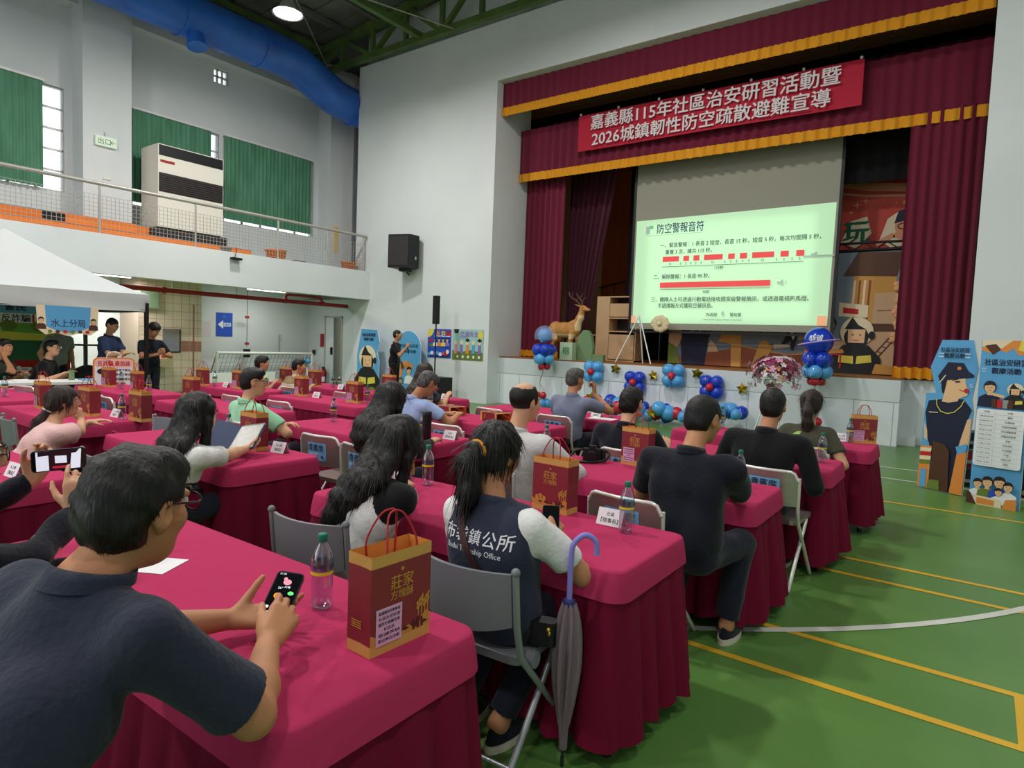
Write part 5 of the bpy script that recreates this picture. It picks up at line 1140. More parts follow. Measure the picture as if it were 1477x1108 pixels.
MB().ball((.03, -.036, .07), .009, mat('gold_charm', (226, 186, 96), .25, metal=.9)).ball((.033, -.036, .055), (.007, .004, .01), MATS['gold_charm']).build('charm', t)
t = thing('phone', 'dark phone in the hands of the woman in the vest', 'phone', (0, 0, 0)); phone_mb().build('phone_body', t); t.matrix_world = frame((-1.45, 2.29, .825), (.8, .5, .0), (-.35, .75, .45))
# 7 - 9
P('woman with dark hair in black, leaning at the third table, behind the white-teed woman', (-3.55, 3.16), (-3.50, 3.27, 1.12), -10, 22, 4, L=(-3.8, 3.6, .78), Rr=(-3.4, 3.6, .78), h=.010, sc=.97, width=.95, nb=(-3.50, 3.12, .95), hz=.5, shirt=M_BLK, sleeve='long', hair='long', hairlen=.24, collar=False, strand=900)
bl, J8 = P('grey-haired man in a light blue shirt with a dark shoulder strap, bent over his phone', (-4.65, 4.58), (-4.47, 4.66, 1.13), -12, 34, 0, L=(-4.5, 4.98, .80), Rr=(-4.32, 4.95, .80), h=.010, nb=(-4.57, 4.55, .965), hz=.5, poles=dict(R=(.8, -.1, -.6)), shirt=M_SKY, hair='short', hairm=M_HAIRG, skin=M_SKIN2, glasses=True, strand=700, width=1.02, belly=1.08)
back_strap(bl, 'shirt', [(J8['nb'][0] - .02, J8['nb'][2] + .0), (J8['nb'][0] - .1, J8['nb'][2] - .12), (J8['nb'][0] - .16, J8['nb'][2] - .3)], .022, M_DARK, 'shoulder_strap')
P('woman with long brown hair in a dark patterned top in the front row', (-6.05, 5.95), (-6.04, 6.24, 1.12), -14, 22, 0, Rr=(-5.9, 6.55, .80), h=.012, sc=.98, width=.92, hz=.52, shirt=mat('patterned_top', (40, 38, 46), .8, var=(22, (90, 88, 96))), hair='long', hairm=M_HAIRB, hairlen=.34, collar=False)
# 10 mint
P('man in a mint green shirt and glasses with folded arms at the third table', (-5.12, 3.14), (-5.13, 3.17, 1.145), -28, 4, 0, L=(-4.92, 3.32, .77), Rr=(-5.0, 3.34, .77), h=.009, nb=(-5.13, 3.1, .955), hz=.5, poles=dict(L=(-.9, -.1, -.5), R=(.95, .1, -.5)), shirt=M_MINT, hair='short', glasses=True, strand=1200, width=1.02, sl=.7)
# 11, 12 the boys
P('boy in a pale green tee looking toward the speaker, in front of the goal', (-9.42, 5.75), (-9.43, 5.97, 1.07), -42, 2, 0, h=.011, sc=.93, width=.9, hz=.5, shirt=M_LIME, hair='fluffy', collar=False, skin=M_SKIN2)
P('boy in a khaki and beige hooded top in front of the goal', (-8.44, 5.72), (-8.45, 5.97, 1.08), -38, 4, 0, h=.011, sc=.93, width=.95, hz=.5, shirt=M_BEIGE, shirt_mats=[M_BEIGE, M_KHAKI], shirt_mfn=lambda C, a, b_, n, h_: (C[:, 2] > n[2] - .09), sleeve='long', hair='short', skin=M_SKIN2)
# 13 - 18
P('balding man in a pale grey shirt at the third table', (-2.48, 3.38), (-2.41, 3.44, 1.19), -12, 6, 0, L=(-2.75, 3.6, .80), Rr=(-2.28, 3.72, .80), h=.0085, sc=1.05, width=1.18, nb=(-2.43, 3.36, .985), hz=.54, belly=1.18, poles=dict(R=(.9, -.2, -.5)), shirt=M_GRYW, sleeve='long', hair='bald', legs=dict(KL=(-.06, .42, .53), KR=(.34, .36, .57), AL=(-.08, .40, .09), AR=(.3, .38, .09)))
P('man in a navy polo with black hair, in the fourth row beyond the camera', (-2.22, 4.56), (-2.215, 4.62, 1.135), -4, 6, 0, h=.009, sc=1.03, width=1.14, nb=(-2.21, 4.52, .95), hz=.52, shirt=M_NAVYD, hair='short', strand=1500, sl=.8, belly=1.1)
P('man in a dark navy tee leaning on the third table at the aisle', (-1.20, 3.19), (-1.215, 3.44, 1.20), -18, 14, 0, L=(-1.5, 3.70, .79), Rr=(-1.22, 3.72, .79), h=.0075, sc=1.06, width=1.16, nb=(-1.225, 3.29, 1.02), hz=.55, poles=dict(R=(.95, -.2, -.5)), shirt=M_NAVYD, hair='crew', strand=2600, sl=.82, belly=1.12, skin=M_SKIN2, legs=dict(KL=(-.12, .34, .53), KR=(.19, .36, .53), AL=(-.12, .2, .09), AR=(.17, .26, .09)))
P('man in a black long-sleeved shirt with close-cropped hair, in the fourth row by the aisle', (-1.22, 4.66), (-1.205, 4.82, 1.195), 2, 4, 0, h=.0085, sc=1.06, width=1.2, nb=(-1.215, 4.72, 1.0), hz=.54, shirt=M_BLK, sleeve='long', hair='crew', strand=1800, skin=M_SKIN2, belly=1.12)
pw, J18 = P('ponytailed woman in an olive vest with white print, in the front row by the aisle', (-1.22, 5.92), (-1.215, 6.16, 1.13), 0, 4, 0, h=.0095, sc=.99, width=.96, nb=(-1.215, 6.09, .93), hz=.5, shirt=M_OLIVE, hair='pony', hairm=M_HAIRB, hairlen=.42, collar=False, strand=1000)
xb, zb = J18['nb'][0], J18['nb'][2]
GP = mat('lime_print', (150, 190, 80), .7)
on_back(pw, 'shirt', [(xb - .12 + p[0], zb - .14 + p[1]) for p in ellipse(0, 0, .022, n=14)], WI, 'printed_emblem', [tuple(range(14))]); back_text(pw, 'shirt', '番路', .05, xb - .04, zb - .14, WI, 'printed_lettering', .012); back_text(pw, 'shirt', '分局', .05, xb - .05, zb - .2, WI, 'printed_lettering', .012); on_back(pw, 'shirt', [(xb - .1, zb - .06), (xb - .04, zb - .055), (xb - .03, zb - .03), (xb - .07, zb - .035)], GP, 'printed_patch', [(0, 1, 2, 3)])
# slate shirt
P('grey-haired man in a slate blue shirt raising a fist, in the front row', (-3.68, 6.03), (-3.655, 6.16, 1.19), -14, 6, 0, L=(-3.9, 6.5, .80), Rr=(-3.50, 6.33, 1.03), h=.0095, sc=1.03, width=1.08, nb=(-3.63, 6.07, .995), hz=.54, poles=dict(R=(.8, .3, -.7)), hk=dict(R=dict(d=(-.2, .1, .95), nrm=(.5, .7, 0), curl=80)), shirt=M_SLATE, hair='short', hairm=M_HAIRG, strand=900, skin=M_SKIN2, belly=1.06, legs=dict(KL=(-.1, .42, .53), KR=(.3, .36, .55), AL=(-.1, .4, .09), AR=(.3, .3, .09)))
# speaker
sp, J20 = person('man in black speaking into a microphone, standing between the two blue standees', (-11.72, 11.0), -62, h=.0125, sc=1.02, hip=(0, 0, .93), nb=(0, .03, 1.42), head=(6, 0, 0), hands=dict(R=(.14, .34, 1.34), L=(-.26, .12, .92)), poles=dict(R=(.4, -.1, -.9)), hk=dict(R=dict(d=(-.1, .5, .7), nrm=(.7, 0, .4), curl=70), L=dict(d=(0, .1, -.9), nrm=(-1, 0, 0), curl=30)), seated=False, shirt=M_BLK, pants=M_BLK, hair='crew', skin=M_SKIN2, width=1.06, sl=.75), None
sp = sp[0] if isinstance(sp, tuple) else sp
t = thing('microphone', 'black handheld microphone in the hand of the speaker', 'microphone', (-11.33, 11.07, 1.30)); MB().tube([(0, 0, -.12), (0, 0, .06)], [.013, .018], M_BLACK, 10).build('handle', t); MB().ball((0, 0, .09), .026, M_DARK).build('grille', t); t.rotation_euler = (R(-10), R(-28), 0)
# standing men under the tent
person('short-haired man in a blue shirt with crossed forearms, standing by the tent pole', (-12.0, 4.68), -58, h=.0125, sc=1.0, hip=(0, 0, .92), nb=(0, .03, 1.40), head=(-14, 26, 0), hands=dict(R=(-.02, .3, 1.13), L=(.08, .33, 1.12)), poles=dict(R=(.8, -.1, -.6), L=(-.8, -.1, -.6)), seated=False, shirt=M_BLUS, hair='crew', sl=.75)
person('man in a dark polo looking down at his phone, standing by the tent pole', (-11.9, 5.32), -80, h=.0125, sc=.97, hip=(0, 0, .90), nb=(0, .04, 1.36), head=(0, 34, 0), hands=dict(R=(.05, .3, 1.12), L=(-.06, .31, 1.12)), poles=dict(R=(.9, -.2, -.5), L=(-.9, -.2, -.5)), hk=dict(R=dict(d=(-.4, .6, .5), nrm=(.5, .2, -.3), curl=50), L=dict(d=(.4, .6, .5), nrm=(-.5, .2, -.3), curl=50)), seated=False, shirt=M_NAVYD, hair='thick', skin=M_SKIN2, sl=.75)
t = thing('phone', 'dark phone in the hands of the standing man in the dark polo', 'phone', (0, 0, 0)); phone_mb().build('phone_body', t); t.matrix_world = frame((-11.62, 5.24, 1.22), (0, 1, 0), (-.5, 0, .8))
person('man in a grey shirt standing under the tent behind the blue hanging sign', (-12.9, 4.22), -70, h=.013, sc=.97, hip=(0, 0, .90), head=(0, 10, 0), seated=False, shirt=M_GREY, hair='short', belly=1.06, hands=dict(L=(-.25, .1, .85), R=(.25, .1, .85)))
person('man in a black shirt and glasses seated at the white table under the tent', (-11.8, 3.55), -36, h=.0125, sc=1.0, hip=(0, 0, .55), lean=26, head=(-14, 0, 0), shirt=M_BLK, hair='short', glasses=True, hands=dict(L=(-.12, .45, .80), R=(.2, .42, .80)))
person('man in a dark green shirt at the left edge under the tent, chin on hand', (-11.75, 2.98), -50, h=.0125, sc=1.0, hip=(0, 0, .55), lean=24, head=(-10, 6, 0), shirt=M_GREENB, hair='short', hands=dict(L=(-.15, .40, .80), R=(.07, .30, 1.08)), skin=M_SKIN2, hk=dict(R=dict(d=(-.2, .1, .9), nrm=(.5, .8, 0), curl=70)))
# the one behind the right-hand standee
person('person in an orange top, mostly hidden behind the schedule board', (.52, 9.4), 60, h=.0125, sc=1.0, hip=(0, 0, .92), seated=False, shirt=mat('orange_top', (216, 92, 46), .8), hair='short', hands=dict(L=(-.25, .1, .85), R=(.25, .1, .85)))
# ------------------------------------------------------------------ stage dressing, boards and posters
def pm(n, rgb, **k): return mat('print_' + n, rgb, .6, **k)
I_SKY = pm('sky_blue', (92, 164, 214)); I_NAVY = pm('navy', (28, 34, 58)); I_SKIN = pm('face', (232, 188, 142)); I_RED = pm('red', (196, 34, 40)); I_ORG = pm('orange', (226, 140, 62)); I_BRN = pm('brown', (82, 50, 34)); I_YEL = pm('yellow', (224, 208, 84)); I_WHT = pm('white', (236, 238, 240)); I_BLK = pm('black', (32, 32, 34)); I_GRN = pm('green', (110, 128, 52)); I_CRM = pm('cream', (232, 216, 182)); I_GRY = pm('grey', (150, 152, 156)); I_PUR = pm('purple', (142, 110, 190)); I_PNK = pm('pink', (232, 140, 170)); I_DBL = pm('deep_blue', (40, 84, 190)); I_HAIR = pm('dark_hair', (38, 30, 34)); I_TEAL = pm('teal', (70, 150, 150))
class Draw:
    """flat printed shapes stacked on a board; units are metres or given pixels mapped by a function"""
    def __init__(s, b, M, z0, fn=lambda x, y: (x, y)): s.b, s.M, s.z, s.fn = b, M, z0, fn
    def poly(s, P, m): s.z += .0009; s.b.flat([s.fn(*p) for p in P], s.z, m, s.M); return s
    def el(s, x, y, rx, ry, m, n=18): return s.poly(ellipse(x, y, rx, ry, n), m)
    def line(s, P, w, m):
        s.z += .0009
        for (x0, y0), (x1, y1) in zip(P, P[1:]):
            L = math.hypot(x1 - x0, y1 - y0) or 1; nx, ny = -(y1 - y0) / L * w / 2, (x1 - x0) / L * w / 2
            s.b.flat([s.fn(x0 - nx, y0 - ny), s.fn(x1 - nx, y1 - ny), s.fn(x1 + nx, y1 + ny), s.fn(x0 + nx, y0 + ny)], s.z, m, s.M)
        return s
    def text(s, t, size, x, y, m, bold=0, w=None):
        s.z += .0009; q = s.fn(x, y); s.b.text(t, size, q[0], q[1], s.z, m, s.M, bold, w=w); return s
def board(name, label, cat, outline, th, m, M, edge=None, parent=None):
    b = MB(); b.prism(outline, th, m, M, edge or I_WHT); return b, Draw(b, M, th)
def bust(d, x, y, s, shirt, hair=None, hat=None, skin=None):
    """printed half figure, chest base at y, height s"""
    skin = skin or I_SKIN; hair = hair or I_HAIR
    d.poly([(x - .34 * s, y), (x - .3 * s, y + .34 * s), (x - .1 * s, y + .46 * s), (x + .1 * s, y + .46 * s), (x + .3 * s, y + .34 * s), (x + .34 * s, y)], shirt)
    d.poly([(x - .07 * s, y + .42 * s), (x + .07 * s, y + .42 * s), (x + .07 * s, y + .56 * s), (x - .07 * s, y + .56 * s)], skin)
    d.el(x, y + .72 * s, .19 * s, .21 * s, hair); d.el(x, y + .68 * s, .155 * s, .175 * s, skin)
    d.poly([(x - .17 * s, y + .74 * s), (x - .12 * s, y + .9 * s), (x + .12 * s, y + .9 * s), (x + .17 * s, y + .74 * s), (x + .05 * s, y + .79 * s)], hat or hair)
    for q in (-1, 1): d.el(x + .06 * s * q, y + .69 * s, .014 * s, .02 * s, I_BLK, 8)
    d.line([(x - .045 * s, y + .6 * s), (x, y + .585 * s), (x + .045 * s, y + .6 * s)], .014 * s, I_RED)
def fireman(d, x, y, s):
    d.poly([(x - .42 * s, y), (x - .4 * s, y + .3 * s), (x - .2 * s, y + .52 * s), (x + .2 * s, y + .52 * s), (x + .4 * s, y + .3 * s), (x + .42 * s, y)], I_BLK)
    d.el(x, y + .76 * s, .27 * s, .26 * s, I_CRM); d.el(x, y + .66 * s, .2 * s, .2 * s, I_BLK); d.poly([(x - .13 * s, y + .56 * s), (x + .13 * s, y + .56 * s), (x + .14 * s, y + .8 * s), (x - .14 * s, y + .8 * s)], I_SKIN)
    d.poly([(x - .2 * s, y + .8 * s), (x - .08 * s, y + 1.02 * s), (x + .02 * s, y + .88 * s), (x + .16 * s, y + .8 * s)], I_BLK); d.el(x + .24 * s, y + .7 * s, .05 * s, .07 * s, I_BLK)
    for q in (-1, 1): d.el(x + .06 * s * q, y + .7 * s, .012 * s, .018 * s, I_BLK, 8)
    d.line([(x - .05 * s, y + .61 * s), (x, y + .6 * s), (x + .05 * s, y + .61 * s)], .012 * s, I_RED)
    d.poly([(x - .27 * s, y + .2 * s), (x - .02 * s, y + .18 * s), (x - .03 * s, y + .32 * s), (x - .26 * s, y + .33 * s)], I_YEL); d.poly([(x + .02 * s, y + .18 * s), (x + .27 * s, y + .22 * s), (x + .25 * s, y + .35 * s), (x + .03 * s, y + .32 * s)], I_YEL)
def stay(o_, M, h): # a fold-out foot behind a standee
    b = MB(); b.prism([(-.02, 0), (.02, 0), (.02, h), (-.02, h)], -.012, I_GRY, M @ Matrix.Translation((0, 0, -.24)) @ Matrix.Rotation(R(9), 4, 'X')); b.build('support_leg', o_)

# police standee on the right
p0, p1 = Vector((-.55, 9.22, 0)), Vector((-.05, 9.0, 0)); M = frame((p0 + p1) / 2, p1 - p0, (0, 0, 1)); o_ = M.translation.copy(); M.translation = (0, 0, 0)
k = 1.8 / 932; fn = lambda x, y: ((x - 217) * k * .95, (1010 - y) * k)
OUT = [(148, 78), (330, 78), (368, 245), (345, 420), (360, 500), (355, 590), (345, 740), (335, 1008), (262, 1008), (135, 1000), (65, 1000), (70, 740), (75, 410), (135, 405), (90, 245)]
b, d = board('x', '', '', [fn(*p) for p in OUT][::-1], .02, I_SKY, M); d.fn = fn
d.poly([(110, 700), (290, 700), (275, 1004), (205, 1004), (140, 800)][::-1], I_NAVY)
d.poly([(95, 455), (175, 440), (300, 430), (352, 490), (330, 560), (295, 710), (110, 710), (80, 530)][::-1], I_NAVY)
d.poly([(330, 550), (354, 540), (348, 700), (288, 745), (300, 680)][::-1], I_SKIN); d.poly([(78, 590), (100, 640), (106, 705), (85, 690)][::-1], I_SKIN)
d.poly([(165, 320), (215, 320), (200, 400), (175, 405), (165, 370)][::-1], I_HAIR)
d.poly([(198, 318), (300, 303), (308, 345), (326, 378), (318, 408), (272, 428), (268, 445), (215, 458), (175, 455), (186, 400)][::-1], I_SKIN)
d.poly([(140, 300), (195, 212), (285, 215), (315, 262), (350, 285), (345, 298), (300, 305), (200, 322), (160, 345)][::-1], I_NAVY); d.poly(ellipse(262, 247, 13, 11, 6), I_ORG)
d.line([(155, 338), (186, 292)], 6, I_CRM); d.line([(225, 322), (262, 312)], 5, I_HAIR); d.line([(245, 330), (272, 326)], 8, I_BLK); d.line([(270, 375), (300, 382)], 4, I_RED)
d.el(314, 378, 14, 14, I_RED); d.line([(330, 350), (342, 335)], 3, I_WHT); d.line([(334, 358), (350, 350)], 3, I_WHT)
d.line([(145, 440), (150, 480), (175, 515), (215, 525), (255, 512), (290, 475), (307, 435)], 5, I_YEL); d.line([(105, 526), (160, 524)], 5, I_CRM)
d.poly([(290, 755), (345, 742), (336, 1006), (262, 1004)][::-1], I_ORG); d.poly([(280, 720), (345, 690), (340, 740), (295, 765)][::-1], I_SKY)
d.poly([(145, 700), (215, 715), (245, 750), (255, 1002), (140, 1002)][::-1], I_BRN); d.poly([(72, 740), (140, 735), (135, 998), (68, 998)][::-1], I_ORG)
for i, m in enumerate((I_CRM, I_RED, I_CRM, I_GRN)): d.poly([(72, 752 + 26 * i), (140, 747 + 26 * i), (139, 770 + 26 * i), (72, 775 + 26 * i)][::-1], m)
d.poly([(85, 885), (120, 882), (120, 996), (82, 996)][::-1], I_SKY); d.poly([(135, 945), (200, 940), (205, 1000), (130, 1000)][::-1], I_GRN)
d.text('社區治安研習', .06, 232, 138, I_NAVY, .03, w=.3); d.text('觀摩活動', .06, 232, 172, I_NAVY, .03, w=.22)
for q in (-1, 1):
    for yy in (160, 180): d.line([(232 + 62 * q, yy), (232 + 92 * q, yy)], 4, I_WHT)
s_ = b.build('standee', loc=o_, label='blue cut-out standee of a printed police officer blowing a red whistle, on the court floor', cat='standee'); stay(s_, M, 1.2)
# schedule board
p0, p1 = Vector((-.04, 8.80, 0)), Vector((.41, 8.67, 0)); M = frame((p0 + p1) / 2, p1 - p0, (0, 0, 1)); o_ = M.translation.copy(); M.translation = (0, 0, 0)
W_, H_ = .46, 1.80; b, d = board('', '', '', [(-W_ / 2, 0), (W_ / 2, 0), (W_ / 2, H_), (-W_ / 2, H_)], .02, I_SKY, M)
d.poly([(-.225, 1.8), (-.225, 1.69), (-.2, 1.68), (-.12, 1.65), (-.09, 1.7), (0, 1.67), (.06, 1.72), (.1, 1.65), (.17, 1.64), (.225, 1.66), (.225, 1.8)][::1], I_ORG); d.poly([(-.225, 1.8), (-.225, 1.73), (-.05, 1.71), (.05, 1.8)], I_CRM); d.poly([(-.2, 1.74), (-.12, 1.64), (-.05, 1.7), (-.1, 1.76)], I_BRN); d.poly([(.12, 1.8), (.1, 1.7), (.2, 1.66), (.225, 1.72), (.225, 1.8)], I_YEL)
d.text('社區治安研習', .075, 0, 1.56, I_NAVY, .03, w=.38); d.text('觀摩活動', .07, .01, 1.47, I_NAVY, .03, w=.26)
for q in (-1, 1):
    for yy in (1.46, 1.49): d.line([(.17 * q, yy), (.21 * q, yy)], .006, I_WHT)
bust(d, -.12, 1.07, .31, I_NAVY, hat=I_NAVY); fireman(d, .11, 1.07, .27); d.line([(-.1, 1.22), (.02, 1.19)], .03, I_SKIN)
for i, m in enumerate((I_BRN, I_RED, I_GRY, I_BRN)): d.poly([(-.09 + .05 * i, 1.07), (-.045 + .05 * i, 1.07), (-.045 + .05 * i, 1.16), (-.09 + .05 * i, 1.16)], m)
d.poly(rrect(-.215, .42, .215, 1.05, .03), I_WHT)
rows = ('時間|內容', '08:30-09:00|報到', '09:00-09:10|主席致詞', '09:10-09:40|社區治安簡報', '09:40-10:20|防空避難宣導', '10:20-10:40|詐騙防制宣導', '10:40-11:00|茶敘', '11:00-11:30|綜合座談', '11:30-12:00|社區觀摩', '12:00-13:00|午餐', '13:00-14:00|經驗分享', '14:00-15:00|賦歸')
for i, r_ in enumerate(rows):
    a_, c_ = r_.split('|'); yy = 1.02 - .05 * i; d.text(a_, .02, -.12, yy, I_BLK, .005, w=.12 if i else .05); d.text(c_, .022, .09, yy, I_BLK, .008); d.line([(-.2, yy - .026), (.2, yy - .026)], .0018, I_GRY)
d.line([(-.03, .45), (-.03, 1.04)], .0018, I_GRY)
for x_, sc_, m in ((-.14, .24, I_WHT), (-.05, .28, I_GRN), (.06, .3, I_DBL), (.14, .25, I_WHT)): bust(d, x_, .06, sc_, m)
bust(d, .06, .03, .2, I_WHT); d.poly([(-.2, 0), (.1, 0), (.08, .09), (-.15, .1)], I_CRM); d.poly([(-.13, .01), (.03, .01), (.03, .07), (-.13, .08)], I_ORG); d.poly([(.1, 0), (.225, 0), (.225, .12), (.13, .1)], I_ORG); d.poly([(-.225, 0), (-.13, 0), (-.19, .12), (-.225, .14)], I_BRN)
s_ = b.build('schedule_board', loc=o_, label='tall blue schedule board with a white timetable, standing at the right edge', cat='sign board'); stay(s_, M, 1.2)
t = thing('crate_stack', 'dark stack of crates half hidden between the two boards on the right', 'crate', (.05, 9.9, 0))
for i in range(3): MB().rbox((-.3, -.2, .24 * i), (.3, .2, .24 * i + .2), .02, (M_DARK, M_RED, M_DARK)[i]).box((-.28, -.21, .24 * i + .06), (.28, -.2, .24 * i + .1), M_STEEL).build('crate_tier', t)
# left standees
M = frame((0, 0, 0), (1, 0, 0), (0, 0, 1)); zz = lambda P: P
b, d = board('', '', '', [(-.44, 0), (.44, 0), (.46, .9), (.36, 1.15), (.47, 1.42), (.36, 1.76), (-.3, 1.78), (-.36, 1.5), (-.46, 1.05)], .02, I_SKY, M)
fireman(d, -.02, 0, 1.3); d.poly([(-.44, 0), (.44, 0), (.44, .18), (.2, .14), (-.2, .2), (-.44, .12)], I_BRN); d.el(.2, .1, .12, .08, I_GRN)
d.text('社區治安研習', .1, .02, 1.62, I_NAVY, .03, w=.55); d.text('觀摩活動', .09, .02, 1.5, I_NAVY, .03, w=.4)
s_ = b.build('standee', loc=(-13.93, 12.1, 0), label='blue cut-out standee of a printed firefighter against the stage wall', cat='standee'); stay(s_, M, 1.2)
b, d = board('', '', '', [(-.46, 0), (.46, 0), (.46, 1.3)] + [(.46 * math.cos(R(a)), 1.3 + .46 * math.sin(R(a))) for a in range(15, 180, 15)] + [(-.46, 1.3)], .02, I_SKY, M)
d.text('社區治安研習', .1, .02, 1.36, I_NAVY, .03, w=.66); d.text('觀摩活動', .09, .06, 1.22, I_NAVY, .03, w=.45)
for i in range(5): d.el(-.25 + .09 * i, .78 + .06 * (i % 3), .09, .07, I_ORG)
d.line([(-.3, .5), (-.2, .8), (.0, .92)], .1, I_ORG); bust(d, .05, .35, .5, I_WHT); bust(d, -.25, .1, .45, I_NAVY); bust(d, .28, .08, .46, I_RED); d.poly([(-.46, 0), (.46, 0), (.46, .16), (-.46, .2)], I_CRM)
s_ = b.build('standee', loc=(-12.42, 12.18, 0), label='round-topped blue standee with printed children, right of the speaker', cat='standee'); stay(s_, M, 1.1)
# posters on the stage wall
def poster(name, label, x0, x1, z0, z1, bgm, fnd, y=12.49):
    Mx = frame((0, 0, 0), (1, 0, 0), (0, 0, 1)); b = MB(); w_, h_ = x1 - x0, z1 - z0; b.prism([(0, 0), (w_, 0), (w_, h_), (0, h_)], .004, bgm, Mx); fnd(Draw(b, Mx, .004), w_, h_); return b.build(name, loc=(x0, y, z0), label=label, cat='poster')
def f1(d, w_, h_):
    d.poly(ellipse(0, h_, .22, .22, 12, 270, 360) + [(0, h_)], I_YEL); d.el(.12, .45, .06, .06, I_RED); d.el(.15, .32, .1, .05, I_GRN)
    for i, c in enumerate('反詐騙'): d.text(c, .16, .38 + .18 * i, h_ - .11, (I_ORG, I_YEL, I_RED)[i], .03)
    for i in range(4): bust(d, .28 + .15 * i, .3, .24, (I_WHT, I_ORG, I_YEL, I_PUR)[i]); d.line([(.25 + .15 * i, .56), (.39 + .15 * i, .57)], .015, I_WHT)
    for i in range(6): d.el(.1 + .1 * i, .09 + .03 * (i % 2), .06, .05, (I_SKY, I_WHT, I_PUR)[i % 3])
    d.el(.7, .12, .08, .07, I_RED); d.el(.76, .16, .05, .06, I_WHT)
poster('poster', 'blue hand-drawn poster with dancing figures on the wall behind the thin loudspeaker pole', -12.03, -11.2, 1.09, 1.84, I_DBL, f1)
def f2(d, w_, h_):
    d.poly([(0, 0), (w_, 0), (w_, .2), (w_ * .6, .26), (w_ * .3, .2), (0, .24)], I_GRN); d.el(w_ - .1, h_ - .14, .09, .11, I_YEL)
    d.text('交通安全', .15, w_ * .55, h_ - .12, I_PUR, .03, w=.6); d.poly([(.05, h_), (.22, h_), (.2, h_ - .1), (.07, h_ - .1)], I_HAIR)
    for i, m in enumerate((I_PNK, I_PUR, I_ORG, I_SKY, I_PUR)):
        x_ = .12 + .2 * i; d.poly([(x_ - .05, .16), (x_ + .05, .16), (x_ + .04, .4), (x_ - .04, .4)], m); d.el(x_, .44, .055, .055, I_CRM)
        if i in (2, 4): d.poly([(x_ - .08, .5), (x_, .56), (x_ + .08, .5), (x_, .45)], I_HAIR)
    for i in range(5): d.el(.2 + .18 * i, .08, .035, .04, I_WHT)
    for i in range(4): d.line([(.3 + .06 * i, .62), (.34 + .05 * i, .55)], .015, I_PUR)
poster('poster', 'pale green hand-drawn poster with graduates on the wall left of the stage', -11.15, -10.12, 1.07, 1.85, pm('mint_paper', (160, 200, 196)), f2)
b = MB(); Mx = frame((0, 0, 0), (0, 1, 0), (0, 0, 1)); b.prism([(0, 0), (.48, 0), (.48, .66), (0, .66)], .004, I_DBL, Mx); d = Draw(b, Mx, .004); d.poly([(.05, .33), (.2, .45), (.2, .38), (.43, .38), (.43, .28), (.2, .28), (.2, .21)], I_WHT); d.text('安親班', .08, .3, .33, I_DBL, .02); d.text('←', .1, .24, .56, I_SKY, .02)
b.build('arrow_poster', loc=(-17.19, 9.45, 1.42), label='blue poster with a white arrow on the wall under the balcony', cat='poster')
MB().box((0, 0, 0), (.006, .3, .42), pm('faded', (214, 206, 208))).build('wall_notice', loc=(-17.2, 9.0, 1.4), label='faded notice left of the blue arrow poster', cat='notice')

# red banner
b = MB(); M_BAN = mat('red_banner_cloth', (176, 18, 48), .7, bump=(6, .15)); LT = mat('banner_lettering', (214, 208, 210), .7)
bw, bh = 5.98, .82; b.surf(lambda u, v: (bw * u, .02 * math.sin(9 * u) * (1 - v) - .01, bh * v), 40, 4, M_BAN)
Mx = frame((bw / 2, -.075, bh / 2), (1, 0, 0), (0, 0, 1)); b.text('嘉義縣115年社區治安研習活動暨', .36, 0, .19, 0, LT, Mx, .016, w=5.25); b.text('2026城鎮韌性防空疏散避難宣導', .36, -.05, -.19, 0, LT, Mx, .016, w=5.05)
t = b.build('red_banner', loc=(-8.12, 13.32, 6.13), label='red cloth banner with two lines of white Chinese lettering over the stage', cat='banner')
for i in range(7): x_ = .05 + 5.88 * i / 6; MB().tube([(x_, 0, bh - .02), (x_, .03, bh + .06)], .012, LT, 6).ball((x_, -.01, bh + .03), .03, LT, 8, k=5).build('clip', t)
# projection screen
t = thing('projection_screen', 'large projection screen showing a pale green slide about air raid alarm signals', 'screen', (-6.86, 14.0, 2.0))
sw = 4.34; M_SCG = mat('screen_fabric', (150, 148, 134), .9); M_SL = mat('slide_light', (170, 206, 168), .9, emit=.62)
b = MB(); Mx = frame((0, 0, 0), (1, 0, 0), (0, 0, 1)); b.box((0, 0, 0), (sw, .02, 4.4), M_SCG); b.flat([(.05, .14), (sw - .06, .14), (sw - .04, 2.56), (.04, 2.52)], .004, M_SL, Mx)
S_R = mat('slide_red', (206, 70, 72), .9, emit=.4); S_T = mat('slide_text', (40, 56, 62), .9, emit=.1); S_B = mat('slide_title', (22, 44, 90), .9, emit=.2); S_O = mat('slide_orange', (222, 160, 124), .9, emit=.55); S_G = mat('slide_green', (96, 170, 130), .9, emit=.4); S_Y = mat('slide_grey', (150, 170, 155), .9, emit=.4)
fn = lambda x, y: ((x - 30) / 1370 * 4.34, .14 + 2.42 * (1 - y / 1000))
d = Draw(b, Mx, .004, fn); d.text('防空警報音符', .24, 380, 105, S_B, .012, w=1.1); d.line([(125, 165), (540, 165)], 4, S_Y); d.poly([(120, 75), (150, 75), (150, 150), (120, 150)][::-1], S_Y); d.poly([(148, 70), (175, 70), (175, 100), (148, 100)][::-1], S_G)
d.text('一、緊急警報：1 長音 2 短音，長音 15 秒，短音 5 秒，每次均間隔 5 秒，', .115, 775, 265, S_T, .008, w=3.4); d.text('重複 3 次，總共 115 秒。', .115, 450, 330, S_T, .008, w=1.08)
for x0, x1 in ((262, 385), (418, 460), (492, 535), (568, 698), (736, 780), (815, 862), (896, 1036), (1076, 1126), (1172, 1220)): d.poly([(x0, 372), (x1, 372), (x1, 420), (x0, 420)][::-1], S_R)
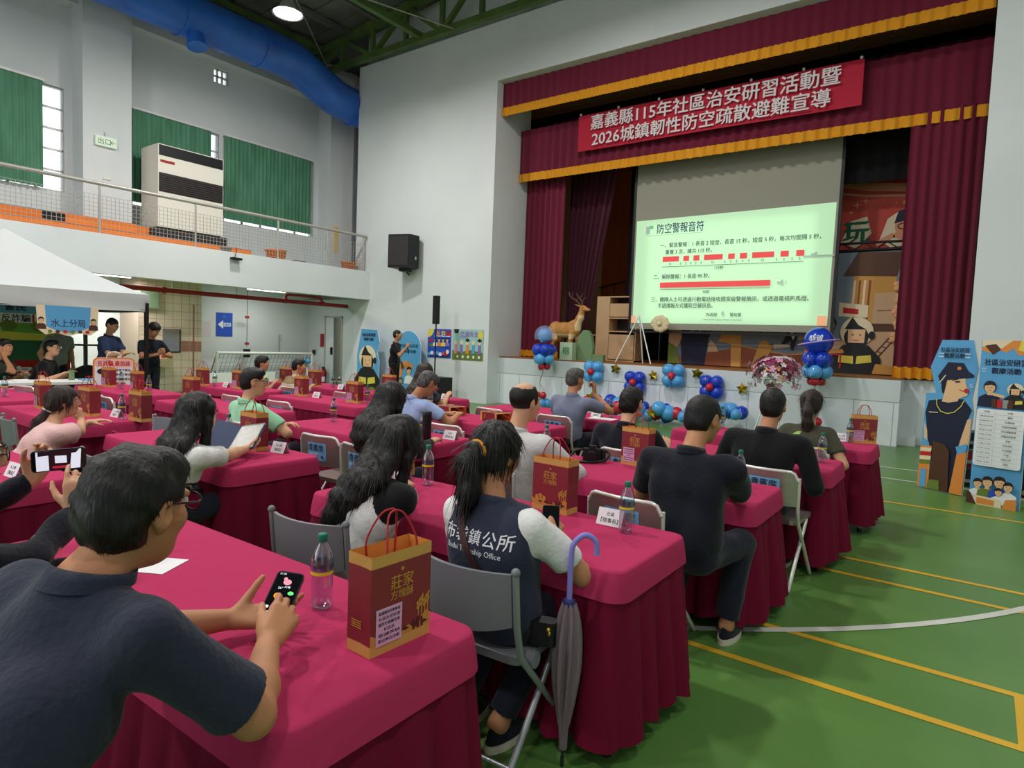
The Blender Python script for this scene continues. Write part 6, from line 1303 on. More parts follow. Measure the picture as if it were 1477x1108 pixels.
for x_, s_ in ((322, '15'), (400, '5'), (438, '5'), (475, '5'), (512, '5'), (550, '5'), (632, '15'), (716, '5'), (756, '5'), (797, '5'), (838, '5'), (878, '5'), (966, '15'), (1055, '5'), (1100, '5'), (1150, '5'), (1195, '5')): d.text(s_, .07, x_, 442, S_T, .005)
d.line([(262, 468), (1218, 468)], 4, S_T); d.text('115秒', .085, 680, 492, S_T, .008); d.poly([(1262, 405), (1276, 405), (1296, 390), (1296, 440), (1276, 422), (1262, 422)][::-1], S_Y); d.line([(1215, 428), (1395, 428)], 14, S_Y)
d.text('二、解除警報：1 長音 90 秒。', .115, 410, 560, S_T, .008, w=1.32); d.poly([(255, 615), (1025, 615), (1025, 665), (255, 665)][::-1], S_R); d.line([(255, 682), (1022, 682)], 4, S_T); d.text('90秒', .08, 600, 708, S_T, .008)
d.poly([(1068, 630), (1085, 630), (1105, 612), (1105, 668), (1085, 650), (1068, 650)][::-1], S_Y); d.line([(1118, 625), (1124, 640), (1118, 655)], 4, S_Y)
d.text('三、聽障人士可透過行動電話接收國家級警報簡訊，或透過電視跑馬燈、', .115, 730, 775, S_T, .008, w=3.4); d.text('手語播報方式獲取空襲訊息。', .115, 450, 832, S_T, .008, w=1.28)
d.text('內政部', .085, 648, 915, S_T, .008, w=.24); d.text('警政署', .085, 812, 915, S_T, .008, w=.24); d.el(725, 905, 10, 20, S_Y); d.text('National Police Agency, Ministry of the Interior', .045, 728, 962, S_T, .004, w=.85)
d.poly([(42, 930), (76, 930), (76, 1000), (42, 1000)][::-1], S_O); d.poly([(1325, 920), (1378, 920), (1378, 1000), (1325, 1000)][::-1], S_O)
b.build('screen_surface', t)
for q in (MB().box((-.06, -.01, -.03), (0, .03, 4.4), M_BLACK), MB().box((sw, -.01, -.03), (sw + .06, .03, 4.4), M_BLACK), MB().box((-.06, -.01, -.08), (sw + .06, .03, -.03), M_BLACK)): q.build('black_border', t)
MB().tube([(-.1, .02, 4.42), (sw + .1, .02, 4.42)], .06, M_DARK, 12).build('roller_case', t)
for x_ in (.2, sw - .2): MB().tube([(x_, .02, 4.45), (x_, .02, 5.98)], .01, M_DARK, 6).build('hanger_cable', t)
area_light('slide_glow', (-4.7, 13.9, 3.3), 3.6, 10, (R(90), 0, 0), (.85, 1, .85), sy=2.2)
# murals
M_MSKY = pm('mural_sky', (126, 138, 148), var=(3, (112, 126, 142))); M_MBR = pm('boat_brown', (140, 76, 48)); M_MOC = pm('ochre', (206, 150, 74)); M_MTAN = pm('tan', (206, 168, 130)); M_MDK = pm('roof_brown', (92, 60, 42))
t = thing('mural_backdrop', 'large printed backdrop with a firefighter, houses and a boat behind the screen', 'backdrop', (-6.1, 14.6, 1.22))
b = MB(); Mx = frame((0, 0, 0), (1, 0, 0), (0, 0, 1)); b.prism([(0, 0), (4.85, 0), (4.85, 2.42), (0, 2.42)], .05, M_MSKY, Mx); d = Draw(b, Mx, .05)
d.poly([(3.9, 2.42), (3.65, 1.95), (4.6, 1.9), (4.72, 2.4)], M_MDK); d.poly([(3.85, 1.95), (4.6, 1.92), (4.6, .95), (3.8, 1.0)], M_MOC)
for i in range(4): d.poly([(3.86 + .09 * i, 1.86), (3.9 + .09 * i, 1.86), (3.88 + .09 * i, 1.0), (3.84 + .09 * i, 1.0)], (I_CRM, M_MBR)[i % 2])
d.poly([(4.25, 1.6), (4.72, 1.62), (4.72, .9), (4.22, .9)], M_MTAN); d.line([(4.3, 1.25), (4.7, 1.27)], .02, M_MBR); d.poly([(3.62, 1.42), (4.15, 1.36), (4.15, 1.12), (3.62, 1.14)], I_CRM); d.poly([(3.7, 1.32), (3.98, 1.28), (3.98, 1.18), (3.7, 1.2)], I_RED); d.poly([(3.9, 1.0), (4.8, 1.0), (4.7, .8), (4.0, .82)], M_MDK)
d.poly([(3.7, .82), (4.85, .85), (4.85, 0), (3.7, 0)], M_MTAN); d.line([(4.25, .3), (4.55, .72)], .03, M_MDK); d.line([(4.33, .26), (4.63, .68)], .03, M_MDK)
for i in range(4): d.line([(4.3 + .07 * i, .35 + .1 * i), (4.38 + .07 * i, .31 + .1 * i)], .02, M_MDK)
d.poly([(.0, 0), (4.0, 0), (3.9, .45), (2.7, .3), (1.75, .45), (.0, .1)], M_MBR); d.line([(1.7, .46), (2.7, .31), (3.9, .46)], .025, M_MOC)
d.poly([(.35, 0), (.9, 0), (.95, .6), (1.1, .95), (.3, 1.0), (.3, .55)], I_NAVY); d.line([(.45, .92), (.55, .76), (.72, .74), (.88, .92)], .03, I_CRM); d.poly([(.0, .95), (.3, .98), (.32, .6), (.1, .1), (.0, .2)], M_MTAN); d.poly([(1.0, .6), (1.15, .45), (1.2, .32), (.95, .3)], M_MTAN); d.poly([(0, .5), (.2, .4), (.3, .0), (.0, .0)], I_GRN)
d.poly([(1.3, .95), (1.7, .95), (1.72, .0), (1.5, .0), (1.48, .5), (1.2, .55)], M_MOC); d.poly([(1.25, .98), (1.75, .98), (1.72, .7), (1.3, .72)], I_GRN)
d.poly([(1.92, 0), (2.3, 0), (2.28, .25), (2.38, .45), (2.36, .52), (2.22, .6), (2.1, .57), (2.03, .3)], M_MOC); d.line([(2.38, .53), (2.3, .5)], .02, I_BLK)
d.line([(2.1, 1.0), (2.1, .7)], .02, I_BLK); d.poly([(2.5, .92), (2.75, .95), (2.85, .7), (2.8, .4), (2.75, .42), (2.74, .62), (2.6, .5), (2.55, .55), (2.66, .75)], I_BLK); d.poly([(2.75, .9), (2.82, .7), (2.78, .62), (2.7, .85)], I_WHT)
for x_, y_ in ((2.4, .42), (2.9, .62), (3.1, .5), (2.3, .8)): d.poly([(x_, y_), (x_ + .35, y_ + .06), (x_ + .3, y_ + .12), (x_ - .02, y_ + .1)], pm('wave', (196, 178, 160)))
bust(d, 3.42, .3, .95, M_MTAN); bust(d, 3.2, .28, .55, I_PNK); fireman(d, 3.98, -.02, 1.12); d.poly([(3.4, .42), (3.75, .48), (3.78, .4), (3.4, .36)], M_MOC); d.line([(3.45, .36), (3.75, .36)], .03, I_RED); d.line([(3.5, .36), (3.5, .08)], .03, I_RED); d.line([(3.72, .36), (3.72, .08)], .03, I_RED); d.poly([(4.3, 0), (4.7, 0), (4.6, .18), (4.35, .2)], M_MOC)
for i, (x_, y_, z_) in enumerate(((0, 0, 0),)): pass
b.build('printed_sheet', t)
for (a_, c_) in (((0, 2.46), (4.85, 2.46)), ((0, 2.6), (4.85, 2.6)), ((4.9, -.02), (4.9, 2.6))): MB().tube([(a_[0], -.06, a_[1]), (c_[0], -.06, c_[1])], .025, M_BLACK, 8).build('truss_tube', t)
b = MB()
for i in range(12): b.tube([(.2 + .4 * i, -.06, 2.46), (.4 + .4 * i, -.06, 2.6), (.6 + .4 * i, -.06, 2.46)], .012, M_BLACK, 6)
b.build('truss_lacing', t)
t = thing('red_backdrop', 'red printed backdrop with a swimmer wearing goggles, hung above the mural', 'backdrop', (-4.4, 15.0, 3.72))
M_RB = pm('poster_red', (190, 58, 48), var=(2, (206, 84, 66))); b = MB(); b.prism([(0, 0), (3.5, 0), (3.5, 1.75), (0, 1.75)], .02, M_RB, Mx); d = Draw(b, Mx, .02)
PE = pm('peach', (222, 150, 112)); d.line([(1.5, 1.5), (2.2, 1.3), (2.9, 1.22), (3.5, 1.25)], .16, PE); d.line([(1.5, 1.25), (2.2, 1.12), (2.9, 1.06), (3.5, 1.08)], .05, PE)
for x_, y_, s_ in ((2.05, .95, .09), (2.2, 1.02, .06), (1.95, .8, .05), (2.75, .93, .03)): d.poly([(x_ - s_, y_), (x_, y_ - s_ * .2), (x_ + s_, y_), (x_, y_ + s_ * .2)], PE); d.poly([(x_, y_ - s_), (x_ + s_ * .2, y_), (x_, y_ + s_), (x_ - s_ * .2, y_)], PE)
for i in range(3): d.el(2.9 + .14 * i, .93, .04, .04, PE)
d.poly([(1.8, .2), (2.1, .05), (2.35, .35), (2.25, .7), (1.95, .62)], I_CRM); d.text('玩', .5, 2.07, .38, pm('sign_green', (24, 96, 62)), .04)
d.poly([(2.5, .2), (2.62, .62), (2.8, .75), (3.35, .72), (3.48, .4), (3.3, .1), (2.7, .05)], I_CRM); d.el(3.02, .48, .27, .28, PE); d.poly([(2.74, .52), (2.8, .76), (3.05, .84), (3.3, .72), (3.34, .52), (3.1, .6)], I_NAVY)
for q in (-1, 1): d.el(3.03 + .13 * q, .46, .1, .065, I_BLK); d.el(3.03 + .13 * q, .46, .075, .045, PE)
d.line([(2.45, .12), (2.75, .3), (2.95, .22)], .1, PE); d.line([(3.4, .5), (3.2, .15), (2.95, .1)], .1, PE); d.line([(2.98, .33), (3.1, .34)], .02, I_RED)
b.build('printed_sheet', t)
for x_ in (.3, 3.2): MB().tube([(x_, .02, 1.75), (x_, .02, 4.2)], .01, M_DARK, 6).build('hanger_cable', t)

# deer
M_DEER = mat('deer_coat', (196, 140, 78), .6, var=(9, (170, 112, 56))); M_DEERL = mat('deer_belly', (226, 196, 150), .6); M_ANT = mat('antler', (96, 74, 56), .6)
t = thing('deer', 'life-size standing deer figure with antlers on the stage edge', 'deer', (-8.28, 13.4, 1.2), R(-8))
F = Fld((-.75, -.3, -.02), (.75, .3, 1.5), .013)
F.ell((-.05, 0, .72), (.4, .16, .19), None, .05); F.ell((.24, 0, .75), (.19, .15, .21), None, .06); F.ell((-.33, 0, .74), (.17, .15, .19), None, .06)
F.chain([(.3, 0, .82), (.42, 0, 1.02), (.47, 0, 1.18)], [.12, .085, .07], .05); F.ell((.5, 0, 1.24), (.1, .065, .075), None, .03); F.cone((.53, 0, 1.23), (.68, 0, 1.2), .055, .032, .03); F.ell((.69, 0, 1.205), (.025, .024, .022), None, .01)
for s_ in (-1, 1):
    F.cone((.45, .05 * s_, 1.28), (.38, .16 * s_, 1.32), .03, .012, .015)
    f_ = .12 if s_ > 0 else -.04
    F.chain([(.26, .085 * s_, .66), (.24 + f_ * .5, .09 * s_, .4), (.26 + f_, .09 * s_, .08), (.28 + f_, .09 * s_, .02)], [.085, .045, .028, .035], .03)
    g_ = -.08 if s_ > 0 else .08
    F.chain([(-.34, .085 * s_, .68), (-.28 + g_ * .3, .09 * s_, .48), (-.42 + g_, .09 * s_, .34), (-.38 + g_, .09 * s_, .08), (-.36 + g_, .09 * s_, .02)], [.11, .06, .035, .026, .034], .03)
F.cone((-.5, 0, .8), (-.58, 0, .7), .035, .015, .02)
V, Fc = F.geo(); solid('body', V, Fc, M_DEER, t, lambda C: (((C[:, 2] < .62) & (C[:, 2] > .5) & (abs(C[:, 0]) < .36)) | ((C[:, 0] > .36) & (C[:, 2] < 1.08) & (C[:, 2] > .7) & (C[:, 0] > .3 + (C[:, 2] - .7) * .4))).astype(int), [M_DEER, M_DEERL])
for s_ in (-1, 1):
    b = MB(); b.tube(arc3([(.46, .035 * s_, 1.3), (.36, .1 * s_, 1.42), (.24, .16 * s_, 1.5), (.16, .14 * s_, 1.62)], 5), [.018] * 8 + [.012] * 8, M_ANT, 8); b.tube([(.38, .09 * s_, 1.4), (.46, .13 * s_, 1.52)], [.014, .006], M_ANT, 8); b.tube([(.27, .15 * s_, 1.48), (.33, .2 * s_, 1.62)], [.012, .005], M_ANT, 8); b.build('antler', t)
    MB().ball((.535, .06 * s_, 1.26), .014, M_BLACK, 10, k=6).build('eye', t)
# cabinet and bits on the stage
t = thing('wooden_cabinet', 'tall light wooden cabinet with open dark shelves beside the deer', 'cabinet', (-7.95, 14.3, 1.2))
MB().box((0, 0, 0), (.36, .5, 1.6), M_CREAM).build('side_door', t); b = MB(); b.box((.36, .45, 0), (1.1, .5, 1.6), M_DARK); b.box((1.07, 0, 0), (1.1, .5, 1.6), M_CREAM)
for z_ in (0, .72, 1.05, 1.57): b.box((.36, 0, z_), (1.1, .5, z_ + .03), M_CREAM)
b.build('carcass', t); MB().box((.38, -.02, .05), (1.06, .0, .66), M_CREAM).build('lower_panel', t); MB().box((.38, -.02, 1.1), (1.06, .0, 1.42), M_CREAM).build('drawer_front', t)
t = thing('prop_table', 'low dark table behind the deer on the stage', 'table', (-8.6, 15.2, 1.2)); MB().box((-.7, -.3, .62), (.9, .3, .66), M_CREAM).build('tabletop', t)
for sx in (-.65, .85):
    for sy in (-.25, .25): MB().box((sx - .02, sy - .02, 0), (sx + .02, sy + .02, .62), M_DARK).build('leg', t)
t = thing('stair_rail', 'small stair with a dark handrail at the back of the stage', 'stairs', (-9.3, 17.2, 1.2))
for i in range(5): MB().box((-.2 + .28 * i, 0, 0), (.08 + .28 * i, .6, 1.3 + .22 * i - .2), M_CREAM).build('step', t)
MB().tube([(-.2, -.03, 2.1), (1.2, -.03, 2.4)], .03, M_DARK, 8).build('handrail', t)
for i in range(4): MB().tube([(-.1 + .4 * i, -.03, 0), (-.1 + .4 * i, -.03, 2.12 + .085 * i)], .014, M_DARK, 6).build('baluster', t)
M_SAGE = mat('sage_paint', (112, 140, 100), .6)
b = MB(); b.prism([(-.22, 0), (.2, 0), (.22, .3), (.14, .62), (.05, .72), (-.06, .72), (-.16, .6), (-.24, .3)], .12, M_SAGE, frame((0, 0, 0), (1, 0, 0), (0, 0, 1))); b.box((.2, -.12, 0), (.5, .0, .16), M_SAGE)
b.build('green_prop', loc=(-7.62, 13.32, 1.2), label='sage green rounded prop standing in front of the deer', cat='prop')
b = MB(); b.box((-.17, -.1, 0), (.17, .1, .42), mat('pale_green_box', (176, 194, 164), .6)); b.text('榕', .2, 0, .22, .0, mat('green_letter', (60, 130, 70), .6), frame((0, -.102, 0), (1, 0, 0), (0, 0, 1)), .02); b.build('small_sign', loc=(-7.98, 13.05, 1.2), label='small pale green box sign at the feet of the deer', cat='sign')
t = thing('easel', 'thin white three-legged easel on the stage left of the mural', 'easel', (-6.4, 13.5, 1.2))
for p_ in ((-.5, -.1), (.4, -.15), (.0, .3)): MB().tube([(p_[0], p_[1], 0), (0, 0, 1.1)], .014, I_WHT, 8).build('leg', t)
t = thing('paper_rosette', 'cream paper flower rosette beside the easel top', 'decoration', (-6.0, 13.75, 2.12))
b = MB()
for i in range(9): a_ = R(40 * i); b.ball((.13 * math.cos(a_), 0, .11 * math.sin(a_)), (.1, .04, .09), mat('cream_paper', (222, 206, 168), .8), 10, k=6)
b.ball((0, -.04, 0), .06, MATS['cream_paper'], 10, k=6); b.build('petals', t); MB().tube([(0, .02, -.9), (0, .02, 0)], .01, M_DARK, 6).build('stem', t)
for i in range(5):
    b = MB()
    for q in range(5): a_ = R(72 * q + 20 * i); b.ball((.07 * math.cos(a_), 0, .07 * math.sin(a_)), (.06, .03, .06), mat('peach_paper', (234, 176, 130), .8), 9, k=5)
    b.ball((0, -.02, 0), .04, M_MOC if i % 2 else MATS['peach_paper'], 8, k=5); b.build('paper_flower', loc=(-1.42 + .04 * (i % 2), 14.48, 1.95 + .25 * i), label='peach paper flower on the right edge of the mural, %s from the bottom' % ('first', 'second', 'third', 'fourth', 'fifth')[i], cat='decoration')

# balloons
def bal(n, rgb, **k): return mat('balloon_' + n, rgb, .22, spec=.6, coat=.3, **k)
B_LB = bal('light_blue', (82, 160, 222)); B_DB = bal('royal_blue', (22, 60, 186)); B_RD = bal('red', (190, 28, 44)); B_GD = mat('gold_foil', (222, 176, 40), .18, metal=.95); B_GL = mat('clear_blue_balloon', (110, 180, 230), .1, spec=.7, coat=.6); B_PK = mat('lilac_ring', (176, 150, 214), .3)
def balloon(parent, c, r, m): b = MB(); b.lathe([(0, -1.22), (.06, -1.2), (.05, -1.12), (.3, -.98), (.62, -.74), (.88, -.38), (1, .05), (.94, .42), (.72, .76), (.4, .95), (0, 1.02)], m, 16); o = b.build('balloon', parent, loc=c); o.scale = (r, r, r); return o
BAL = {}
def balloon2(parent, c, r, m):
    if m.name not in BAL: b = MB(); b.lathe([(0, -1.2), (.06, -1.18), (.05, -1.1), (.3, -.96), (.62, -.74), (.88, -.38), (1, .05), (.94, .42), (.72, .76), (.4, .95), (0, 1.02)], m, 18); BAL[m.name] = b.mesh('balloon')
    o = obj('balloon', BAL[m.name], parent, c); o.scale = (r, r, r); o.rotation_euler = (R(random.uniform(-60, 60)), R(random.uniform(-60, 60)), 0); return o
def bflower(label, x, z, m, s=1):
    t = thing('balloon_flower', label, 'balloon flower', (x, 12.83, z), 0)
    for a_ in (45, 135, 225, 315): balloon2(t, (.14 * s * math.cos(R(a_)), 0, .14 * s * math.sin(R(a_))), .125 * s, m)
    balloon2(t, (0, -.11, 0), .075 * s, B_RD)
bflower('light blue balloon flower with a red centre, right of the slate-shirted man', -7.15, .97, B_LB, 1.1); bflower('light blue balloon flower with a red centre, below the middle of the screen', -5.24, 1.0, B_LB, 1.1)
bflower('royal blue balloon flower with a red centre, on the stage front right of the middle', -4.42, .82, B_DB, 1.1); bflower('royal blue balloon flower mostly hidden behind the head of a navy-shirted man', -6.11, .80, B_DB, 1.1)
def star_mesh(r=.13):
    b = MB(); P = [(r * (1 if i % 2 == 0 else .52) * math.sin(PI * i / 5), r * (1 if i % 2 == 0 else .52) * math.cos(PI * i / 5)) for i in range(10)]
    V = [(p[0], 0, p[1]) for p in P] + [(0, -.055, 0), (0, .055, 0)]
    b.add(V, [(i, 10, (i + 1) % 10) for i in range(10)] + [((i + 1) % 10, 11, i) for i in range(10)], B_GD); return b.mesh('star_balloon')
SM = star_mesh()
for x, z, y, r, lb in ((-6.62, 1.07, 12.87, 10, 'gold foil star on the stage front, right of the first light blue flower'), (-5.72, .98, 12.87, -12, 'gold foil star on the stage front, left of the second light blue flower'), (-4.75, 1.08, 12.87, 8, 'gold foil star on the stage front, above the royal blue flower'), (-3.82, .83, 12.87, -5, 'gold foil star on the stage front, left of the flower stand'),
    (-6.95, .42, 12.4, 15, 'gold foil star at the left end of the balloon garland'), (-5.42, .24, 12.2, -10, 'gold foil star on the middle of the balloon garland'), (-4.05, .36, 12.25, 5, 'gold foil star at the right end of the balloon garland')):
    o = obj('star_balloon', SM, None, (x, y, z), None, lb, 'star balloon', 'gold foil stars'); o.rotation_euler = (0, R(r), R(r))
t = thing('balloon_garland', 'blue and red balloon garland lying along the foot of the stage', 'balloon garland', (-5.3, 12.5, 0))
rb = random.Random(3)
for i in range(44):
    u = i / 43; x = -1.75 + 3.35 * u; hgt = .42 - .3 * math.sin(PI * u) ** .7 if u < .92 else .3
    r = rb.uniform(.1, .165); balloon2(t, (x + rb.uniform(-.08, .08), rb.uniform(-.2, .12), max(r * 1.2, .12 + rb.uniform(0, 1) * (.15 + hgt * .5))), r, rb.choice((B_LB, B_LB, B_DB, B_DB, B_LB, B_RD)))
def bcolumn(label, x, y, zt, left):
    t = thing('balloon_column', label, 'balloon column', (x, y, 0))
    if left:
        balloon2(t, (0, 0, zt), .17, B_LB); b = MB(); b.surf(lambda u, v: (.24 * math.sin(PI * v * .62 + .02) * math.cos(2 * PI * u), .24 * math.sin(PI * v * .62 + .02) * math.sin(2 * PI * u), zt + .0 + .24 * math.cos(PI * v * .62 + .02)), 24, 10, mat('clear_dome', (176, 190, 236), .08, alpha=.3), closed_u=True); b.build('clear_bubble', t)
    else:
        b = MB(); b.ball((0, 0, zt), .25, B_DB, 24, k=16); b.build('bubble', t).name = 'bubble'; MB().tube([(.33 * math.cos(R(10 * i)), .33 * math.sin(R(10 * i)), zt - .02 + .06 * math.cos(R(10 * i))) for i in range(36)], .014, B_PK, 8, closed=True).build('ring', t)
        b = MB(); Fm = frame((.0, -.252, zt + .05), (1, 0, 0), (0, .15, 1)); b.text('恭賀', .12, 0, 0, 0, I_WHT, Fm, .01); b.build('printed_lettering', t)
    for k_ in range(4): a_ = R(45 + 90 * k_); balloon2(t, (.15 * math.cos(a_), .15 * math.sin(a_), zt - .33), .14, B_DB)
    for k_ in range(4): a_ = R(90 * k_); balloon2(t, (.14 * math.cos(a_), .14 * math.sin(a_), zt - .55), .13, B_LB)
    for k_ in range(3): a_ = R(120 * k_ + 30); balloon2(t, (.09 * math.cos(a_), .09 * math.sin(a_), zt - .72), .085, B_RD)
    MB().tube(arc3([(0, 0, zt - .7), (-.02, 0, zt - .9), (-.08, 0, zt - 1.1), (.06, 0, zt - 1.3), (.02, 0, .3), (0, 0, .0)], 6), .012, M_STEEL, 8).build('pole', t)
    for k_ in range(4): a_ = R(90 * k_ + 20); balloon2(t, (.13 * math.cos(a_), .13 * math.sin(a_), .16), .13, B_LB)
    for k_ in range(2): balloon2(t, (-.08 + .16 * k_, -.08, .36), .085, B_RD)
    MB().lathe([(0, 0), (.16, 0), (.16, .02), (0, .03)], M_STEEL, 20).build('base', t)
bcolumn('balloon column with a clear bubble top at the left end of the stage front', -8.3, 12.5, 1.75, True)
bcolumn('balloon column with a dark blue ringed globe at the right end of the stage front', -2.42, 12.5, 1.80, False)
# flower stand
t = thing('flower_stand', 'tall flower stand with white, pink and dark red blossoms before the stage', 'flower stand', (-2.95, 11.75, 0))
for p_ in ((-.28, -.2), (.28, -.2), (0, .3)): MB().tube([(p_[0], p_[1], 0), (p_[0] * .15, p_[1] * .15, 1.0)], .014, M_SILF, 8).build('leg', t)
MB().lathe([(0, .98), (.12, 1.0), (.17, 1.1), (.15, 1.1), (0, 1.02)], M_SILF, 18).build('bowl', t)
rf = random.Random(11); FM = [mat('blossom_' + n, c, .7, sheen=.2) for n, c in (('white', (236, 228, 232)), ('pink', (226, 156, 190)), ('magenta', (150, 40, 90)), ('wine', (110, 24, 52)), ('peach', (236, 176, 130)))]; LF = mat('leaf_green', (70, 104, 52), .6)
bm = [MB() for _ in FM]; lb_ = MB()
for i in range(230):
    a_ = rf.uniform(0, 2 * PI); e_ = rf.uniform(-.35, 1); rr_ = math.sqrt(max(0, 1 - e_ * e_ * .8)); c_ = Vector((.5 * rr_ * math.cos(a_) * rf.uniform(.6, 1), .3 * rr_ * math.sin(a_) * rf.uniform(.6, 1), 1.24 + .25 * e_ - (.18 if rf.random() < .2 and rr_ > .8 else 0))); k_ = rf.choices(range(5), (4, 3, 2, 2.2, .5))[0]; s_ = rf.uniform(.05, .085)
    nn = (c_ - Vector((0, 0, 1.1))).normalized(); u_ = nn.orthogonal().normalized(); w_ = nn.cross(u_)
    for q in range(5):
        an = 2 * PI * q / 5; d1 = u_ * math.cos(an) + w_ * math.sin(an); d2 = u_ * math.cos(an + .5) + w_ * math.sin(an + .5); d0 = u_ * math.cos(an - .5) + w_ * math.sin(an - .5)
        bm[k_].add([c_, c_ + d0 * s_ * .7 + nn * .01, c_ + d1 * s_ + nn * .004, c_ + d2 * s_ * .7 + nn * .01], [(0, 1, 2, 3)], FM[k_])
for i in range(60):
    a_ = rf.uniform(0, 2 * PI); c_ = Vector((.4 * math.cos(a_) * rf.uniform(.4, 1), .24 * math.sin(a_), 1.1 + rf.uniform(-.05, .25))); d1 = Vector((math.cos(a_), math.sin(a_), rf.uniform(-.4, .4))).normalized(); w_ = d1.cross(Vector((0, 0, 1))).normalized() * .025
    lb_.add([c_, c_ + d1 * .07 + w_, c_ + d1 * .16, c_ + d1 * .07 - w_], [(0, 1, 2, 3)], LF)
for k_, m in enumerate(bm): o = m.build('blossoms', t); o['kind'] = 'stuff'; o['label'] = ('white', 'pink', 'magenta', 'wine red', 'peach')[k_] + ' blossoms of the flower stand'
o = lb_.build('leaves', t); o['kind'] = 'stuff'

# loudspeakers
t = thing('wall_loudspeaker', 'black loudspeaker on a bracket high on the stage wall', 'loudspeaker', (-12.62, 12.1, 3.42), R(16))
b = MB(); b.prism([(-.34, -.25), (.3, -.25), (.38, .12), (.2, .32), (-.34, .32)], .86, M_BLACK); b.build('cabinet', t); MB().box((-.31, -.265, .05), (.27, -.25, .81), M_DARK).build('grille', t); MB().box((.315, -.03, .22), (.36, .06, .3), M_STEEL).build('badge', t)
b = MB(); b.box((-.12, -.05, -.08), (.12, .22, 0), M_DARK); b.build('bracket', t); MB().tube([(0, .1, -.05), (-.06, .38, -.12)], .03, M_DARK, 8).build('bracket_arm', t)
t = thing('column_loudspeaker', 'thin black column loudspeaker on a pole above its bass box', 'loudspeaker', (-11.1, 11.8, 0))
MB().rbox((-.07, -.08, 1.95), (.07, .06, 2.65), .02, M_BLACK).build('array_box', t); MB().tube([(0, 0, .62), (0, 0, 1.96)], .018, M_BLACK, 8).build('pole', t); MB().rbox((-.02, -.3, 0), (.42, .22, .63), .02, M_BLACK).build('bass_box', t); MB().box((.0, -.315, .05), (.4, -.3, .58), M_DARK).build('grille', t)

# ------------------------------------------------------------------ left side: tent, goal, sink and small things
M_TENT = mat('white_tent_fabric', (198, 202, 202), .65, bump=(3, .25, (1, 1, 1), .05)); M_POLE = mat('dark_tent_frame', (40, 34, 34), .4, metal=.3)
tx0, tx1, ty0, ty1 = -14.1, -11.5, .9, 5.14; ce = Vector((-12.55, 3.45, 3.05))
t = thing('canopy_tent', 'white pop-up canopy tent on dark poles standing at the balcony side', 'tent', (0, 0, 0))
def roof(u, v):
    P = [(tx1, ty0), (tx1, ty1), (tx0, ty1), (tx0, ty0)]; k = u * 4; i = int(min(k, 3.9999)); f = k - i; x = P[i][0] + (P[(i + 1) % 4][0] - P[i][0]) * f; y = P[i][1] + (P[(i + 1) % 4][1] - P[i][1]) * f
    return (x + (ce.x - x) * v, y + (ce.y - y) * v, 2.14 + (ce.z - 2.14) * (v ** 1.25) - .05 * math.sin(PI * f) * (1 - v) * .4 + .0)
b = MB(); b.surf(roof, 65, 10, M_TENT, True); b.build('canopy', t)
b = MB(); b.surf(lambda u, v: (lambda p: (p[0] + .02 * math.sin(40 * u + 5 * v) * (1 - v), p[1], 2.14 - .05 * .4 * math.sin(PI * ((u * 4) % 1)) - .29 * (1 - v) + .008 * math.sin(25 * v)))(roof(u, 0)), 129, 6, M_TENT, True); b.build('valance', t)
for x_, y_ in ((tx1 - .03, ty1 - .03), (tx0 + .03, ty1 - .03), (tx1 - .03, ty0 + .03), (tx0 + .03, ty0 + .03)):
    b = MB(); b.box((x_ - .028, y_ - .028, 0), (x_ + .028, y_ + .028, 2.12), M_POLE); b.build('pole', t)
for a_, c_ in (((tx1 - .03, ty0, 1.86), (tx1 - .03, ty1, 1.86)), ((tx0 + .03, ty0, 1.86), (tx0 + .03, ty1, 1.86)), ((tx0, ty1 - .03, 1.86), (tx1, ty1 - .03, 1.86))): b = MB(); bar(b, a_, c_, .04, M_POLE); b.build('frame_bar', t)
Mx = frame((0, 0, 0), (0, 1, 0), (0, 0, 1))
b = MB(); out = [(-.42, .46), (-.4, .1), (-.3, .02), (-.15, .05), (0, 0), (.15, .05), (.3, .02), (.4, .1), (.42, .46)]; b.prism(out[::1], .012, I_CRM, Mx); d = Draw(b, Mx, .012); d.poly([(-.31, .46), (-.29, .14), (-.15, .08), (0, .05), (.15, .08), (.29, .14), (.31, .46)], I_SKY); d.text('水上分局', .13, 0, .2, I_NAVY, .01, w=.46)
for x_ in (-.36, .34): bust(d, x_, .1, .2, I_BRN)
for i in range(6): d.el(-.25 + .1 * i, .07, .03, .025, (I_GRN, I_BRN, I_RED)[i % 3])
b.build('hanging_sign', loc=(-11.44, 3.92, 1.40), label='pale blue sign reading 水上分局 hanging under the tent edge', cat='sign')
b = MB(); Mx2 = frame((0, 0, 0), (0, 1, 0), (0, 0, 1)); b.prism([(0, 0), (2.6, 0), (2.6, 1.05), (0, 1.05)], .012, pm('banner_blue', (110, 178, 222)), Mx2); d = Draw(b, Mx2, .012)
d.poly([(0, 0), (2.6, 0), (2.6, .42), (1.6, .38), (.8, .45), (0, .4)], pm('meadow', (120, 170, 70))); d.poly([(0, .0), (2.6, 0), (2.6, .1), (1.4, .16), (0, .12)], I_YEL)
d.text('反詐', .3, 1.5, .82, I_GRN, .03); d.text('嘉義', .3, .7, .82, I_GRN, .03); d.poly(rrect(1.15, .38, 1.5, .64, .08), I_PNK); d.text('防', .2, 1.33, .51, I_WHT, .02); d.text('警民', .16, 1.85, .58, I_BLK, .02); d.poly(rrect(1.6, .3, 2.4, .46, .04), I_WHT); d.text('反詐騙', .14, 1.86, .38, I_BLK, .02); d.text('165', .2, 2.22, .38, I_RED, .03); d.text('預防犯罪', .13, 1.4, .2, I_WHT, .015)
for i in range(5): d.el(.4 + .45 * i, .25, .12, .09, I_GRN)
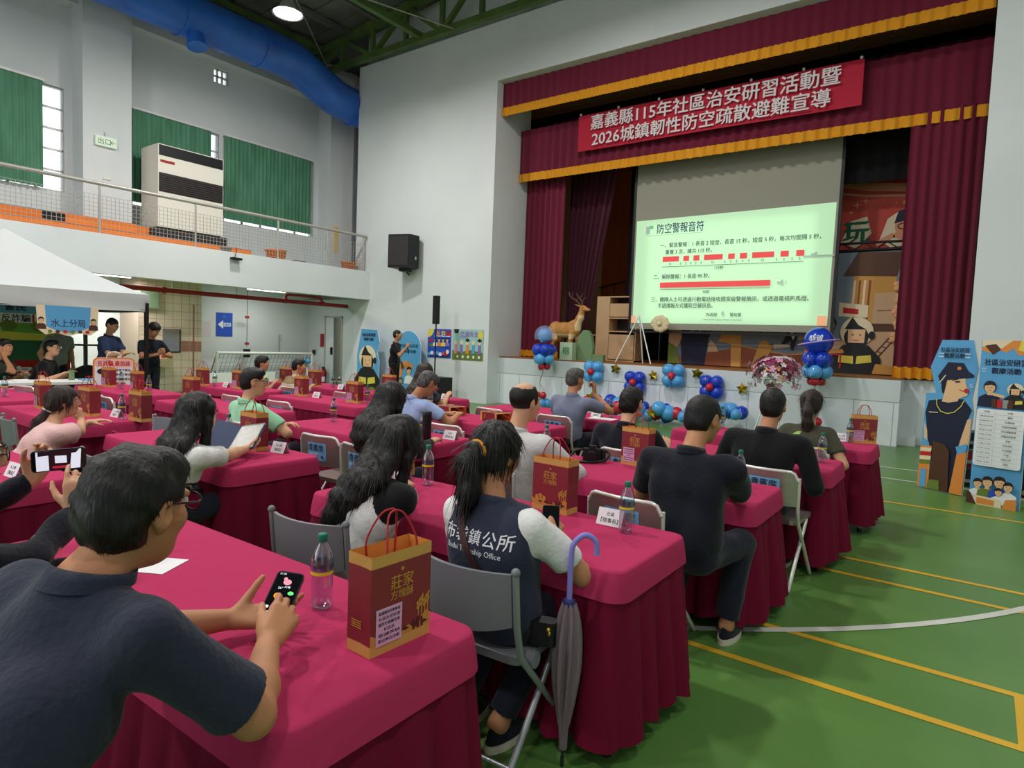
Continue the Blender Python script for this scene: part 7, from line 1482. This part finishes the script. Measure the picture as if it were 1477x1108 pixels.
b.build('prevention_banner', loc=(-13.4, 1.95, 1.28), label='colourful fraud prevention banner with a red 165 inside the tent', cat='banner')
b = MB(); b.prism([(0, 0), (2.9, 0), (2.9, 1.3), (0, 1.3)], .012, pm('cloth_green', (60, 112, 84)), Mx2); d = Draw(b, Mx2, .012); d.poly([(0, 0), (2.9, 0), (2.9, .48), (0, .48)], I_RED); d.text('嘉義縣警察局', .28, 1.5, .25, I_WHT, .02, w=2.4)
b.build('booth_backcloth', loc=(-13.5, 1.75, .45), label='green and red booth back cloth with white lettering inside the tent', cat='banner')
for nm, zt_ in (('prevention_banner', 0),): pass
for y_ in (1.8, 4.6): MB().tube([(0, 0, 0), (0, 0, 2.1)], .02, M_POLE, 8).build('banner_post', loc=(-13.56, y_, 0), label='dark post holding the booth back cloth, %s side' % ('near' if y_ < 2 else 'far'), cat='post')
t = thing('white_table', 'long white table under the tent with papers on it', 'table', (-11.12, 3.1, 0)); MB().rbox((-.3, -1.3, .70), (.3, 1.35, .74), .03, M_WHITE).build('tabletop', t)
for sx in (-.25, .25):
    for sy in (-1.2, 1.25): MB().tube([(sx, sy, 0), (sx, sy, .70)], .016, M_STEEL, 8).build('leg', t)
MB().rbox((-.03, -.035, 0), (.03, .035, .15), .02, M_SAGE).build('green_jar', loc=(-11.15, 3.86, .7402), label='sage green jar on the white table before the black-shirted man', cat='jar')
for i, (y_, lb) in enumerate(((4.05, 'pale blue leaflet pile at the far end of the white table'), (3.2, 'white leaflet pile on the white table by the green-shirted man'))): MB().box((-.12, -.1, 0), (.12, .1, .015 + .01 * i), (I_SKY, M_PAPER)[i]).build('leaflets', loc=(-11.05, y_, .7402), label=lb, cat='leaflets')
# 165 sign board on an easel
b = MB(); Mx = frame((0, 0, 0), (.35, 1, 0), (0, 0, 1)); b.prism(rrect(-.36, 0, .36, .62, .1) , .03, I_ORG, Mx, I_WHT); d = Draw(b, Mx, .03); d.poly(rrect(-.33, .02, .33, .59, .09), I_WHT); d.poly(rrect(-.33, .42, .33, .59, .07), pm('pale_red', (236, 190, 180))); d.text('反詐騙 最前線', .11, 0, .5, I_RED, .03, w=.55); d.el(-.2, .34, .09, .06, I_BLK)
for i in range(3): d.text('提高警覺不輕信', .06, .1, .37 - .09 * i, I_BLK, .01, w=.36)
d.text('警察', .1, .1, .08, I_RED, .03)
o = b.build('warning_board', loc=(-10.42, 4.16, .66), label='white and orange warning board with red lettering in front of the standing men', cat='sign board'); MB().tube([(-.02, -.2, -.89), (-.05, -.02, .3)], .012, M_SILF, 8).build('stand_leg', o); MB().tube([(-.02, .22, -.89), (-.05, .02, .3)], .012, M_SILF, 8).build('stand_leg', o)
MB().tube(arc3([(0, -.14, .6), (0, -.1, .7), (0, 0, .73), (0, .1, .7), (0, .14, .6)], 5), .012, M_SILF, 8).build('carry_handle', o); o.scale = (.74, .74, .74)
t = thing('paper_bag', 'olive paper bag right of the warning board', 'bag', (-10.75, 4.52, .0)); MB().box((-.1, -.16, .0), (.1, .16, .88), pm('kraft', (150, 130, 70))).build('bag_body', t); MB().box((.1, -.08, .62), (.104, .08, .78), I_CRM).build('sticker', t)
F = Fld((-.35, -.4, -.02), (.35, .4, 1.0), .018); F.ell((0, 0, .62), (.2, .28, .3), None, .05); F.cone((0, -.18, .4), (0, -.3, .12), .1, .08, .05); F.cone((0, .16, .45), (.05, .26, .1), .1, .07, .05); F.ripple(.008, 16, 3); V, Fc = F.geo()
t = thing('chair', 'chair covered by a black jacket left of the standing men', 'chair', (-12.1, 4.42, 0)); solid('black_jacket', V, Fc, M_BLK, t)
for sx in (-.18, .18):
    for sy in (-.18, .18): MB().tube([(sx, sy, 0), (sx * .9, sy * .9, .45)], .012, M_STEEL, 6).build('leg', t)
MB().rbox((-.2, -.2, .42), (.2, .2, .46), .04, M_GPL).build('seat', t)
t = thing('steel_rack', 'black steel frame rack behind the tent pole', 'rack', (-13.3, 5.0, 0))
for y_ in (-.5, .45): MB().tube([(0, y_, 0), (0, y_, 1.25)], .018, M_POLE, 8).build('upright', t)
for z_ in (.35, 1.22): MB().tube([(0, -.5, z_), (0, .45, z_)], .018, M_POLE, 8).build('crossbar', t)
# sink, goal and fittings under the balcony
t = thing('wall_sink', 'beige wall basin on the tiled pillar', 'sink', (-16.2, 7.3, .66)); MB().rbox((0, -.32, 0), (.42, .32, .2), .06, mat('beige_ceramic', (204, 178, 146), .35)).build('basin', t); MB().tube(arc3([(.06, 0, .2), (.06, 0, .34), (.16, 0, .36), (.2, 0, .3)], 4), .014, M_STEEL, 8).build('tap', t); MB().tube([(.12, 0, 0), (.12, 0, -.3), (0, 0, -.34)], .025, M_STEEL, 8).build('drain_pipe', t)
MB().ball((0, 0, .04), (.08, .05, .045), M_RED, 10).build('sponge', loc=(-16.05, 7.5, .855), label='dark red sponge on the rim of the basin', cat='sponge')
t = thing('wall_mirror', 'small mirror on the tiled pillar above the basin', 'mirror', (-16.19, 7.75, 1.02)); MB().box((0, -.2, 0), (.015, .2, .55), mat('mirror_glass', (190, 186, 176), .1, metal=.7)).build('glass', t); MB().box((0, .2, 0), (.02, .23, .55), M_BRN).build('frame_edge', t); MB().box((0, -.2, -.03), (.02, .23, 0), M_BRN).build('frame_edge', t)
MB().tube([(0, 0, 0), (0, 0, 2.2)], .02, mat('brown_pipe', (120, 90, 70), .5), 8).build('drain_pipe', loc=(-16.17, 8.3, 0), label='thin brown pipe running up the corner of the tiled pillar', cat='pipe')
t = thing('green_curtain_box', 'pale green cloth hanging at the top of the tiled pillar beside the tent', 'cloth', (-16.2, 7.02, 2.05)); MB().box((0, 0, 0), (.05, .42, .5), mat('pale_green_cloth', (142, 168, 136), .8)).build('cloth_panel', t)
t = thing('football_goal', 'small white football goal with a dark net under the balcony', 'goal', (-16.5, 10.6, 0))
for s_ in (-1.5, 1.5): MB().tube([(0, s_, 0), (0, s_, .98)], .04, M_WHITE, 10).build('post', t); MB().tube([(0, s_, .98), (-.55, s_, .0)], .02, M_STEEL, 8).build('back_stay', t)
MB().tube([(0, -1.5, .98), (0, 1.5, .98)], .04, M_WHITE, 10).build('crossbar', t)
b = MB(); N_ = pm('net_cord', (86, 96, 96))
for i in range(26): y_ = -1.5 + 3 * i / 25; b.tube([(-.05, y_, .96), (-.55, y_, .02)], .004, N_, 4)
for i in range(9): k_ = i / 8; b.tube([(-.05 - .5 * k_, -1.5, .96 - .94 * k_), (-.05 - .5 * k_, 1.5, .96 - .94 * k_)], .004, N_, 4)
b.build('net', t)
MB().rbox((-.03, -.9, 0), (.03, .9, .55), .02, M_WHITE).build('low_board', loc=(-14.9, 8.9, 0), label='low white board standing in front of the goal', cat='board')
t = thing('fire_extinguisher', 'red fire extinguisher on the floor beside the doorway', 'fire extinguisher', (-16.2, 12.3, 0)); MB().lathe([(0, 0), (.09, .01), (.095, .05), (.095, .42), (.07, .5), (.03, .53), (0, .53)], M_RED, 18).build('cylinder', t); MB().box((-.04, -.02, .53), (.05, .02, .6), M_BLACK).build('valve', t); MB().tube(arc3([(.04, 0, .56), (.13, 0, .5), (.13, 0, .3), (.1, 0, .15)], 4), .012, M_BLACK, 6).build('hose', t); MB().lathe([(.0955, .15), (.0955, .3)], M_PAPER, 18).build('label', t)
t = thing('electric_fan', 'standing fan with a wire cage right of the goal', 'fan', (-15.9, 11.5, 0), R(-50)); MB().lathe([(0, 0), (.18, 0), (.18, .03), (.02, .05), (.02, .6), (0, .6)], M_WHITE, 16).build('stand', t)
b = MB()
for i in range(24): a_ = R(15 * i); b.tube([(.04 * math.cos(a_), -.1, .78 + .04 * math.sin(a_)), (.2 * math.cos(a_), -.08, .78 + .2 * math.sin(a_)), (.22 * math.cos(a_), 0, .78 + .22 * math.sin(a_))], .003, M_STEEL, 4)
b.build('cage', t); MB().ball((0, .02, .78), (.07, .09, .07), I_SKY, 10).build('motor', t)
b = MB()
for i in range(3): a_ = R(120 * i); b.ball((.09 * math.cos(a_), -.04, .78 + .09 * math.sin(a_)), (.07, .012, .07), I_SKY, 10, k=6)
b.build('blades', t)
t = thing('wall_phone', 'cable with two red switches hanging down the wall above the goal', 'cable', (-16.9, 10.2, 0)); MB().tube([(0, 0, 1.15), (0, 0, 2.86)], .008, M_DARK, 6).build('cable', t)
for z_ in (1.2, 1.95): MB().box((-.03, -.05, z_), (.03, .05, z_ + .07), M_RED).build('switch', t)
MB().box((-.05, -.08, .85), (.05, .08, 1.08), M_BLACK).build('handset', t)
MB().box((0, 0, 0), (.15, .02, .4), M_RED).build('wall_plaque', loc=(-16.6, 12.47, 1.2), label='narrow dark red plaque on the end wall beside the door', cat='plaque')
MB().tube(arc3([(0, 0, 0), (0, 0, .45), (.06, 0, .52), (.1, 0, .46)], 4), .014, M_STEEL, 8).build('wall_tap', loc=(-17.15, 11.4, 1.0), label='thin steel spout on the wall above the goal', cat='tap')
MB().box((0, 0, 0), (.7, .3, 1.25), mat('dark_red_cabinet', (110, 24, 34), .5)).build('fire_cabinet', loc=(-16.25, 13.25, 0), label='dark red cabinet seen through the doorway', cat='cabinet')
MB().box((-.06, 0, 0), (.06, .04, .14), M_BRN).build('socket_box', loc=(-16.9, 12.45, .95), label='brown socket box on the end wall', cat='socket')
# bag and folder on a chair by the woman in pink
dup(g0, (-5.72, 2.42, 0), R(180), 'grey folding chair holding a blue bag, right of the pink-bloused woman')
F = Fld((-.25, -.2, -.02), (.25, .2, .3), .01); F.ell((0, 0, .11), (.17, .11, .1), None, .03); F.cone((-.1, 0, .15), (.08, .03, .2), .05, .04, .04); F.ripple(.008, 30, 2); V, Fc = F.geo(); t = thing('cloth_bag', 'crumpled bright blue cloth bag beside the woman in pink', 'bag', (-5.74, 2.4, .455)); solid('bag_body', V, Fc, mat('bright_blue_cloth', (44, 90, 206), .5, bump=(20, .3)), t); MB().tube(arc3([(-.12, 0, .18), (-.1, -.08, .24), (.02, -.1, .25), (.1, -.04, .2)], 5), .008, M_ROPE, 6).build('cord', t)
MB().box((-.11, -.004, 0), (.11, .004, .16), pm('magenta_folder', (206, 66, 132))).build('pink_folder', loc=(-5.52, 2.46, .47), rotz=R(30), label='magenta folder leaning beside the blue bag', cat='folder')
